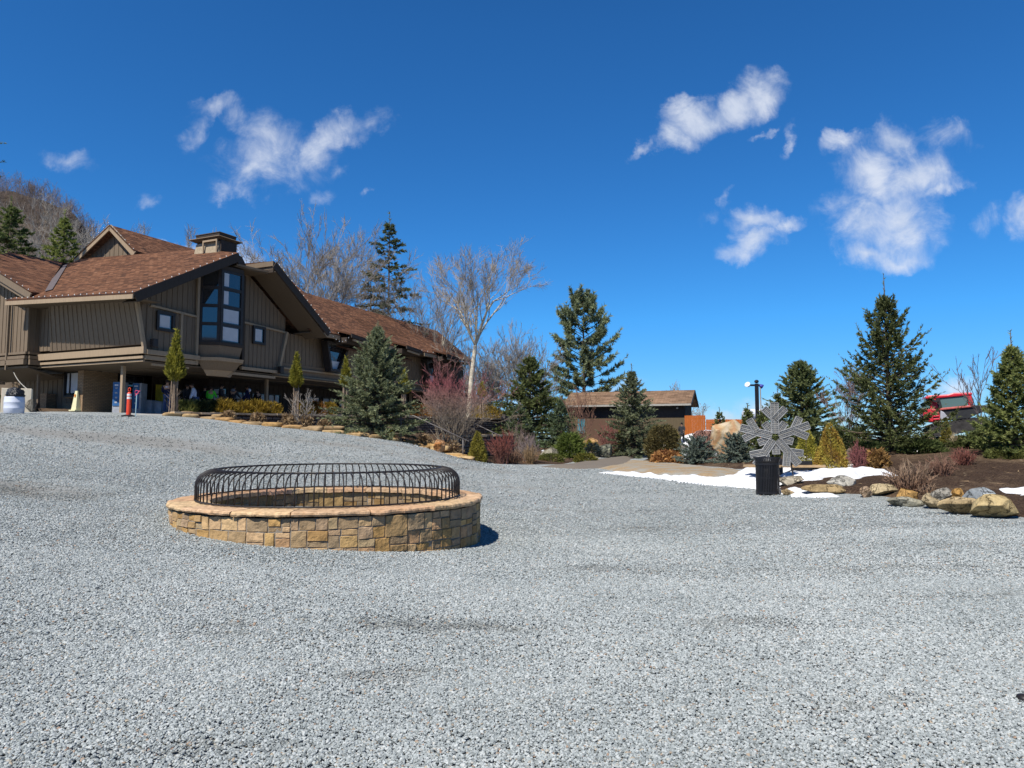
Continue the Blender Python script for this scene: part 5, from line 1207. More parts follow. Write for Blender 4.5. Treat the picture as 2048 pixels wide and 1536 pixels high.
conifer('hemlock', 'brownish hemlock left of the tall thin spruce', 'hemlock', p, h, 2.2, 10, nb=70, prof=lambda t: (1 - t) ** .5, e0=-.2, e1=.4, droop=.3, tw=13, twl=1.0, bl=.3, bw=.07, per=8, jag=.6, ca=(.05, .045, .025), cb=(.11, .10, .05), tip=(.13, .11, .06))
p, h = tree_h(112, 410, 70, Vector((-45, 70, 7)))
conifer('hemlock', 'sunlit bushy hemlock on the slope behind the hall gable', 'hemlock', p, h, 3.9, 11, nb=190, prof=lambda t: (1 - t) ** .75, e0=0, e1=.6, tw=17, twl=1.0, bl=.28, bw=.075, per=11, ca=(.04, .055, .015), cb=(.13, .145, .04), tip=(.17, .17, .05))
p, h = tree_h(4, 385, 60, Vector((-43.2, 60, 6)))
conifer('hemlock', 'dark hemlock at the left edge above the lodge roof', 'hemlock', p, h, 3.4, 12, nb=170, prof=lambda t: (1 - t) ** .6, e0=0, e1=.6, tw=17, twl=.9, bl=.26, bw=.07, per=11, ca=(.022, .034, .012), cb=(.08, .095, .03), tip=(.11, .12, .04))
conifer('spruce', 'tall spruce outside the left edge whose branch tip shows above the hill', 'spruce', (-31.6, 38.5, 2.8), 22, 3.2, 13, nb=110, prof=lambda t: (1 - t) ** .55 + .05, e0=-.2, e1=.4, tw=15, twl=.9, bl=.24, bw=.06, per=10, jag=.4, **SPD)
# white pine: whorled plates of long needles
p, h = tree_h(1168, 588, 70, Vector((7.1, 70, 1.2)))
conifer('white_pine', 'tall white pine with layered plates of branches behind the garden', 'pine', p, h, 3.4, 14, nb=96, prof=lambda t: (.42 + .58 * (1 - t) ** .7) * (1.15 if t < .16 else .8 + .3 * abs(math.sin(t * 15))) if t < .93 else .3, e0=-.02, e1=.75, droop=.05, upturn=.14, tw=24, twl=.95, bl=.40, bw=.07, per=16, base=.08, leader=.02, tuft=True, jag=.4, gain=2.9, ca=(.045, .055, .028), cb=(.115, .13, .07), tip=(.17, .19, .11), trunk_r=.27, bark=(.10, .08, .07))
for (u, vt, Y, r, sd_, lb) in ((1497, 806, 31, .45, 15, 'thin young spruce left of the lamp post top of the snowflake'), (1527, 812, 30, .5, 16, 'thin young spruce just behind the top arm of the snowflake'), (1558, 770, 38, .35, 17, 'very narrow dark spruce spire left of the olive-green spruce'), (1440, 815, 47, .7, 18, 'small far spruce in front of the orange fence')):
    p, h = tree_h(u, vt, Y); conifer('spruce', lb, 'spruce', p, h, r, sd_, nb=50, e0=.05, e1=.8, tw=9, twl=.32, bl=.13, bw=.035, per=8, leader=.14, **SPD)

# ------------------------------------------------------------------ clipped cones, mounds and hedges
GOLD = dict(ca=(.11, .10, .02), cb=(.28, .245, .05), tip=(.36, .31, .07))
_bush = bush
def bush(*a_, **k_):
    g_ = k_.pop('gain', 1.45)
    for q_ in ('ca', 'cb', 'tip'):
        if q_ in k_: k_[q_] = tuple(np.array(k_[q_]) * g_)
    k_['bw'] = k_.get('bw', .03) * 1.3
    return _bush(*a_, **k_)
def cone(t): return max(0, (1 - t)) ** .8
def cone_shrub(label, u, vt, vb, wpx, Y, seed, n=2600, sh=None, **kw):
    p = on(u, Y); h = (vb - vt) / FPX * Y; r = wpx / FPX * Y / 2; z = EYE + (HOR - vb) / FPX * Y
    f = sh or (lambda t: (1 - t) ** .72 * (1.0 if t > .12 else .86 + t))
    cfg = dict(GOLD); cfg.update(kw)
    cfg.setdefault('bl', .075 * Y / 28); cfg.setdefault('bw', .028 * Y / 28)
    return bush(cfg.pop('name', 'dwarf_spruce'), label, cfg.pop('cat', 'dwarf conifer'), (p.x, p.y, p.z), h, lambda t: r * f(t), seed, n=n, **cfg)
cone_shrub('bright golden cone shrub at the foot of the stone steps', 955, 862, 925, 41, 28, 31, 4200)
cone_shrub('tiny golden cone shrub by the post at the top of the steps', 781, 853, 882, 17, 28.6, 32, 900)
cone_shrub('golden cone shrub with a pointed tip beside the garden path', 1243, 842, 900, 31, 44, 33, 2600, ca=(.09, .085, .02), cb=(.22, .2, .04))
cone_shrub('short brownish cone shrub right of the pointed golden one', 1273, 864, 899, 24, 44, 34, 1800, ca=(.10, .06, .02), cb=(.2, .15, .04), tip=(.26, .2, .06))
cone_shrub('small golden cone shrub behind the mossy boulder', 1178, 845, 872, 18, 47, 35, 900)
cone_shrub('second small golden cone shrub behind the mossy boulder', 1192, 850, 872, 13, 47, 36, 600)
cone_shrub('tall yellow-green cone shrub right of the snowflake', 1612, 828, 921, 58, 24, 37, 5600, ca=(.11, .11, .02), cb=(.31, .28, .05), tip=(.4, .34, .07), gain=1.9)
cone_shrub('broad cone shrub with rusty brown patches beside the snow bank', 1661, 831, 932, 72, 22.6, 38, 7600, ca=(.18, .09, .022), cb=(.29, .25, .05), tip=(.38, .30, .07), gain=1.9)
cone_shrub('slim golden cone shrub in front of the snow groomer', 1893, 842, 900, 24, 27, 39, 1600, ca=(.10, .09, .02), cb=(.22, .19, .05))
mound = lambda t: math.sqrt(max(0, 1 - (t * 1.02 - .15) ** 2 * 1.15)) * (1 if t > .05 else .8)
cone_shrub('bright green mugo pine beside the lichen boulder', 1140, 862, 912, 56, 36.5, 41, 3200, mound, name='mugo_pine', cat='shrub', ca=(.05, .075, .015), cb=(.13, .17, .04), tip=(.2, .23, .07), bl=.2, bw=.04, fill=.6)
cone_shrub('dark blue dwarf spruce left of the mossy boulder', 1185, 874, 901, 32, 40, 42, 1500, mound, ca=(.025, .035, .035), cb=(.07, .09, .08), tip=(.1, .13, .12))
cone_shrub('low gold-tipped juniper by the sandy verge', 1170, 896, 914, 44, 34.5, 43, 1500, mound, name='juniper', cat='shrub', ca=(.05, .06, .012), cb=(.16, .15, .03), tip=(.22, .19, .05))
cone_shrub('low green juniper by the gravel edge left of the sandy verge', 1102, 904, 921, 50, 34, 44, 1300, mound, name='juniper', cat='shrub', ca=(.045, .055, .015), cb=(.12, .125, .03), tip=(.16, .16, .05))
cone_shrub('tall round olive-brown shrub beside the path', 1325, 842, 916, 64, 34, 45, 5200, lambda t: math.sqrt(max(0, 1 - (t * 1.5 - .62) ** 2 * 1.1)) if t < 1 else 0, name='round_shrub', cat='shrub', ca=(.055, .045, .02), cb=(.12, .10, .04), tip=(.16, .13, .05), bl=.14, bw=.04, fill=.6)
cone_shrub('yellow-green shrub peeping out behind the olive-brown one', 1346, 850, 905, 26, 38, 46, 1500, mound, name='round_shrub', cat='shrub', ca=(.08, .075, .02), cb=(.17, .15, .04), bl=.16, bw=.045)
cone_shrub('low orange and rust heather at the edge of the bed', 1333, 901, 928, 62, 32, 47, 1900, mound, name='heather', cat='shrub', ca=(.12, .04, .02), cb=(.42, .22, .08), tip=(.55, .33, .13), bl=.13, bw=.06, fill=.6, jit=.9)
for (lb, u, vt, vb, w, Y, sd_) in (('left one of the two blue dwarf spruces, the wider one', 1392, 878, 929, 66, 31, 48), ('right one of the two blue dwarf spruces, in front of the sandstone boulder', 1471, 872, 930, 62, 29.5, 49)):
    p = on(u, Y); h = (vb - vt) / FPX * Y
    conifer('dwarf_blue_spruce', lb, 'dwarf conifer', p, h, w / FPX * Y / 2, sd_, nb=85, prof=lambda t: (1 - t) ** .42, e0=.05, e1=.9, tw=14, twl=.26, bl=.07, bw=.024, per=13, base=.02, leader=.1, ca=(.04, .055, .044), cb=(.12, .145, .118), tip=(.19, .215, .175))
for (lb, u, vt, vb, w, Y, sd_) in (('dark evergreen shrub filling the gap behind the two cone shrubs', 1640, 862, 905, 90, 33, 56), ('dark evergreen shrub at the left foot of the olive-green spruce', 1560, 858, 900, 70, 34, 57), ('dark evergreen shrub between the mauve bare tree and the tallest spruce', 1705, 858, 905, 70, 31, 58), ('low evergreen mass behind the low young spruce on the right', 1985, 872, 905, 70, 29, 59)):
    cone_shrub(lb, u, vt, vb, w, Y, sd_, 1800, mound, name='round_shrub', cat='shrub', ca=(.025, .035, .015), cb=(.075, .09, .035), tip=(.11, .12, .05), bl=.18, bw=.05)
cone_shrub('dark spreading yew under the tallest spruce', 1842, 884, 912, 80, 24, 51, 3000, mound, name='yew', cat='shrub', ca=(.02, .035, .012), cb=(.07, .09, .03), tip=(.11, .12, .04), bl=.14, bw=.04)
cone_shrub('dark spreading yew at the left foot of the tallest spruce', 1735, 885, 918, 60, 24.6, 52, 2200, mound, name='yew', cat='shrub', ca=(.02, .035, .012), cb=(.06, .08, .03), tip=(.10, .11, .04), bl=.14, bw=.04)
cone_shrub('green shrub between the groomer and the low young spruce', 1925, 882, 908, 46, 24.5, 53, 2000, mound, name='round_shrub', cat='shrub', ca=(.03, .045, .015), cb=(.10, .115, .04), tip=(.15, .15, .06), bl=.14, bw=.04)
cone_shrub('orange-brown leafy bush beside the red twigs', 1752, 880, 921, 42, 22, 54, 1100, mound, name='leafy_bush', cat='shrub', ca=(.10, .06, .03), cb=(.30, .17, .06), tip=(.4, .25, .08), bl=.14, bw=.05, fill=.8)
cone_shrub('dark green shrub at the far right edge of the bank', 2010, 895, 915, 70, 21.5, 55, 1200, mound, name='round_shrub', cat='shrub', ca=(.04, .05, .015), cb=(.12, .125, .035), tip=(.16, .16, .05), bl=.12, bw=.04)

def arb(label, u, vt, vb, wpx, seed, stem_v, back=.55, n=2600):
    p = on_wall(u, back); Y = p.y; top = EYE + (HOR - vt) / FPX * Y; h = top - p.z; z0 = EYE + (HOR - stem_v) / FPX * Y - p.z; r = wpx / FPX * Y / 2
    shp = lambda t: r * (math.sin(min(1, t / .22) * math.pi / 2) * (1 if t < .22 else max(0, (1 - (t - .22) / .78)) ** 1.25) * (1 + .1 * math.sin(t * 17)) + .015)
    rs = np.random.RandomState(seed); S = []
    for i in range(14):
        a_ = rs.uniform(0, 6.28); b_ = rs.uniform(.03, .2); c_ = rs.uniform(.02, .16); S.append([math.cos(a_) * b_, math.sin(a_) * b_, -.05, math.cos(a_) * c_, math.sin(a_) * c_, z0 + rs.uniform(.05, .5), rs.uniform(.018, .034), .012])
    for i in range(34):
        a_ = rs.uniform(0, 6.28); z_ = rs.uniform(0, .7) * z0; l = rs.uniform(.12, .34); S.append([.1 * math.cos(a_), .1 * math.sin(a_), z_, math.cos(a_) * (l + .08), math.sin(a_) * (l + .08), z_ + l * .9, .006, .003])
    return bush('arborvitae', label, 'arborvitae', (p.x, p.y, p.z), h, shp, seed, n=n, bl=.13, bw=.045, ca=(.09, .09, .015), cb=(.27, .25, .04), tip=(.33, .30, .06), up=1.1, z0=z0, stems=S, bark=(.34, .26, .19), jit=.4)
arb('teardrop arborvitae on bare pale stems at the left end of the terrace wall', 361, 657, 827, 34, 61, 766, n=3000)
arb('slim teardrop arborvitae on bare stems right of the small gable window', 605, 702, 829, 23, 62, 778)
arb('arborvitae tip showing left behind the blue-green spruce', 705, 712, 832, 20, 63, 775, n=1300); arb('yellowish arborvitae tip showing right behind the blue-green spruce', 822, 738, 833, 22, 64, 790, n=1300); arb('short arborvitae between the bare shrubs near the end of the wall', 977, 764, 836, 16, 65, 795, n=900)
HED = [(391, 40, 24, 0, 'olive green boxwood right beside the left arborvitae'), (424, 40, 25, 2, 'dark green shrub on the wall in front of the bright green jacket'), (450, 26, 24, 2, 'narrow dark shrub on the wall in front of the navy jacket'), (466, 40, 27, 1, 'golden shrub on the wall just left of the widest gap'), (506, 34, 24, 1, 'golden shrub that begins the long hedge on the wall'), (532, 38, 27, 1, 'second golden shrub of the long hedge on the wall'), (560, 40, 24, 1, 'last low golden shrub of the long hedge left of the bare hydrangea'), (632, 32, 25, 1, 'golden shrub right of the bare hydrangea'), (654, 30, 26, 3, 'rusty orange shrub on the wall beside the blue-green spruce'), (678, 30, 25, 1, 'golden shrub half hidden by the blue-green spruce'), (862, 60, 25, 3, 'brown shrub behind the red-twig shrub on the upper wall'), (990, 60, 26, 1, 'ochre shrub near the right end of the upper wall')]
CL = [((.05, .065, .02), (.14, .15, .04), (.2, .19, .05)), ((.09, .06, .012), (.27, .19, .03), (.38, .25, .04)), ((.02, .03, .012), (.05, .06, .02), (.07, .08, .03)), ((.11, .045, .015), (.27, .13, .03), (.36, .18, .05))]  # the darkest set paints shade into the leaf colour
for i, (u, w, hpx, c, lb) in enumerate(HED):
    p = on_wall(u, .75 if c != 2 else .95); r = w / FPX * p.y / 2; h = hpx / FPX * p.y
    bush('hedge_shrub', lb, 'shrub', (p.x, p.y, p.z), h * 1.12, lambda t: r * 1.05 * mound(t), 70 + i, n=1300, bl=.15, bw=.036, ca=CL[c][0], cb=CL[c][1], tip=CL[c][2], up=1.3, group='low shrubs along the top of the terrace wall', fill=.55)
# dry tan plants in the strip between wall and edging
DRY = [(455, 862, 26, 'dry tan plant tuft nearest the left end of the flagstone edging'), (515, 863, 30, 'dry tan perennial clump under the long hedge'), (575, 868, 34, 'dry brown hydrangea clump left of the bare hydrangea stem'), (612, 868, 36, 'dry tan hydrangea clump around the bare hydrangea stem'), (648, 868, 30, 'dry hydrangea clump touching the left side of the blue-green spruce'), (850, 872, 34, 'dry brown clump at the top of the stone steps'), (905, 865, 40, 'dry brown clump under the red-twig shrub')]
for i, (u, v, w, lb) in enumerate(DRY):
    Y = 29.3 if u > 700 else 29.6; p = on(u, Y); r = w / FPX * Y / 2
    bush('dry_perennial', lb, 'dry plant', (p.x, p.y, p.z), r * 1.5, lambda t: r * mound(t), 90 + i, n=420, bl=.11, bw=.05, ca=(.10, .065, .035), cb=(.33, .23, .13), tip=(.45, .34, .2), group='dry plants of the terrace bed', fill=.9, jit=1.2)

# ------------------------------------------------------------------ bare trees and twiggy shrubs
GREY, TWIG = (.48, .44, .38), (.37, .33, .285)
def bt(label, u, vt, Y, seed, zb, rz=0.0, name='bare_tree', grp=None, **kw):
    p = Vector(((u - 1024) / FPX * Y, Y, zb)); h = EYE + (HOR - vt) / FPX * Y - zb
    kw.setdefault('c_tr', GREY); kw.setdefault('c_tw', TWIG)
    return bare_tree(name, label, 'bare tree', p, h, seed, grp, rz, **kw)
bt('wide vase shaped bare tree behind the gable of the lodge', 592, 372, 58, 201, 2.6, .4, trunk=.2, limbs=7, tilt=(.25, .8), spread=.48, upw=.17, shrink=.66, shoots=4, r0=.36, maxd=5, rmin=.014)
bt('bare tree right of the vase shaped one behind the long roof', 672, 432, 60, 202, 2.6, 1.2, trunk=.25, limbs=6, tilt=(.25, .75), spread=.5, upw=.16, shoots=4, r0=.2, rmin=.011)
bt('thin leaning bare tree left of the tall sparse spruce', 712, 470, 63, 203, 2.6, 2.0, trunk=.35, limbs=4, spread=.5, r0=.15, lean=(.1, 0, 1), rmin=.011)
bt('tall bare tree with a pale lichened trunk and a round crown', 930, 440, 52, 204, .9, .0, sides=0, trunk=.56, limbs=7, tilt=(.2, .8), shoots=2, c_tw=(.42, .37, .31), lean=(.10, 0, 1), spread=.55, upw=.17, r0=.25, rmin=.010, maxd=5, c_tr=(.60, .54, .42))
bt('pale bare tree at the far end of the long roof', 880, 526, 60, 205, 1.5, .8, trunk=.33, limbs=6, tilt=(.25, .8), spread=.5, upw=.18, r0=.22, rmin=.011, c_tr=(.5, .45, .34))
for (u, vt, Y, sd_, lb) in ((1012, 622, 58, 206, 'dense grey bare tree just right of the tall round crowned one'), (990, 660, 57, 207, 'grey bare tree overlapping the pale lichened trunk'), (1045, 660, 54, 208, 'grey bare tree left behind the broad dark spruce'), (912, 640, 60, 209, 'bare tree left of the pale lichened trunk'), (850, 600, 66, 210, 'bare tree behind the roof end between the spruce and the pale tree'), (975, 710, 56, 211, 'lower twiggy bare tree under the tall round crown'), (1085, 735, 58, 212, 'faint bare tree between the broad dark spruce and the white pine')):
    bt(lb, u, vt, Y, sd_, 1.2, sd_ * .7, trunk=.22, limbs=7, tilt=(.2, .75), spread=.46, upw=.2, shrink=.66, r0=.13, rmin=.010, c_tr=(.34, .29, .23))
bt('bare tree on the slope right behind the hall gable', 190, 398, 78, 213, 6, .3, trunk=.3, limbs=5, spread=.45, upw=.25, r0=.2, rmin=.014)
bt('bare tree behind the hall roof between gable and chimney', 250, 425, 80, 214, 5, .9, trunk=.3, limbs=5, spread=.5, upw=.25, r0=.2, rmin=.014)
bt('bare tree behind the hall roof nearest the chimney', 300, 478, 84, 215, 4, 1.9, trunk=.3, limbs=5, spread=.5, upw=.25, r0=.18, rmin=.014)
bt('grey bare tree on the slope left of the sunlit hemlock', 60, 345, 84, 216, 8, 2.9, trunk=.3, limbs=6, spread=.5, upw=.25, r0=.2, rmin=.014)
bt('small bare tree with few upright limbs right of the snow groomer', 1965, 690, 30, 217, 1.2, .5, trunk=.3, limbs=5, spread=.4, upw=.3, r0=.05, maxd=3, rmin=.009, c_tr=(.2, .17, .15), c_tw=(.2, .16, .15))
bt('twiggy mauve bare tree left behind the tallest spruce', 1700, 722, 32, 218, 1.0, .2, trunk=.2, limbs=6, spread=.5, upw=.22, r0=.07, maxd=5, rmin=.006, c_tr=(.3, .25, .21), c_tw=(.30, .22, .2))
bt('faint far bare tree above the long low building', 1350, 755, 85, 219, .8, .6, trunk=.5, limbs=4, spread=.55, r0=.12, maxd=4, rmin=.015)
bt('slender young multi-stem tree before the long low building', 1160, 765, 39, 220, .6, .3, trunk=.12, limbs=6, spread=.3, upw=.3, r0=.06, maxd=4, rmin=.007, c_tr=(.33, .25, .19), c_tw=(.3, .17, .12))
bt('bare hydrangea tree rising from the strip before the terrace wall', 607, 775, 29.6, 221, 1.65, .3, trunk=.34, limbs=5, tilt=(.3, .8), shoots=0, spread=.5, upw=.14, r0=.04, maxd=4, rmin=.008, c_tr=(.30, .28, .24), c_tw=(.30, .27, .24), name='bare_shrub')
bt('far bare tree at the right end of the building by the fence', 1395, 800, 75, 222, 1.0, .1, trunk=.2, limbs=5, spread=.6, upw=.1, r0=.09, maxd=4, rmin=.013)
# red-twig shrub: several grey trunks and a haze of red shoots
p = on(905, 30); h = EYE + (HOR - 700) / FPX * 30 - p.z
root = thing('red_twig_shrub', 'large multi-stem shrub with grey trunks and a haze of red twigs', 'shrub', p, .4)
parts = []
for i, (dx, dy, ln) in enumerate(((-.35, 0, (-.55, .1, 1)), (-.1, .2, (-.15, .25, 1)), (.2, 0, (.25, -.1, 1)), (.4, .15, (.65, .1, 1)), (0, -.2, (.05, -.35, 1)))):
    S = bare_arrays(230 + i, h * (1 if i == 1 else .74), shoots=1, trunk=.2, limbs=5, tilt=(.2, .7), lean=ln, spread=.5, upw=.2, shrink=.66, r0=.065, rmin=.0045, maxd=5); S[:, :3] += [dx, dy, 0]; S[:, 3:6] += [dx, dy, 0]; parts.append(S)
S = np.concatenate(parts); big = S[:, 6] > .018
V, F, own = segs_mesh(S[big][:, :8], 5); mesh_np('trunk', V, F, BARK, root, np.tile((.30, .27, .22), (len(F), 1)))
s = S[~big]; V, F, own = segs_mesh(s[:, :8], 3); f = np.clip((s[:, 5] / h - .32) * 2.6, 0, 1) * np.clip(1 - np.abs(s[:, 5] / h - .68) * 1.6, .25, 1); mesh_np('twigs', V, F, BARK, root, lerp((.36, .30, .23), (.40, .13, .14), f[own]))
for (nm, lb, u, vb, wpx, hpx, Y, sd_, n, c0, c1) in (
  ('red_twig_shrub', 'red twig dogwood in front of the low red-brown wall', 1003, 915, 60, 66, 28.8, 240, 60, (.20, .10, .08), (.30, .09, .07)),
  ('red_twig_shrub', 'reddish twig shrub before the long low building', 1218, 875, 52, 68, 42, 241, 55, (.28, .17, .13), (.34, .10, .10)),
  ('red_twig_shrub', 'dark red twig shrub between the two golden cone shrubs', 1259, 895, 26, 48, 43, 242, 40, (.2, .1, .1), (.26, .09, .1)),
  ('red_twig_shrub', 'fine red twig shrub beside the standing stone', 1716, 925, 38, 58, 22, 243, 60, (.24, .10, .09), (.30, .11, .11)),
  ('bare_shrub', 'wide clump of tan and red bare stems above the row of rocks', 1815, 986, 100, 62, 17.2, 244, 90, (.24, .13, .09), (.42, .30, .2)),
  ('bare_shrub', 'clump of brown bare stems right of the wide one on the bank', 1880, 945, 60, 48, 19, 245, 55, (.2, .11, .08), (.34, .2, .14)),
  ('bare_shrub', 'rounded reddish shrub under the right spruce', 1925, 934, 50, 40, 20.6, 246, 70, (.22, .09, .07), (.32, .13, .1)),
  ('bare_shrub', 'small bare clump between the two larger ones on the bank', 1845, 935, 36, 30, 19.6, 247, 40, (.2, .12, .09), (.36, .24, .17)),
  ('bare_shrub', 'low brown stems on the bank behind the blue-grey rock', 1850, 985, 44, 28, 16.6, 248, 30, (.22, .13, .08), (.38, .26, .17)),
  ('bare_shrub', 'tangled purple-grey shrub left of the lichen boulder', 1058, 910, 44, 58, 32, 249, 60, (.3, .26, .22), (.32, .24, .24)),
  ('ornamental_grass', 'tan ornamental grass tuft beside the tangled purple-grey shrub', 1060, 918, 32, 38, 31, 250, 90, (.26, .17, .09), (.40, .28, .16)),
  ('ornamental_grass', 'dry pale grass tuft in front of the snow groomer', 1858, 895, 28, 32, 25, 251, 80, (.4, .3, .17), (.55, .44, .28)),
  ('ornamental_grass', 'dry pale grass tuft right of the slim golden cone shrub', 1910, 905, 26, 34, 24.5, 252, 80, (.42, .32, .19), (.6, .5, .33)),
  ('bare_shrub', 'red-brown low shrub along the top of the lower handrail', 893, 890, 50, 22, 29.4, 253, 50, (.24, .1, .08), (.34, .16, .12)),
  ('bare_shrub', 'cut brown stems at the gravel edge right of the golden cone shrub', 1025, 920, 60, 30, 29.5, 254, 60, (.2, .11, .07), (.3, .18, .12)),
  ('bare_shrub', 'thin bare shrub at the far end of the upper wall', 1035, 880, 60, 60, 37, 255, 40, (.3, .24, .19), (.28, .2, .17))):
    p = on(u, Y); rr_ = wpx / FPX * Y / 2; hh = hpx / FPX * Y
    twig_shrub(nm, lb, 'grass' if 'grass' in nm else 'shrub', p, hh, rr_, sd_, n, c0, c1, rad=.006 if 'grass' in nm else .009, fork=1 if 'grass' in nm else 3, rmin=.004, base_r=rr_ * .45)
# weeping trees
def weeping(label, u, vt, vb, w, Y, seed, n=60, c=(.34, .19, .15)):
    p = on(u, Y); h = (vb - vt) / FPX * Y; r = w / FPX * Y / 2; rs = np.random.RandomState(seed); root = thing('weeping_tree', label, 'weeping tree', p); S = []; T = []
    for i in range(6): T.append([.05 * math.sin(i), .04 * math.cos(i), h * .85 * i / 6, .05 * math.sin(i + 1), .04 * math.cos(i + 1), h * .85 * (i + 1) / 6, .05 - .005 * i, .045 - .005 * i])
    for i in range(n):
        a_ = rs.uniform(0, 6.28); R_ = r * rs.uniform(.5, 1.05); drop = h * rs.uniform(.35, .95); z_ = h * .82; q = np.array([0, 0, z_]); prev = q
        for t in np.linspace(.12, 1, 9):
            x = R_ * math.sin(min(1, t * 2.2) * math.pi / 2); z2 = z_ + h * .18 * math.sin(min(1, t * 2.5) * math.pi) * .8 - max(0, t - .3) / .7 * drop; nx = np.array([math.cos(a_) * x, math.sin(a_) * x, max(z2, .03)]) + rs.normal(size=3) * .025
            S.append([*prev, *nx, .026 * (1.2 - t), .026 * (1.1 - t)]); prev = nx
            if t > .25: S.append([*nx, *(nx + rs.normal(size=3) * .09 - [0, 0, .12]),   .014, .008])
    V, F, own = segs_mesh(T, 6); mesh_np('trunk', V, F, BARK, root, np.tile((.2, .15, .12), (len(F), 1))); V, F, own = segs_mesh(S, 3); mesh_np('crown', V, F, BARK, root, np.tile(c, (len(F), 1)) * rs.uniform(.6, 1.3, (len(F), 1)))
weeping('small weeping tree with hanging brown branches left of the sandstone boulder', 1408, 838, 900, 44, 34.5, 261, 110)
weeping('reddish weeping tree crown behind the sandstone boulder', 1452, 832, 890, 40, 41, 262, 90, (.28, .13, .10)); weeping('second reddish weeping tree left behind the snowflake', 1486, 836, 890, 34, 40, 263, 80, (.27, .13, .11))

# ------------------------------------------------------------------ wooded hill on the left
hv = np.array([(-900, 300), (-400, 310), (-200, 338), (0, 362), (40, 374), (75, 388), (112, 402), (136, 420), (162, 450), (195, 482), (240, 512), (320, 540), (430, 575), (560, 600), (700, 640), (900, 760), (1100, 860)], float)
U = np.linspace(-900, 1050, 150); YS = np.array([72, 80, 90, 100, 112, 125, 138, 150, 165, 185, 220, 280]); rows = []
ridge = lambda u: np.interp(u, hv[:, 0], hv[:, 1])
def hill_z(u, Y):
    top = EYE + (HOR - ridge(u)) / FPX * 150; s = np.clip((Y - 72) / 78, 0, 1); b_ = 3.0 if np.ndim(u) == 0 else np.full(len(u), 3.0)
    return np.where(Y <= 150, b_ + (top - b_) * (s ** 1.15), top - (Y - 150) * .12) - 1.0
HV = np.array([[(u - 1024) / FPX * Y, Y, float(hill_z(np.array([u]), Y)[0]) + (noise.noise(Vector((u * .02, Y * .06, 0))) * 1.3)] for Y in YS for u in U])
i_ = np.arange(len(HV)).reshape(len(YS), len(U)); q = np.stack([i_[:-1, :-1], i_[:-1, 1:], i_[1:, 1:], i_[1:, :-1]], -1).reshape(-1, 4)
o = mesh_np('hillside', HV, q, HILL, smooth=True); tag(o, 'steep brown hillside behind the lodge', 'hill', kind='structure')
rs = np.random.RandomState(77); VAR = [bare_arrays(500 + i, 1.0, trunk=.2, limbs=4, maxd=4, nseg=3, spread=.5, upw=.22, r0=.018, rmin=.0024, shoots=1, kids=1)[:, :8] for i in range(5)]
VV, FF, CC, nv = [], [], [], 0
for i in range(1180):
    u = rs.uniform(-150, 420) if i < 830 else (rs.uniform(380, 1000) if i < 920 else rs.uniform(-900, -120)); Y = rs.uniform(82, 152); u2 = u
    z_ = float(hill_z(np.array([u2]), Y)[0]); s = VAR[rs.randint(5)].copy(); h = rs.uniform(4.0, 7.5) * (1.25 if Y < 105 else .75)
    a_ = rs.uniform(0, 6.28); c_, n_ = math.cos(a_), math.sin(a_)
    for b_ in (0, 3): x, y = s[:, b_].copy(), s[:, b_ + 1].copy(); s[:, b_] = x * c_ - y * n_; s[:, b_ + 1] = x * n_ + y * c_
    s *= h; s[:, [0, 3]] += (u - 1024) / FPX * Y; s[:, [1, 4]] += Y; s[:, [2, 5]] += z_
    V, F, own = segs_mesh(s, 3); VV.append(V); FF.append(F + nv); nv += len(V); k_ = rs.uniform(.7, 1.25); CC.append(np.tile(np.array((.245, .185, .15)) * k_, (len(F), 1)))
o = mesh_np('hillside_wood', np.concatenate(VV), np.concatenate(FF), BARK, None, np.concatenate(CC)); tag(o, 'leafless brown woods covering the hillside', 'woods', kind='stuff')
cp = Vector(((132 - 1024) / FPX * 138, 138, float(hill_z(np.array([132.]), 138)[0])))
rock('cliff_rock', 'dark bare cliff high on the wooded hillside', 'cliff', (cp.x, cp.y, cp.z - 2), (5, 6, 7), 431, (.05, .045, .045), (.02, .02, .02), None, .3)

# unseen slope added behind the camera to darken window reflections and the low southern sky
AZ = np.radians(np.linspace(95, 265, 86)); DS = np.array([75, 90, 110, 135, 165, 220]); HS = np.array([-1, 4, 13, 23, 31, 36.]); rows = []
for d_, h_ in zip(DS, HS):
    for t in AZ: rows.append((math.sin(t) * d_, math.cos(t) * d_, h_ * (1 + .35 * noise.noise(Vector((t * 4, d_ * .01, 3)))) + noise.noise(Vector((t * 30, d_ * .1, 0))) * 2.5 * (h_ > 0)))
i_ = np.arange(len(rows)).reshape(len(DS), len(AZ)); q = np.stack([i_[:-1, :-1], i_[1:, :-1], i_[1:, 1:], i_[:-1, 1:]], -1).reshape(-1, 4)
o = mesh_np('hillside', np.array(rows), q, HILL, smooth=True); tag(o, 'brown mountainside behind the photographer', 'hill', kind='structure')

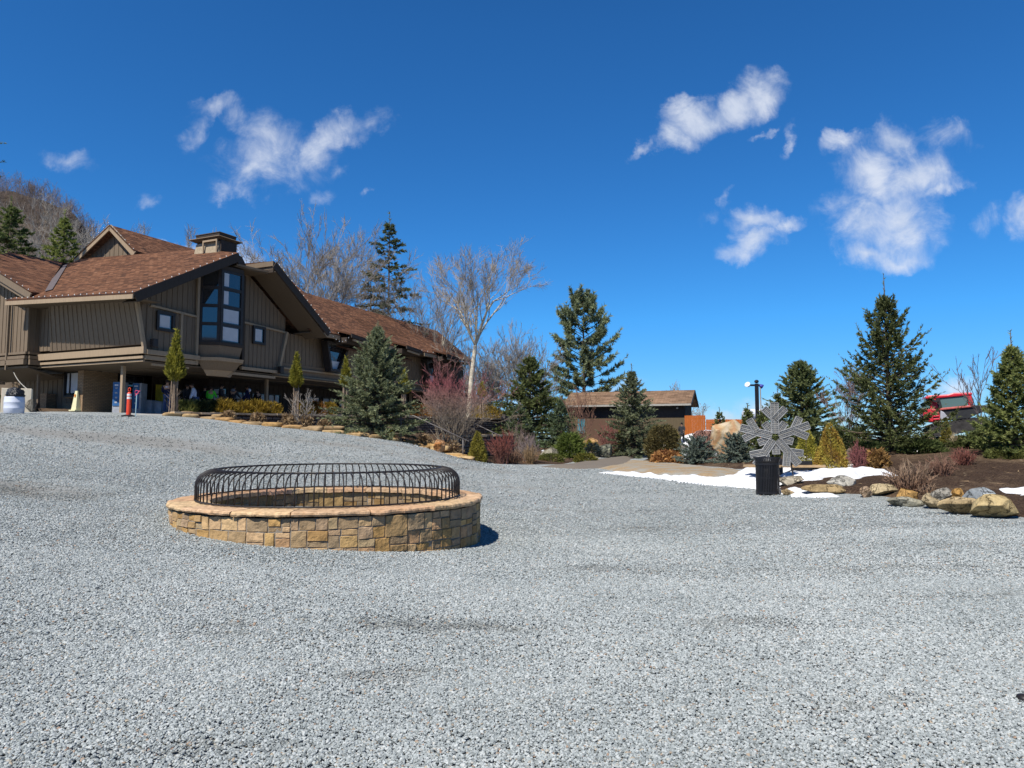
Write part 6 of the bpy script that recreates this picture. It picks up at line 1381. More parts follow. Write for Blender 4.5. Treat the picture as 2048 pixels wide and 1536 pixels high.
# ------------------------------------------------------------------ long low building and fence behind the garden
SB = R(-20); so = at(1370, 855, 60); so.z = g1(so.x, so.y)
shed = thing('garden_building', 'long low olive-brown building with a tan shingle roof behind the spruces', 'building', so, SB)
OLIVE = wood_mat('building_boards', (.125, .095, .055)); DKB = wood_mat('building_dark_boards', (.045, .04, .038)); TANSH = shingle_mat('tan_shingles', ((.15, .095, .06), (.21, .135, .083), (.26, .165, .105), (.31, .205, .135)), .5, .2)
LW = 10.2; ez, rz_ = EYE + (HOR - 806) / FPX * 60 - so.z, EYE + (HOR - 778) / FPX * 61 - so.z
siding('wall', [(-LW, -.3), (0, -.3), (0, ez - 1.25), (-LW, ez - 1.25)], 'y', 0, OLIVE, shed, sp=.25, bat=.02)
siding('wall', [(-LW, ez - 1.22), (0, ez - 1.22), (0, ez + .05), (-LW, ez + .05)], 'y', .06, DKB, shed, sp=.25, bat=.02)
siding('gable_wall', [(.05, -.3), (5.2, -.3), (5.2, ez), (2.6, rz_ - .12), (.05, ez)], 'x', 0.02, DKB, shed, out=1, sp=.3, bat=.02)
siding('gable_wall', [(.05, -.3), (5.2, -.3), (5.2, ez), (2.6, rz_ - .12), (.05, ez)], 'x', -LW, DKB, shed, sp=.3, bat=.02)
siding('wall', [(-LW, -.3), (0, -.3), (0, ez), (-LW, ez)], 'y', 5.22, DKB, shed, out=1, sp=.4, bat=.02)
mk_roof('roof', [(-LW - .4, -.55, ez - .05), (.6, -.55, ez - .05), (.6, 2.6, rz_), (-LW - .4, 2.6, rz_)], .10, (1, 0, 0), TANSH, shed); mk_roof('roof', [(-LW - .4, 2.62, rz_ - .01), (.6, 2.62, rz_ - .01), (.6, 5.8, ez - .05), (-LW - .4, 5.8, ez - .05)], .10, (1, 0, 0), TANSH, shed)
GUT = plain('grey_gutter', (.34, .32, .28), .7, .3)
beam('gutter', (-LW - .4, -.6, ez - .16), (.6, -.6, ez - .16), .12, .16, GUT, parent=shed)
beam('rake_board', (.62, -.56, ez - .14), (.62, 2.6, rz_ - .1), .06, .2, DKB, parent=shed); beam('rake_board', (.62, 5.8, ez - .14), (.62, 2.6, rz_ - .1), .06, .2, DKB, parent=shed)
m = MB(); m.sphere((-.6, -.18, ez - .42), .1, 8, 6); m.build('wall_lamp', GUT, shed)
TEAL = plain('teal_paint', (.05, .22, .28), .6, .3, var=.5, scale=1.5); REDBR = wood_mat('redbrown_boards', (.13, .075, .05))
MB().box(-9.3, -8.65, -.09, -.045, .95, 2.2).build('painted_panel', TEAL, shed); MB().box(-8.5, -5.2, -.07, -.045, -.2, ez - 1.3).build('wall_boards', REDBR, shed)
FEN = wood_mat('cedar_boards', (.42, .115, .022), .3)
def fence(label, u0, u1, vt, Y0, Y1):
    a_, b_ = at(u0, vt, Y0), at(u1, vt, Y1); r = thing('wood_fence', label, 'fence', (a_.x, a_.y, g1(a_.x, a_.y)), math.atan2(b_.y - a_.y, b_.x - a_.x)); L = math.hypot(b_.x - a_.x, b_.y - a_.y); h = a_.z - g1(a_.x, a_.y); n_ = int(L / .15); rs = np.random.RandomState(int(u0)); m = MB()
    for i in range(n_): m.box(i * .15 + .003, i * .15 + .147, -.012 + rs.uniform(-.006, .006), .012, -.6, h + rs.uniform(-.012, .012))
    m.build('boards', FEN, r); m = MB(); m.box(0, L, .02, .07, h * .25, h * .25 + .09); m.box(0, L, .02, .07, h - .3, h - .21); m.build('rails', FEN, r)
    for i in range(int(L / 2.4) + 1): MB().box(i * 2.4, i * 2.4 + .09, .075, .165, -.6, h - .05).build('post', FEN, r)
fence('tall orange cedar board fence against the end of the olive-brown building', 1369, 1411, 831, 58.5, 58.0); fence('lower orange cedar board fence continuing right behind the weeping tree', 1412, 1530, 839, 57, 56)

# ------------------------------------------------------------------ people
SKIN = plain('skin', (.42, .25, .17), .6, .3, var=.06); HAIRD = plain('dark_hair', (.03, .022, .018), .7, .2); SHOE = plain('shoes', (.03, .03, .03), .7, .2)
def cloth(name, c): return plain(name, c, .9, .1, var=.14, scale=5, bump=.2)
NAVY, BLACK, JEAN, GREEN, WHITE, GREYJ, DGREY = cloth('navy_cloth', (.012, .018, .055)), cloth('black_cloth', (.012, .012, .014)), cloth('denim', (.055, .085, .17)), cloth('bright_green_cloth', (.10, .62, .05)), cloth('white_cloth', (.62, .66, .78)), cloth('grey_cloth', (.18, .2, .23)), cloth('dark_grey_cloth', (.035, .037, .042))
def skin_obj(name, nodes, edges, mat, parent, lvl=1, root=0):
    me = bpy.data.meshes.new(name); me.from_pydata([n[:3] for n in nodes], edges, []); o = link(name, me, parent); o.modifiers.new('skin', 'SKIN'); ss = o.modifiers.new('sub', 'SUBSURF'); ss.levels = ss.render_levels = lvl
    lay = me.skin_vertices[0] if me.skin_vertices else None
    if lay is None:
        bpy.context.view_layer.objects.active = o; lay = me.skin_vertices[0]
    for i, n in enumerate(nodes): lay.data[i].radius = n[3] if isinstance(n[3], tuple) else (n[3], n[3]); lay.data[i].use_root = (i == root)
    for p_ in me.polygons: p_.use_smooth = True
    me.materials.append(mat); return o
def person(label, loc, face, jacket, trousers, hair=HAIRD, h=1.75, lean=0.0, stride=0.0, arms=((.25, .1), (.25, .1)), hood=False, band=None, pack=None, cap=None, turn=0.0):
    """face: heading in the ground plane; arms: (forward swing, elbow bend) left and right"""
    k = h / 1.75; r = thing('person', label, 'person', loc, face); r.scale = (k, k, k)
    lx = math.sin(lean); P = lambda x, y, z: (x, y - lx * max(0, z - .95), z)     # faces -y
    J = {'pel': P(0, 0, .95), 'sp': P(0, .01, 1.15), 'ch': P(0, .015, 1.36), 'nk': P(0, .0, 1.49), 'hd': P(0, -.02, 1.60), 'tp': P(0, -.015, 1.72)}
    nodes = [(*J['pel'], (.15, .105)), (*J['sp'], (.14, .10)), (*J['ch'], (.155, .105)), (*J['nk'], .055), (*J['hd'], (.078, .095)), (*J['tp'], (.065, .075))]; edges = [(0, 1), (1, 2), (2, 3), (3, 4), (4, 5)]
    jn = [(*J['pel'][:2], .86, (.18, .13)), (*J['sp'], (.168, .128)), (*J['ch'], (.178, .128)), (*J['nk'][:2], 1.465, (.085, .08))]; je = [(0, 1), (1, 2), (2, 3)]
    tn = [(*J['pel'][:2], .93, (.155, .115))]; te = []; sh = []
    for s, (sw, bend), st_ in ((-1, arms[0], stride), (1, arms[1], -stride)):
        S_ = Vector(P(s * .19, .01, 1.40)); E_ = S_ + Vector((s * .06, -math.sin(sw) * .29, -math.cos(sw) * .29)); a2 = sw + bend; H_ = E_ + Vector((-s * .03 * bend, -math.sin(a2) * .25, -math.cos(a2) * .25)); dv = (H_ - E_).normalized()
        b_ = len(nodes); nodes += [(*S_, .062), (*E_, .044), (*H_, (.028, .02)), (*(H_ + dv * .07), (.04, .016))]; edges += [(2, b_), (b_, b_ + 1), (b_ + 1, b_ + 2), (b_ + 2, b_ + 3)]
        sd_ = dv.cross(Vector((s, 0, 0))).normalized() if abs(dv.x) < .9 else Vector((0, 1, 0))
        for fi, (off, ln) in enumerate(((-.028, .062), (-.009, .075), (.010, .07), (.028, .055))):
            q1 = H_ + dv * .10 + sd_ * off; q2 = q1 + dv * ln * .6 + Vector((-s * .008, 0, 0)); n0 = len(nodes); nodes += [(*q1, .0085), (*q2, .0075)]; edges += [(b_ + 3, n0), (n0, n0 + 1)]
        q1 = H_ + dv * .035 + sd_ * .042; n0 = len(nodes); nodes += [(*q1, .010), (*(q1 + dv * .045 + sd_ * .016), .008)]; edges += [(b_ + 2, n0), (n0, n0 + 1)]
        c_ = len(jn); jn += [(*S_, .082), (*E_, .064), (*(H_ - dv * .02), .048)]; je += [(2, c_), (c_, c_ + 1), (c_ + 1, c_ + 2)]
        hp = (s * .09, 0, .90); kn = (s * .10, -math.sin(st_) * .42 - .015, .93 - math.cos(st_) * .43); kz = st_ * .6 - abs(stride) * .25; ank = (s * .105, kn[1] - math.sin(kz) * .41, max(.08, kn[2] - math.cos(kz) * .41))
        n0 = len(nodes); nodes += [(*hp, .085), (*kn, .055), (*ank, .036), (ank[0], ank[1] - .13, max(.035, ank[2] - .05), (.035, .03))]; edges += [(0, n0), (n0, n0 + 1), (n0 + 1, n0 + 2), (n0 + 2, n0 + 3)]
        t0 = len(tn); tn += [(*hp, .105), (*kn, .078), (ank[0], ank[1], ank[2] + .03, .068)]; te += [(0, t0), (t0, t0 + 1), (t0 + 1, t0 + 2)]; sh.append(ank)
    skin_obj('body', nodes, edges, SKIN, r); skin_obj('jacket', jn, je, jacket, r); skin_obj('trousers', tn, te, trousers, r)
    for a_ in sh: m = MB(); m.sphere((a_[0], a_[1] - .06, max(.05, a_[2] - .035)), .06, 10, 6, (.85, 2.2, .8)); m.build('shoe', SHOE, r, smooth=True)
    hx, hy, hz = J['hd']; m = MB(); m.sphere((hx, hy + .018, hz + .055), .105, 12, 8, (.9, 1.0, 1.02)); hair_o = m.build('cap' if cap else 'hair', cap or hair, r, smooth=True)
    m = MB(); m.sphere((hx, hy - .10, hz + .0), .016, 6, 5, (.8, 1.3, 1.4)); m.build('nose', SKIN, r, smooth=True)
    for s in (-1, 1):
        m = MB(); m.sphere((hx + s * .032, hy - .088, hz + .03), .009, 6, 4); m.build('eye', HAIRD, r); m = MB(); m.sphere((hx + s * .082, hy + .01, hz + .01), .022, 6, 5, (.4, .8, 1.2)); m.build('ear', SKIN, r, smooth=True)
    m = MB(); m.bar((hx - .022, hy - .092, hz - .042), (hx + .022, hy - .092, hz - .042), .008, .008); m.build('mouth', cloth('lips', (.25, .09, .07)) if 'lips' not in MATS else MATS['lips'], r)
    if hood: m = MB(); m.sphere((hx, hy + .11, hz - .12), .12, 12, 8, (1.15, .7, .8)); m.build('hood', hood if hood is not True else jacket, r, smooth=True)
    if band:
        skin_obj('jacket_band', [(J['ch'][0], J['ch'][1], 1.30, (.183, .133)), (J['ch'][0], J['ch'][1], 1.42, (.180, .131))], [(0, 1)], band, r)
        for s, (sw, bd) in ((-1, arms[0]), (1, arms[1])): S_ = Vector(P(s * .19, .01, 1.40)); E_ = S_ + Vector((s * .06, -math.sin(sw) * .29, -math.cos(sw) * .29)); skin_obj('sleeve_band', [(*(S_ + (E_ - S_) * .05), .086), (*(S_ + (E_ - S_) * .42), .079)], [(0, 1)], band, r)
    if pack: m = MB(); m.box(J['ch'][0] - .15, J['ch'][0] + .15, J['ch'][1] + .11, J['ch'][1] + .27, 1.0, 1.42); m.build('shoulder_bag', pack, r, bevel=.05)
    return r
def lpt(u, ly, z=2.72):
    d = ray(u, 800); ca2, sa2 = math.cos(LA), math.sin(LA); dx, dy = d.x * ca2 + d.y * sa2, -d.x * sa2 + d.y * ca2; c0 = W2L((0, 0, EYE)); t = (ly - c0.y) / dy; q_ = L2W((c0.x + dx * t, ly, z)); return q_
away = LA + math.pi     # people queue along the storefront
person('person in a navy jacket with a wide white band seen from behind', lpt(334, 1.5), R(180) + .2, NAVY, JEAN, arms=((.5, .9), (.5, .9)), band=WHITE, h=1.78)
person('person in dark clothes between the arborvitae stems and the white jacket', lpt(374, 1.9), R(60), DGREY, BLACK, h=1.66)
person('person in a white and blue jacket with a dark bag leaning forward', lpt(392, 1.3), R(-60), WHITE, JEAN, lean=.35, pack=BLACK, h=1.68)
person('person in black standing close behind the bright green jacket', lpt(409, 1.9), R(30), BLACK, BLACK, h=1.62)
person('person in a bright green jacket', lpt(421, 1.2), R(190), GREEN, BLACK, lean=.12, h=1.58, arms=((.6, .8), (.4, .7)))
person('person in a dark navy jacket and blue jeans right of the green jacket', lpt(442, 1.6), R(100), DGREY, JEAN, h=1.78, arms=((.3, .9), (.2, .5)))
person('person in a dark jacket with a pale grey hood', lpt(467, 1.3), R(170), DGREY, BLACK, hood=GREYJ, h=1.72, arms=((.5, .8), (.5, .8)))
person('person in a blue jacket with a white collar looking left', lpt(495, 1.5), R(-80), NAVY, DGREY, hood=WHITE, h=1.82, arms=((.3, .6), (.3, .5)))
person('person in black at the right end of the queue', lpt(515, 1.7), R(-120), BLACK, BLACK, h=1.70)
pw = on(1364, 54); pw.z += .04
person('person in dark clothes and a cap walking along the path by the orange fence', pw, R(-25), DGREY, DGREY, h=1.76, stride=.42, arms=((-.35, .9), (.75, .7)), cap=BLACK)

# ------------------------------------------------------------------ things at the lodge front
IRON = plain('black_iron', (.012, .012, .014), .4, .5, var=.3); WPL = plain('white_plastic', (.62, .66, .75), .45, .4, var=.06, scale=2, bump=.05)
def G2(u, Y): return on(u, Y)
p = on(25, 27); b = thing('white_barrel', 'white plastic barrel used as a bin at the left edge of the yard', 'barrel', p); m = MB()
R0 = .33; hB = 34 / FPX * 27; m.lathe([(.001, .0), (R0 - .03, 0), (R0, .03), (R0 + .005, hB * .3), (R0 + .014, hB * .33), (R0 + .005, hB * .36), (R0 + .008, hB * .64), (R0 + .016, hB * .67), (R0 + .006, hB * .7), (R0 - .005, hB - .04), (R0 - .015, hB), (R0 - .05, hB), (R0 - .05, .05)], 36); m.build('barrel_shell', WPL, b, smooth=True)
k = Mt('bin_bag', .28, .6); k.base((.008, .008, .010)); w_ = k.noise(k.co(), 7, 5, .6, 1.5); k.bump(w_.outputs[0], 1.0, .06); BAG = k.m
V, F = rock_mesh(611, (.62, .62, .50), 4, 3, .09, lo=.9, hi=1.0); V[:, :2] *= np.where(V[:, 2:3] < -.05, 1.12, .95)
sk_ = V[:, 2] < -.02; V[:, :2] *= (1 + .05 * np.sin(np.arctan2(V[:, 1], V[:, 0]) * 11)[:, None] * sk_[:, None]); o = mesh_np('bin_bag', V, F, BAG, smooth=True); o.location = (p.x, p.y, p.z + hB + .13); tag(o, 'shiny black bin bag bulging over the rim of the white barrel', 'bag')
cb_ = on(30, 29.6); m = MB(); m.box(-.52, .52, -.22, .22, -.2, .98); o = m.build('utility_box', plain('cream_metal', (.66, .58, .44), .6, .3, var=.05), None, bevel=.015); o.location = cb_; o.rotation_euler = (0, 0, R(28)); tag(o, 'cream metal utility cabinet behind the white barrel', 'cabinet')
q0, q1 = L2W((-.2, 9.6, 5.0)), cb_ + Vector((.35, .1, .95)); o = MB().tube([q0 + (q1 - q0) * t + Vector((-.06 * math.sin(t * math.pi), 0, -.05 * math.sin(t * math.pi))) for t in np.linspace(0, 1, 9)], .02, 8).build('conduit', GUT, smooth=True); tag(o, 'grey conduit hanging from the wall down to the cream cabinet', 'conduit')
for i, s in enumerate((0, .14)):
    q0 = L2W((.5, 8.6, 3.3 - s)); q1 = cb_ + Vector((.5, .05, .35 - s)); o = MB().tube([q0 + (q1 - q0) * t + Vector((0, 0, -.28 * math.sin(t * math.pi))) for t in np.linspace(0, 1, 9)], .055, 8).build('drain_hose', IRON, smooth=True); tag(o, 'upper black corrugated hose between downspout and cabinet' if i == 0 else 'lower black corrugated hose between downspout and cabinet', 'hose')
mb_ = [tuple(L2W(q)[:2]) for q in ((.0, 5.9, 0), (1.7, 6.0, 0), (1.7, 9.8, 0), (-1.2, 9.6, 0), (-1.6, 7.4, 0))]
o = patch('lodge_bed', mb_, .15, lambda d, P: np.clip(d * .4, -.1, .22) + (vnoise(P, 2, 4) - .5) * .05, MULCH, 31, .08, 1.2); tag(o, 'mulch bed against the brick base of the lodge', 'garden bed', kind='structure')
LG_ = lambda x, y, z: L2W((x, y, z))
c = L2W((.75, 6.05, 0)); c.z = g1(c.x, c.y) + .12; w = thing('floor_sign', 'pale yellow tall cone sign leaning at the brick pier', 'sign', c, LA); YEL = plain('pale_yellow_plastic', (.72, .68, .42), .5, .3, var=.05)
m = MB(); m.add([(-.02, -.2, 0), (-.02, .2, 0), (.28, .2, 0), (.28, -.2, 0), (.10, -.09, 1.05), (.10, .09, 1.05), (.18, .09, 1.05), (.18, -.09, 1.05)], [(0, 3, 2, 1), (4, 5, 6, 7), (0, 1, 5, 4), (1, 2, 6, 5), (2, 3, 7, 6), (3, 0, 4, 7)]); m.build('sign_body', YEL, w, bevel=.02)
MB().box(-.09, .35, -.25, .25, -.02, .05).build('foot', YEL, w)
m = MB(); m.box(.035, .06, -.05, .05, .7, .84); m.build('sticker', plain('amber_sticker', (.6, .22, .04), .6), w)
p = on(255, 27); d = thing('delineator_post', 'orange delineator post with white reflective bands on a black rubber base', 'traffic post', p); ORG = plain('orange_plastic', (.72, .065, .025), .45, .4, var=.08); REFL = plain('reflective_sheet', (.75, .72, .70), .4, .5, var=.04)
hh = 58 / FPX * 27
MB().lathe([(.001, 0), (.26, 0), (.26, .035), (.10, .07), (.001, .07)], 8).build('rubber_base', IRON, d)
MB().lathe([(.085, .05), (.075, hh * .60), (.072, hh * .80), (.045, hh * .84), (.001, hh * .85)], 20).build('tube', ORG, d, smooth=True)
for a_, c_ in ((.60, .68), (.71, .78)): MB().lathe([(.079, hh * a_), (.078, hh * c_)], 20).build('reflective_band', REFL, d, smooth=True)
MB().tube([(math.cos(t) * .045, 0, hh * .93 + math.sin(t) * hh * .06) for t in np.linspace(-1.2, 4.34, 12)], .016, 8).build('loop_handle', ORG, d, smooth=True)
p = on(269, 27); d = thing('marker_stake', 'thin pale blue stake with a pink ribbon beside the delineator post', 'stake', p); MB().tube([(0, 0, -.1), (.02, 0, .86)], .016, 6).build('stake', plain('pale_blue_paint', (.36, .52, .60), .6), d)
PINK = plain('pink_ribbon', (.75, .10, .20), .6); MB().tube([(.02 + .07 * math.cos(t), .02 * math.sin(2 * t), .93 + .07 * math.sin(t)) for t in np.linspace(0, 6.28, 14)], .014, 5).build('ribbon', PINK, d); MB().tube([(.02, 0, .86), (.08, -.03, .92), (.15, -.02, 1.0)], .013, 5).build('ribbon', PINK, d); MB().tube([(.02, 0, .86), (-.03, -.03, .80)], .013, 5).build('ribbon', PINK, d)
BLUE = plain('blue_enamel', (.035, .13, .32), .5, .4, var=.2, scale=2); LGT = plain('light_grey_metal', (.36, .37, .40), .6, .3)
for (u, ly, lb) in ((236, 3.6, 'blue vending cabinet left of the terrace post'), (275, 3.4, 'blue vending cabinet right of the delineator post')):
    q = lpt(u, ly, 2.72); d = thing('vending_cabinet', lb, 'cabinet', q, LA - R(62), 'pair of blue vending cabinets')
    MB().box(-.22, .22, -.1, .55, 0, 1.62).build('case', LGT, d); MB().box(-.2, .12 if u > 250 else .2, -.135, -.102, .42 if u < 250 else .3, 1.6).build('front_panel', BLUE, d)
    for i in range(4): m = MB(); m.box(-.10 + .02 * (i % 2), .02, -.143, -.137, .55 + i * .24, .63 + i * .24); m.build('pictogram', LGT, d)
    m = MB(); m.box(-.12, .06, -.144, -.137, 1.42, 1.5); m.build('pictogram', WPL, d)
for (u, ly, w_, h_, lb) in ((296, 3.6, .78, .72, 'grey lidded bin right of the blue vending cabinets'), (316, 3.3, .75, .66, 'second grey lidded bin beside the person with the white band')):
    q = lpt(u, ly, 2.72); d = thing('grey_bin', lb, 'bin', q, LA - R(70), 'grey lidded bins under the overhang'); MB().prism([(-w_ / 2, -.3, 0), (w_ / 2, -.3, 0), (w_ / 2, -.3, h_), (-w_ / 2, -.3, h_)], (0, .6, 0)).build('tub', LGT, d); MB().prism([(-w_ / 2 - .02, -.32, h_ + .004), (w_ / 2 + .02, -.32, h_ + .004), (w_ / 2 + .02, -.32, h_ + .05), (-w_ / 2 - .02, -.32, h_ + .11)], (0, .64, 0)).build('lid', plain('grey_lid', (.25, .27, .3), .6) if 'grey_lid' not in MATS else MATS['grey_lid'], d)
q = lpt(327, 4.6, 3.9); m = MB(); m.box(-.5, .5, -.03, .03, -.45, .55); o = m.build('yellow_sign', plain('yellow_board', (.45, .36, .03), .6, .2, var=.35, scale=3), None); o.location = q; o.rotation_euler = (0, 0, LA); tag(o, 'dim yellow notice board hanging in the dark terrace behind the queue', 'sign')
q = L2W((1.9, 5.6, 0)); q.z = g1(q.x, q.y); m = MB(); m.box(0, .05, -.2, .2, 0, .85); o = m.build('leaning_board', wood_mat('pale_plank', (.42, .30, .18))); o.location = L2W((2.95, 5.62, 2.72)); o.rotation_euler = (0, .12, LA); tag(o, 'pale plank leaning beside the brick pier', 'plank')

# ------------------------------------------------------------------ string lights on the eaves
BULB = plain('bulb_glass', (.75, .73, .68), .25, .6, var=.03, bump=0)
b_me = MB(); b_me.sphere((0, 0, 0), .029, 8, 6, (.85, .85, 1.15)); BM_ = b_me.build('bulb_seed', BULB, None, smooth=True); bulb_mesh = BM_.data; bpy.data.objects.remove(BM_)
def lights(label, pts, step=.45, sag=0.0):
    r = thing('string_lights', label, 'string lights', L2W(pts[0]), LA); o0 = Vector(pts[0]); P_ = [Vector(p) - o0 for p in pts]; cab = []
    for a_, b_ in zip(P_, P_[1:]):
        n_ = max(1, round((b_ - a_).length / step))
        for i in range(n_): t = i / n_; cab.append(a_ + (b_ - a_) * t - Vector((0, 0, sag * math.sin(math.pi * t))))
    cab.append(P_[-1]); MB().tube(cab, .009, 4).build('cable', IRON, r)
    for p in cab: o = link('bulb', bulb_mesh, r); o.location = p + Vector((0, 0, .055 if not sag else -.06))
lights('string of small bulbs along the front eave and rising rake of the main roof', [(-1.53, 8.2, ZL(-1.5, 8.2) - .0), (-1.58, -1.15, ZL(-1.58, -1.15) - .0), (4.4, -1.17, ZL(4.4, -1.17) + .0)])
lights('string of small bulbs on both edges of the little hall gable', [(6.28, 15.0, 13.08), (6.26, 11.8, 14.9), (6.28, 9.45, 13.0)], .5)
lights('string of small bulbs on the rake of the left wing', [(-1.36, 6.7, LG(6.7) + .02), (-1.36, 13.5, LG(13.5) + .02)], .55)
lights('string of small bulbs down the steep rake right of the tall window', [(6.45, -1.76, 11.16), (11.0, -1.78, 8.03)], .4)
lights('short string of round bulbs sagging between the steep rake and the first roof bracket', [(11.05, -1.8, 7.9), (13.0, -1.9, 8.0)], .3, .5)
lights('string of small bulbs along the eave of the long right roof', [(11.2, -1.0, 8.03), (30.8, -1.0, 8.03)], .8)

# ------------------------------------------------------------------ trash can and snowflake
p = on(1533, 18.4); p.z = EYE + (HOR - 987) / FPX * 18.4 - .02
tcn = thing('trash_can', 'black slatted steel trash can with a flared rim beside the snow', 'trash can', p); hC = 74 / FPX * 18.4; RC = .285
MB().lathe([(.001, .03), (RC - .05, .03), (RC - .045, hC * .9), (RC - .06, hC * .9), (RC - .065, .05)], 32).build('liner', plain('liner_black', (.008, .008, .009), .6), tcn, smooth=True)
m = MB(); NS = 44
for i in range(NS):
    t = 2 * math.pi * i / NS; c_, s_ = math.cos(t), math.sin(t); Q = lambda r_, z_: (c_ * r_, s_ * r_, z_)
    for a_, b_ in ((Q(RC, .05), Q(RC, hC * .86)), (Q(RC, hC * .86), Q(RC + .05, hC))): m.bar(a_, b_, .026, .008, up=(c_, s_, 0))
m.build('slats', IRON, tcn)
for z_, r_, hgt in ((.04, RC + .004, .05), (hC * .80, RC + .006, .06), (hC * .45, RC - .012, .03)): MB().lathe([(r_, z_), (r_ + .008, z_), (r_ + .008, z_ + hgt), (r_, z_ + hgt)], 40, closed=True).build('band', IRON, tcn, smooth=False)
MB().lathe([(RC + .045, hC - .012), (RC + .06, hC - .012), (RC + .06, hC + .008), (RC + .045, hC + .008)], 40, closed=True).build('rim', IRON, tcn)
for i in range(4): t = i * math.pi / 2 + .4; MB().lathe([(.001, 0), (.025, 0), (.025, .05), (.001, .05)], 8, (math.cos(t) * .2, math.sin(t) * .2, -.01)).build('foot', IRON, tcn)
YF = 21.0; cz = EYE + (HOR - 874) / FPX * YF; cx_ = (1549 - 1024) / FPX * YF; gzf = g1(cx_, YF)
fl = thing('snowflake_sculpture', 'silver five-armed snowflake sculpture of wrapped bars standing on the snow', 'sculpture', (cx_, YF, cz), R(-13)); px_ = YF / FPX
SILV = attr_mat('silver_wrap', .5, .5, 16.0, .4, .3)
def flake_bar(name, a0, ang, L, wd, par, z0=0.0):
    """flat bar from a0 in the sculpture's plane: a sheet with raised rods along it and a rim"""
    c_, s_ = math.cos(ang), math.sin(ang); m = MB(); m.col = (.34, .34, .33); T = lambda l, w_, y: (a0[0] + c_ * l - s_ * w_, y, a0[1] + s_ * l + c_ * w_)
    m.prism([T(0, -wd / 2, -.02 + z0), T(L, -wd / 2, -.02 + z0), T(L, wd / 2, -.02 + z0), T(0, wd / 2, -.02 + z0)], (0, .04, 0))
    for i in range(5):
        w_ = -wd / 2 + wd * i / 4; r_ = .017 if i in (0, 4) else .010; m.col = ((.31, .31, .30), (.20, .20, .19), (.34, .32, .27), (.21, .22, .22), (.30, .30, .29))[i]
        for y in (-.03 + z0, .03 + z0): m.tube([T(0, w_, y), T(L, w_, y)], r_, 5)
    n_ = int(L / .055)
    m.col = (.22, .22, .215)
    for i in range(n_ + 1): m.tube([T(L * i / n_, -wd / 2, -.036 + z0), T(L * i / n_, wd / 2, -.036 + z0)], .006 if i < n_ else .016, 4)
    return m.build(name, SILV, par)
for i in range(5):
    an = R(90 + 72 * i + (2 if i else 0)); c_, s_ = math.cos(an), math.sin(an); RA_ = 68 * px_
    flake_bar('arm', (c_ * 7 * px_, s_ * 7 * px_), an, RA_ - 7 * px_, 14 * px_, fl)
    for sg in (-1, 1): flake_bar('arm_branch', (c_ * 36 * px_, s_ * 36 * px_), an + sg * R(44), 29 * px_, 12.5 * px_, fl, .012 * sg)
    a2 = an + R(36); flake_bar('short_arm', (math.cos(a2) * 9 * px_, math.sin(a2) * 9 * px_), a2, 25 * px_, 13 * px_, fl, .02)
for x in (-.33, .42): MB().tube([(x, .05, -.72), (x * 1.25, .12, gzf - cz - .1)], .022, 6).build('support_leg', IRON, fl)
q = on(1528, 22.6); d = thing('garden_bench', 'dark bench with a tan slab seat behind the snowflake', 'bench', q); MB().box(-.15, .5, -.2, .2, -.1, .62).build('dark_end', IRON, d); MB().box(.9, 1.45, -.15, .2, -.1, .55).build('dark_end', IRON, d); MB().box(-.6, 1.8, -.3, .25, .36, .43).build('seat', plain('seat_stone', (.42, .29, .16), .9), d)

# ------------------------------------------------------------------ lamp post, tank, snow groomer
p = on(1516, 40); lp = thing('lamp_post', 'black square lamp post with a white floodlight above the snowflake', 'lamp post', p); hp_ = EYE + (HOR - 763) / FPX * 40 - p.z
MB().box(-.085, .085, -.085, .085, -.1, hp_ - .12).build('post', IRON, lp); MB().sphere((0, 0, hp_), .13, 10, 6, (1, 1, .8)).build('cap', IRON, lp)
MB().box(-.35, .22, -.05, .05, hp_ - .26, hp_ - .16).build('bracket', IRON, lp)
m = MB(); m.lathe([(.001, -.11), (.08, -.10), (.13, .02), (.165, .08), (.155, .085), (.001, .04)], 20); fl_ = m.build('floodlight', WPL, lp, smooth=True); fl_.location = (-.50, -.02, hp_ - .2); fl_.rotation_euler = (R(40), R(-55), 0)
m = MB(); m.lathe([(.001, -.12), (.08, -.1), (.13, .08), (.001, .1)], 14); f2 = m.build('floodlight', plain('blue_lamp', (.06, .07, .35), .4), lp, smooth=True); f2.location = (.26, .0, hp_ - .26); f2.rotation_euler = (0, R(120), 0)
MB().tube([(.2, 0, hp_ - .3), (.24, .02, 0)], .03, 6).build('conduit', GUT, lp)
p = on(1512, 48); d = thing('white_tank', 'white horizontal tank behind the thin young spruces', 'tank', p); zc = EYE + (HOR - 829) / FPX * 48 - p.z; rr = 11 / FPX * 48; Lh = 27 / FPX * 48
prof = [(.001, -Lh)] + [(rr * math.sin(t), -Lh + rr * .8 - rr * .8 * math.cos(t)) for t in np.linspace(.2, math.pi / 2, 6)] + [(rr * math.cos(t), Lh - rr * .8 + rr * .8 * math.sin(t)) for t in np.linspace(0, 1.4, 6)] + [(.001, Lh)]
m = MB(); m.lathe(prof, 24); o = m.build('tank_shell', WPL, d, smooth=True); o.rotation_euler = (0, R(90), 0); o.location = (0, 0, zc)
for x in (-.5, .5): MB().box(x - .08, x + .08, -.25, .25, -.1, zc - rr * .7).build('leg', GUT, d)
RED = plain('red_paint', (.62, .025, .045), .35, .5, var=.06, scale=1.2, bump=.03); DKP = plain('dark_plastic', (.025, .026, .028), .6, .3); RUB = plain('rubber_track', (.05, .047, .045), .9, .1, var=.35, scale=6); TINT = Mt('tinted_glass', .05, .6); TINT.base((.10, .17, .17)); TINT = TINT.m
p = on(1906, 36); zb = EYE + (HOR - 868) / FPX * 36
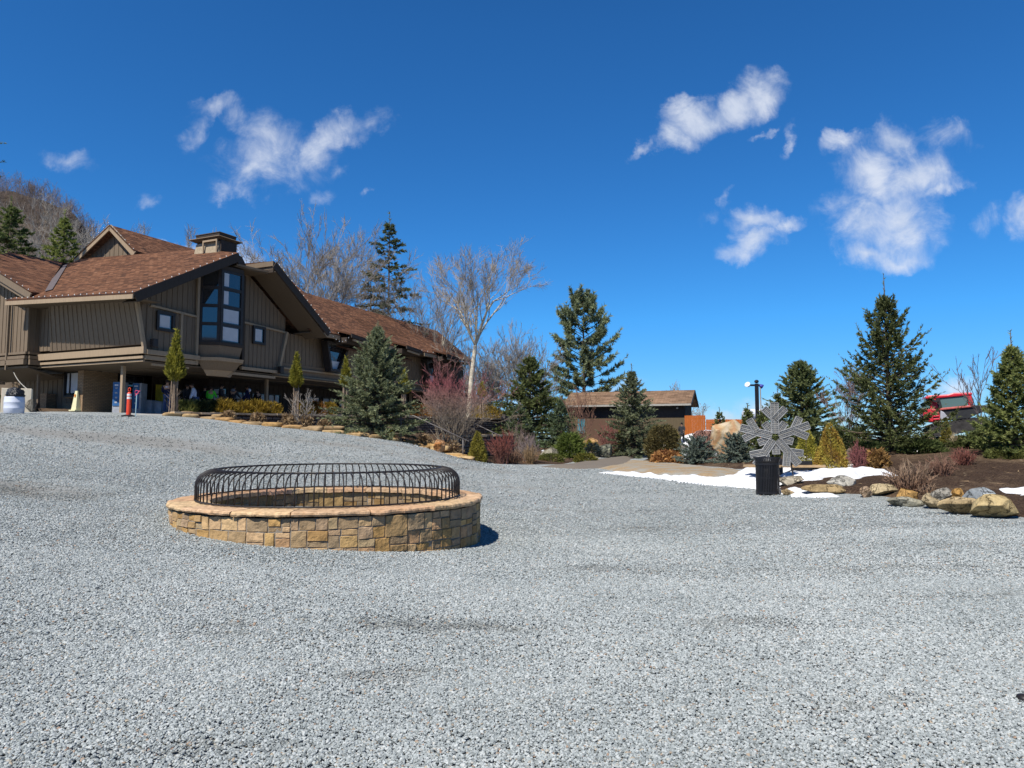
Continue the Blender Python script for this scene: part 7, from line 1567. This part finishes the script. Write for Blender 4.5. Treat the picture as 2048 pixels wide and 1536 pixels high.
gr = thing('snow_groomer', 'red snow groomer parked behind the evergreens on the right', 'snow groomer', (p.x, p.y, zb), R(2)); gr.rotation_euler = (0, 0, R(-25)); s_ = 36 / FPX
def Q(u, v): return ((u - 1906) * s_, (868 - v) * s_)
def plate(name, pts, y0, y1, mat, bev=.03):
    m = MB(); q = [Q(*a_) for a_ in pts]; m.prism([(x, y0, z) for x, z in q], (0, y1 - y0, 0)); return m.build(name, mat, gr, bevel=bev)
plate('cab_body', [(1853, 818), (1878, 818), (1884, 846), (1852, 842)], -1.0, 1.0, RED)
plate('cab_pillar', [(1863, 797), (1875, 796), (1880, 818), (1866, 819)], -1.02, -.86, RED); plate('cab_pillar', [(1863, 797), (1875, 796), (1880, 818), (1866, 819)], .86, 1.02, RED)
plate('rear_pillar', [(1926, 790), (1935, 790), (1938, 812), (1930, 813)], -1.02, -.8, RED); plate('rear_pillar', [(1926, 790), (1935, 790), (1938, 812), (1930, 813)], .8, 1.02, RED)
plate('roof', [(1857, 795), (1862, 792), (1895, 791), (1905, 788), (1936, 788), (1937, 793), (1880, 798), (1858, 799)], -1.06, 1.06, RED, .05)
plate('cab_floor', [(1866, 819), (1938, 812), (1938, 816), (1868, 823)], -1.04, 1.04, plain('pinkish_trim', (.5, .12, .1), .6))
plate('windscreen', [(1855, 799), (1863, 798), (1866, 818), (1854, 820)], -.96, .96, TINT, 0); plate('side_window', [(1876, 797), (1927, 792), (1929, 812), (1881, 818)], -.98, -.95, TINT, 0); plate('side_window', [(1876, 797), (1927, 792), (1929, 812), (1881, 818)], .95, .98, TINT, 0)
plate('door_frame', [(1874, 797), (1882, 797), (1886, 818), (1879, 818)], -1.035, -.96, DKP); plate('seat', [(1912, 797), (1924, 795), (1926, 813), (1912, 814)], -.5, .4, DKP)
plate('chassis', [(1868, 823), (1948, 812), (1950, 826), (1930, 838), (1890, 842), (1872, 838)], -.95, .95, DKP)
plate('fender', [(1882, 822), (1888, 826), (1896, 838), (1880, 845)], -1.15, -.75, LGT)
for i in range(3): plate('step', [(1869, 826 + i * 6), (1879, 825 + i * 6), (1879, 828 + i * 6), (1869, 829 + i * 6)], -1.2, -1.0, RED, .01)
for y0 in (-1.75, .75):
    m = MB(); path = [(1860, 862), (1866, 852), (1890, 846), (1935, 838), (1952, 838), (1956, 848), (1948, 858), (1900, 868), (1868, 872)]; q = [Q(*a_) for a_ in path]; m.prism([(x, y0, z) for x, z in q], (0, 1.0, 0))
    for a_, b_ in zip(q, q[1:] + q[:1]):
        n_ = max(1, int(math.hypot(b_[0] - a_[0], b_[1] - a_[1]) / .16))
        for i in range(n_): t = i / n_; x, z = a_[0] + (b_[0] - a_[0]) * t, a_[1] + (b_[1] - a_[1]) * t; m.box(x - .03, x + .03, y0 - .02, y0 + 1.02, z - .04, z + .04)
    m.build('track', RUB, gr)
plate('hitch', [(1938, 814), (1960, 812), (1966, 820), (1946, 830)], -.6, .6, DKP); MB().sphere((Q(1876, 790)[0], -.8, Q(1876, 790)[1]), .07, 8, 6).build('beacon', DKP, gr)
m = MB(); m.bar((Q(1866, 800)[0], -1.1, Q(1866, 800)[1]), (Q(1878, 806)[0], -1.25, Q(1878, 806)[1]), .2, .08); m.build('mirror', DKP, gr)

def litter(name, label, poly, n, seed, cols, ln=(.05, .22), w=.012, up=.12, lift=.10):
    rs = np.random.RandomState(seed); A = np.array([(p[0], p[1]) for p in poly]); lo_, hi_ = A.min(0), A.max(0); P = rs.uniform(lo_, hi_, (n * 3, 2)); d = sdist(P, A); P = P[d > .15][:n]; m_ = vnoise(P, .5, seed) + rs.rand(len(P)) * .5; P = P[m_ > .55]
    z = gz(P[:, 0], P[:, 1]) + lift + rs.uniform(-.02, .03, len(P)); az = rs.uniform(0, 6.28, len(P)); D = unit(np.c_[np.cos(az), np.sin(az), rs.uniform(-.05, 1, len(P)) * up * 3 * (rs.rand(len(P)) < .4)])
    V, F = blades(np.c_[P, z], D, rs.uniform(*ln, len(P)), np.full(len(P), w) * rs.uniform(.6, 1.8, len(P)), rs); c = np.array(cols)[rs.randint(len(cols), size=len(P))] * rs.uniform(.6, 1.3, (len(P), 1))
    tag(mesh_np(name, V, F, BARK, None, c), label, 'litter', None, 'stuff')
litter('straw_litter', 'straw, twigs and dead leaves scattered over the mulch bank', bed, 15000, 71, [(.30, .21, .12), (.21, .14, .085), (.14, .085, .06), (.36, .28, .18), (.08, .05, .04)])
litter('straw_litter', 'dead leaves and straw scattered over the planting beds by the terrace', soil, 13000, 72, [(.38, .26, .14), (.26, .16, .09), (.34, .16, .08), (.14, .09, .06)], (.06, .25), .02)
print('faces', sum(len(o.data.polygons) for o in scene.objects if o.type == 'MESH'), 'objects', len(scene.objects))
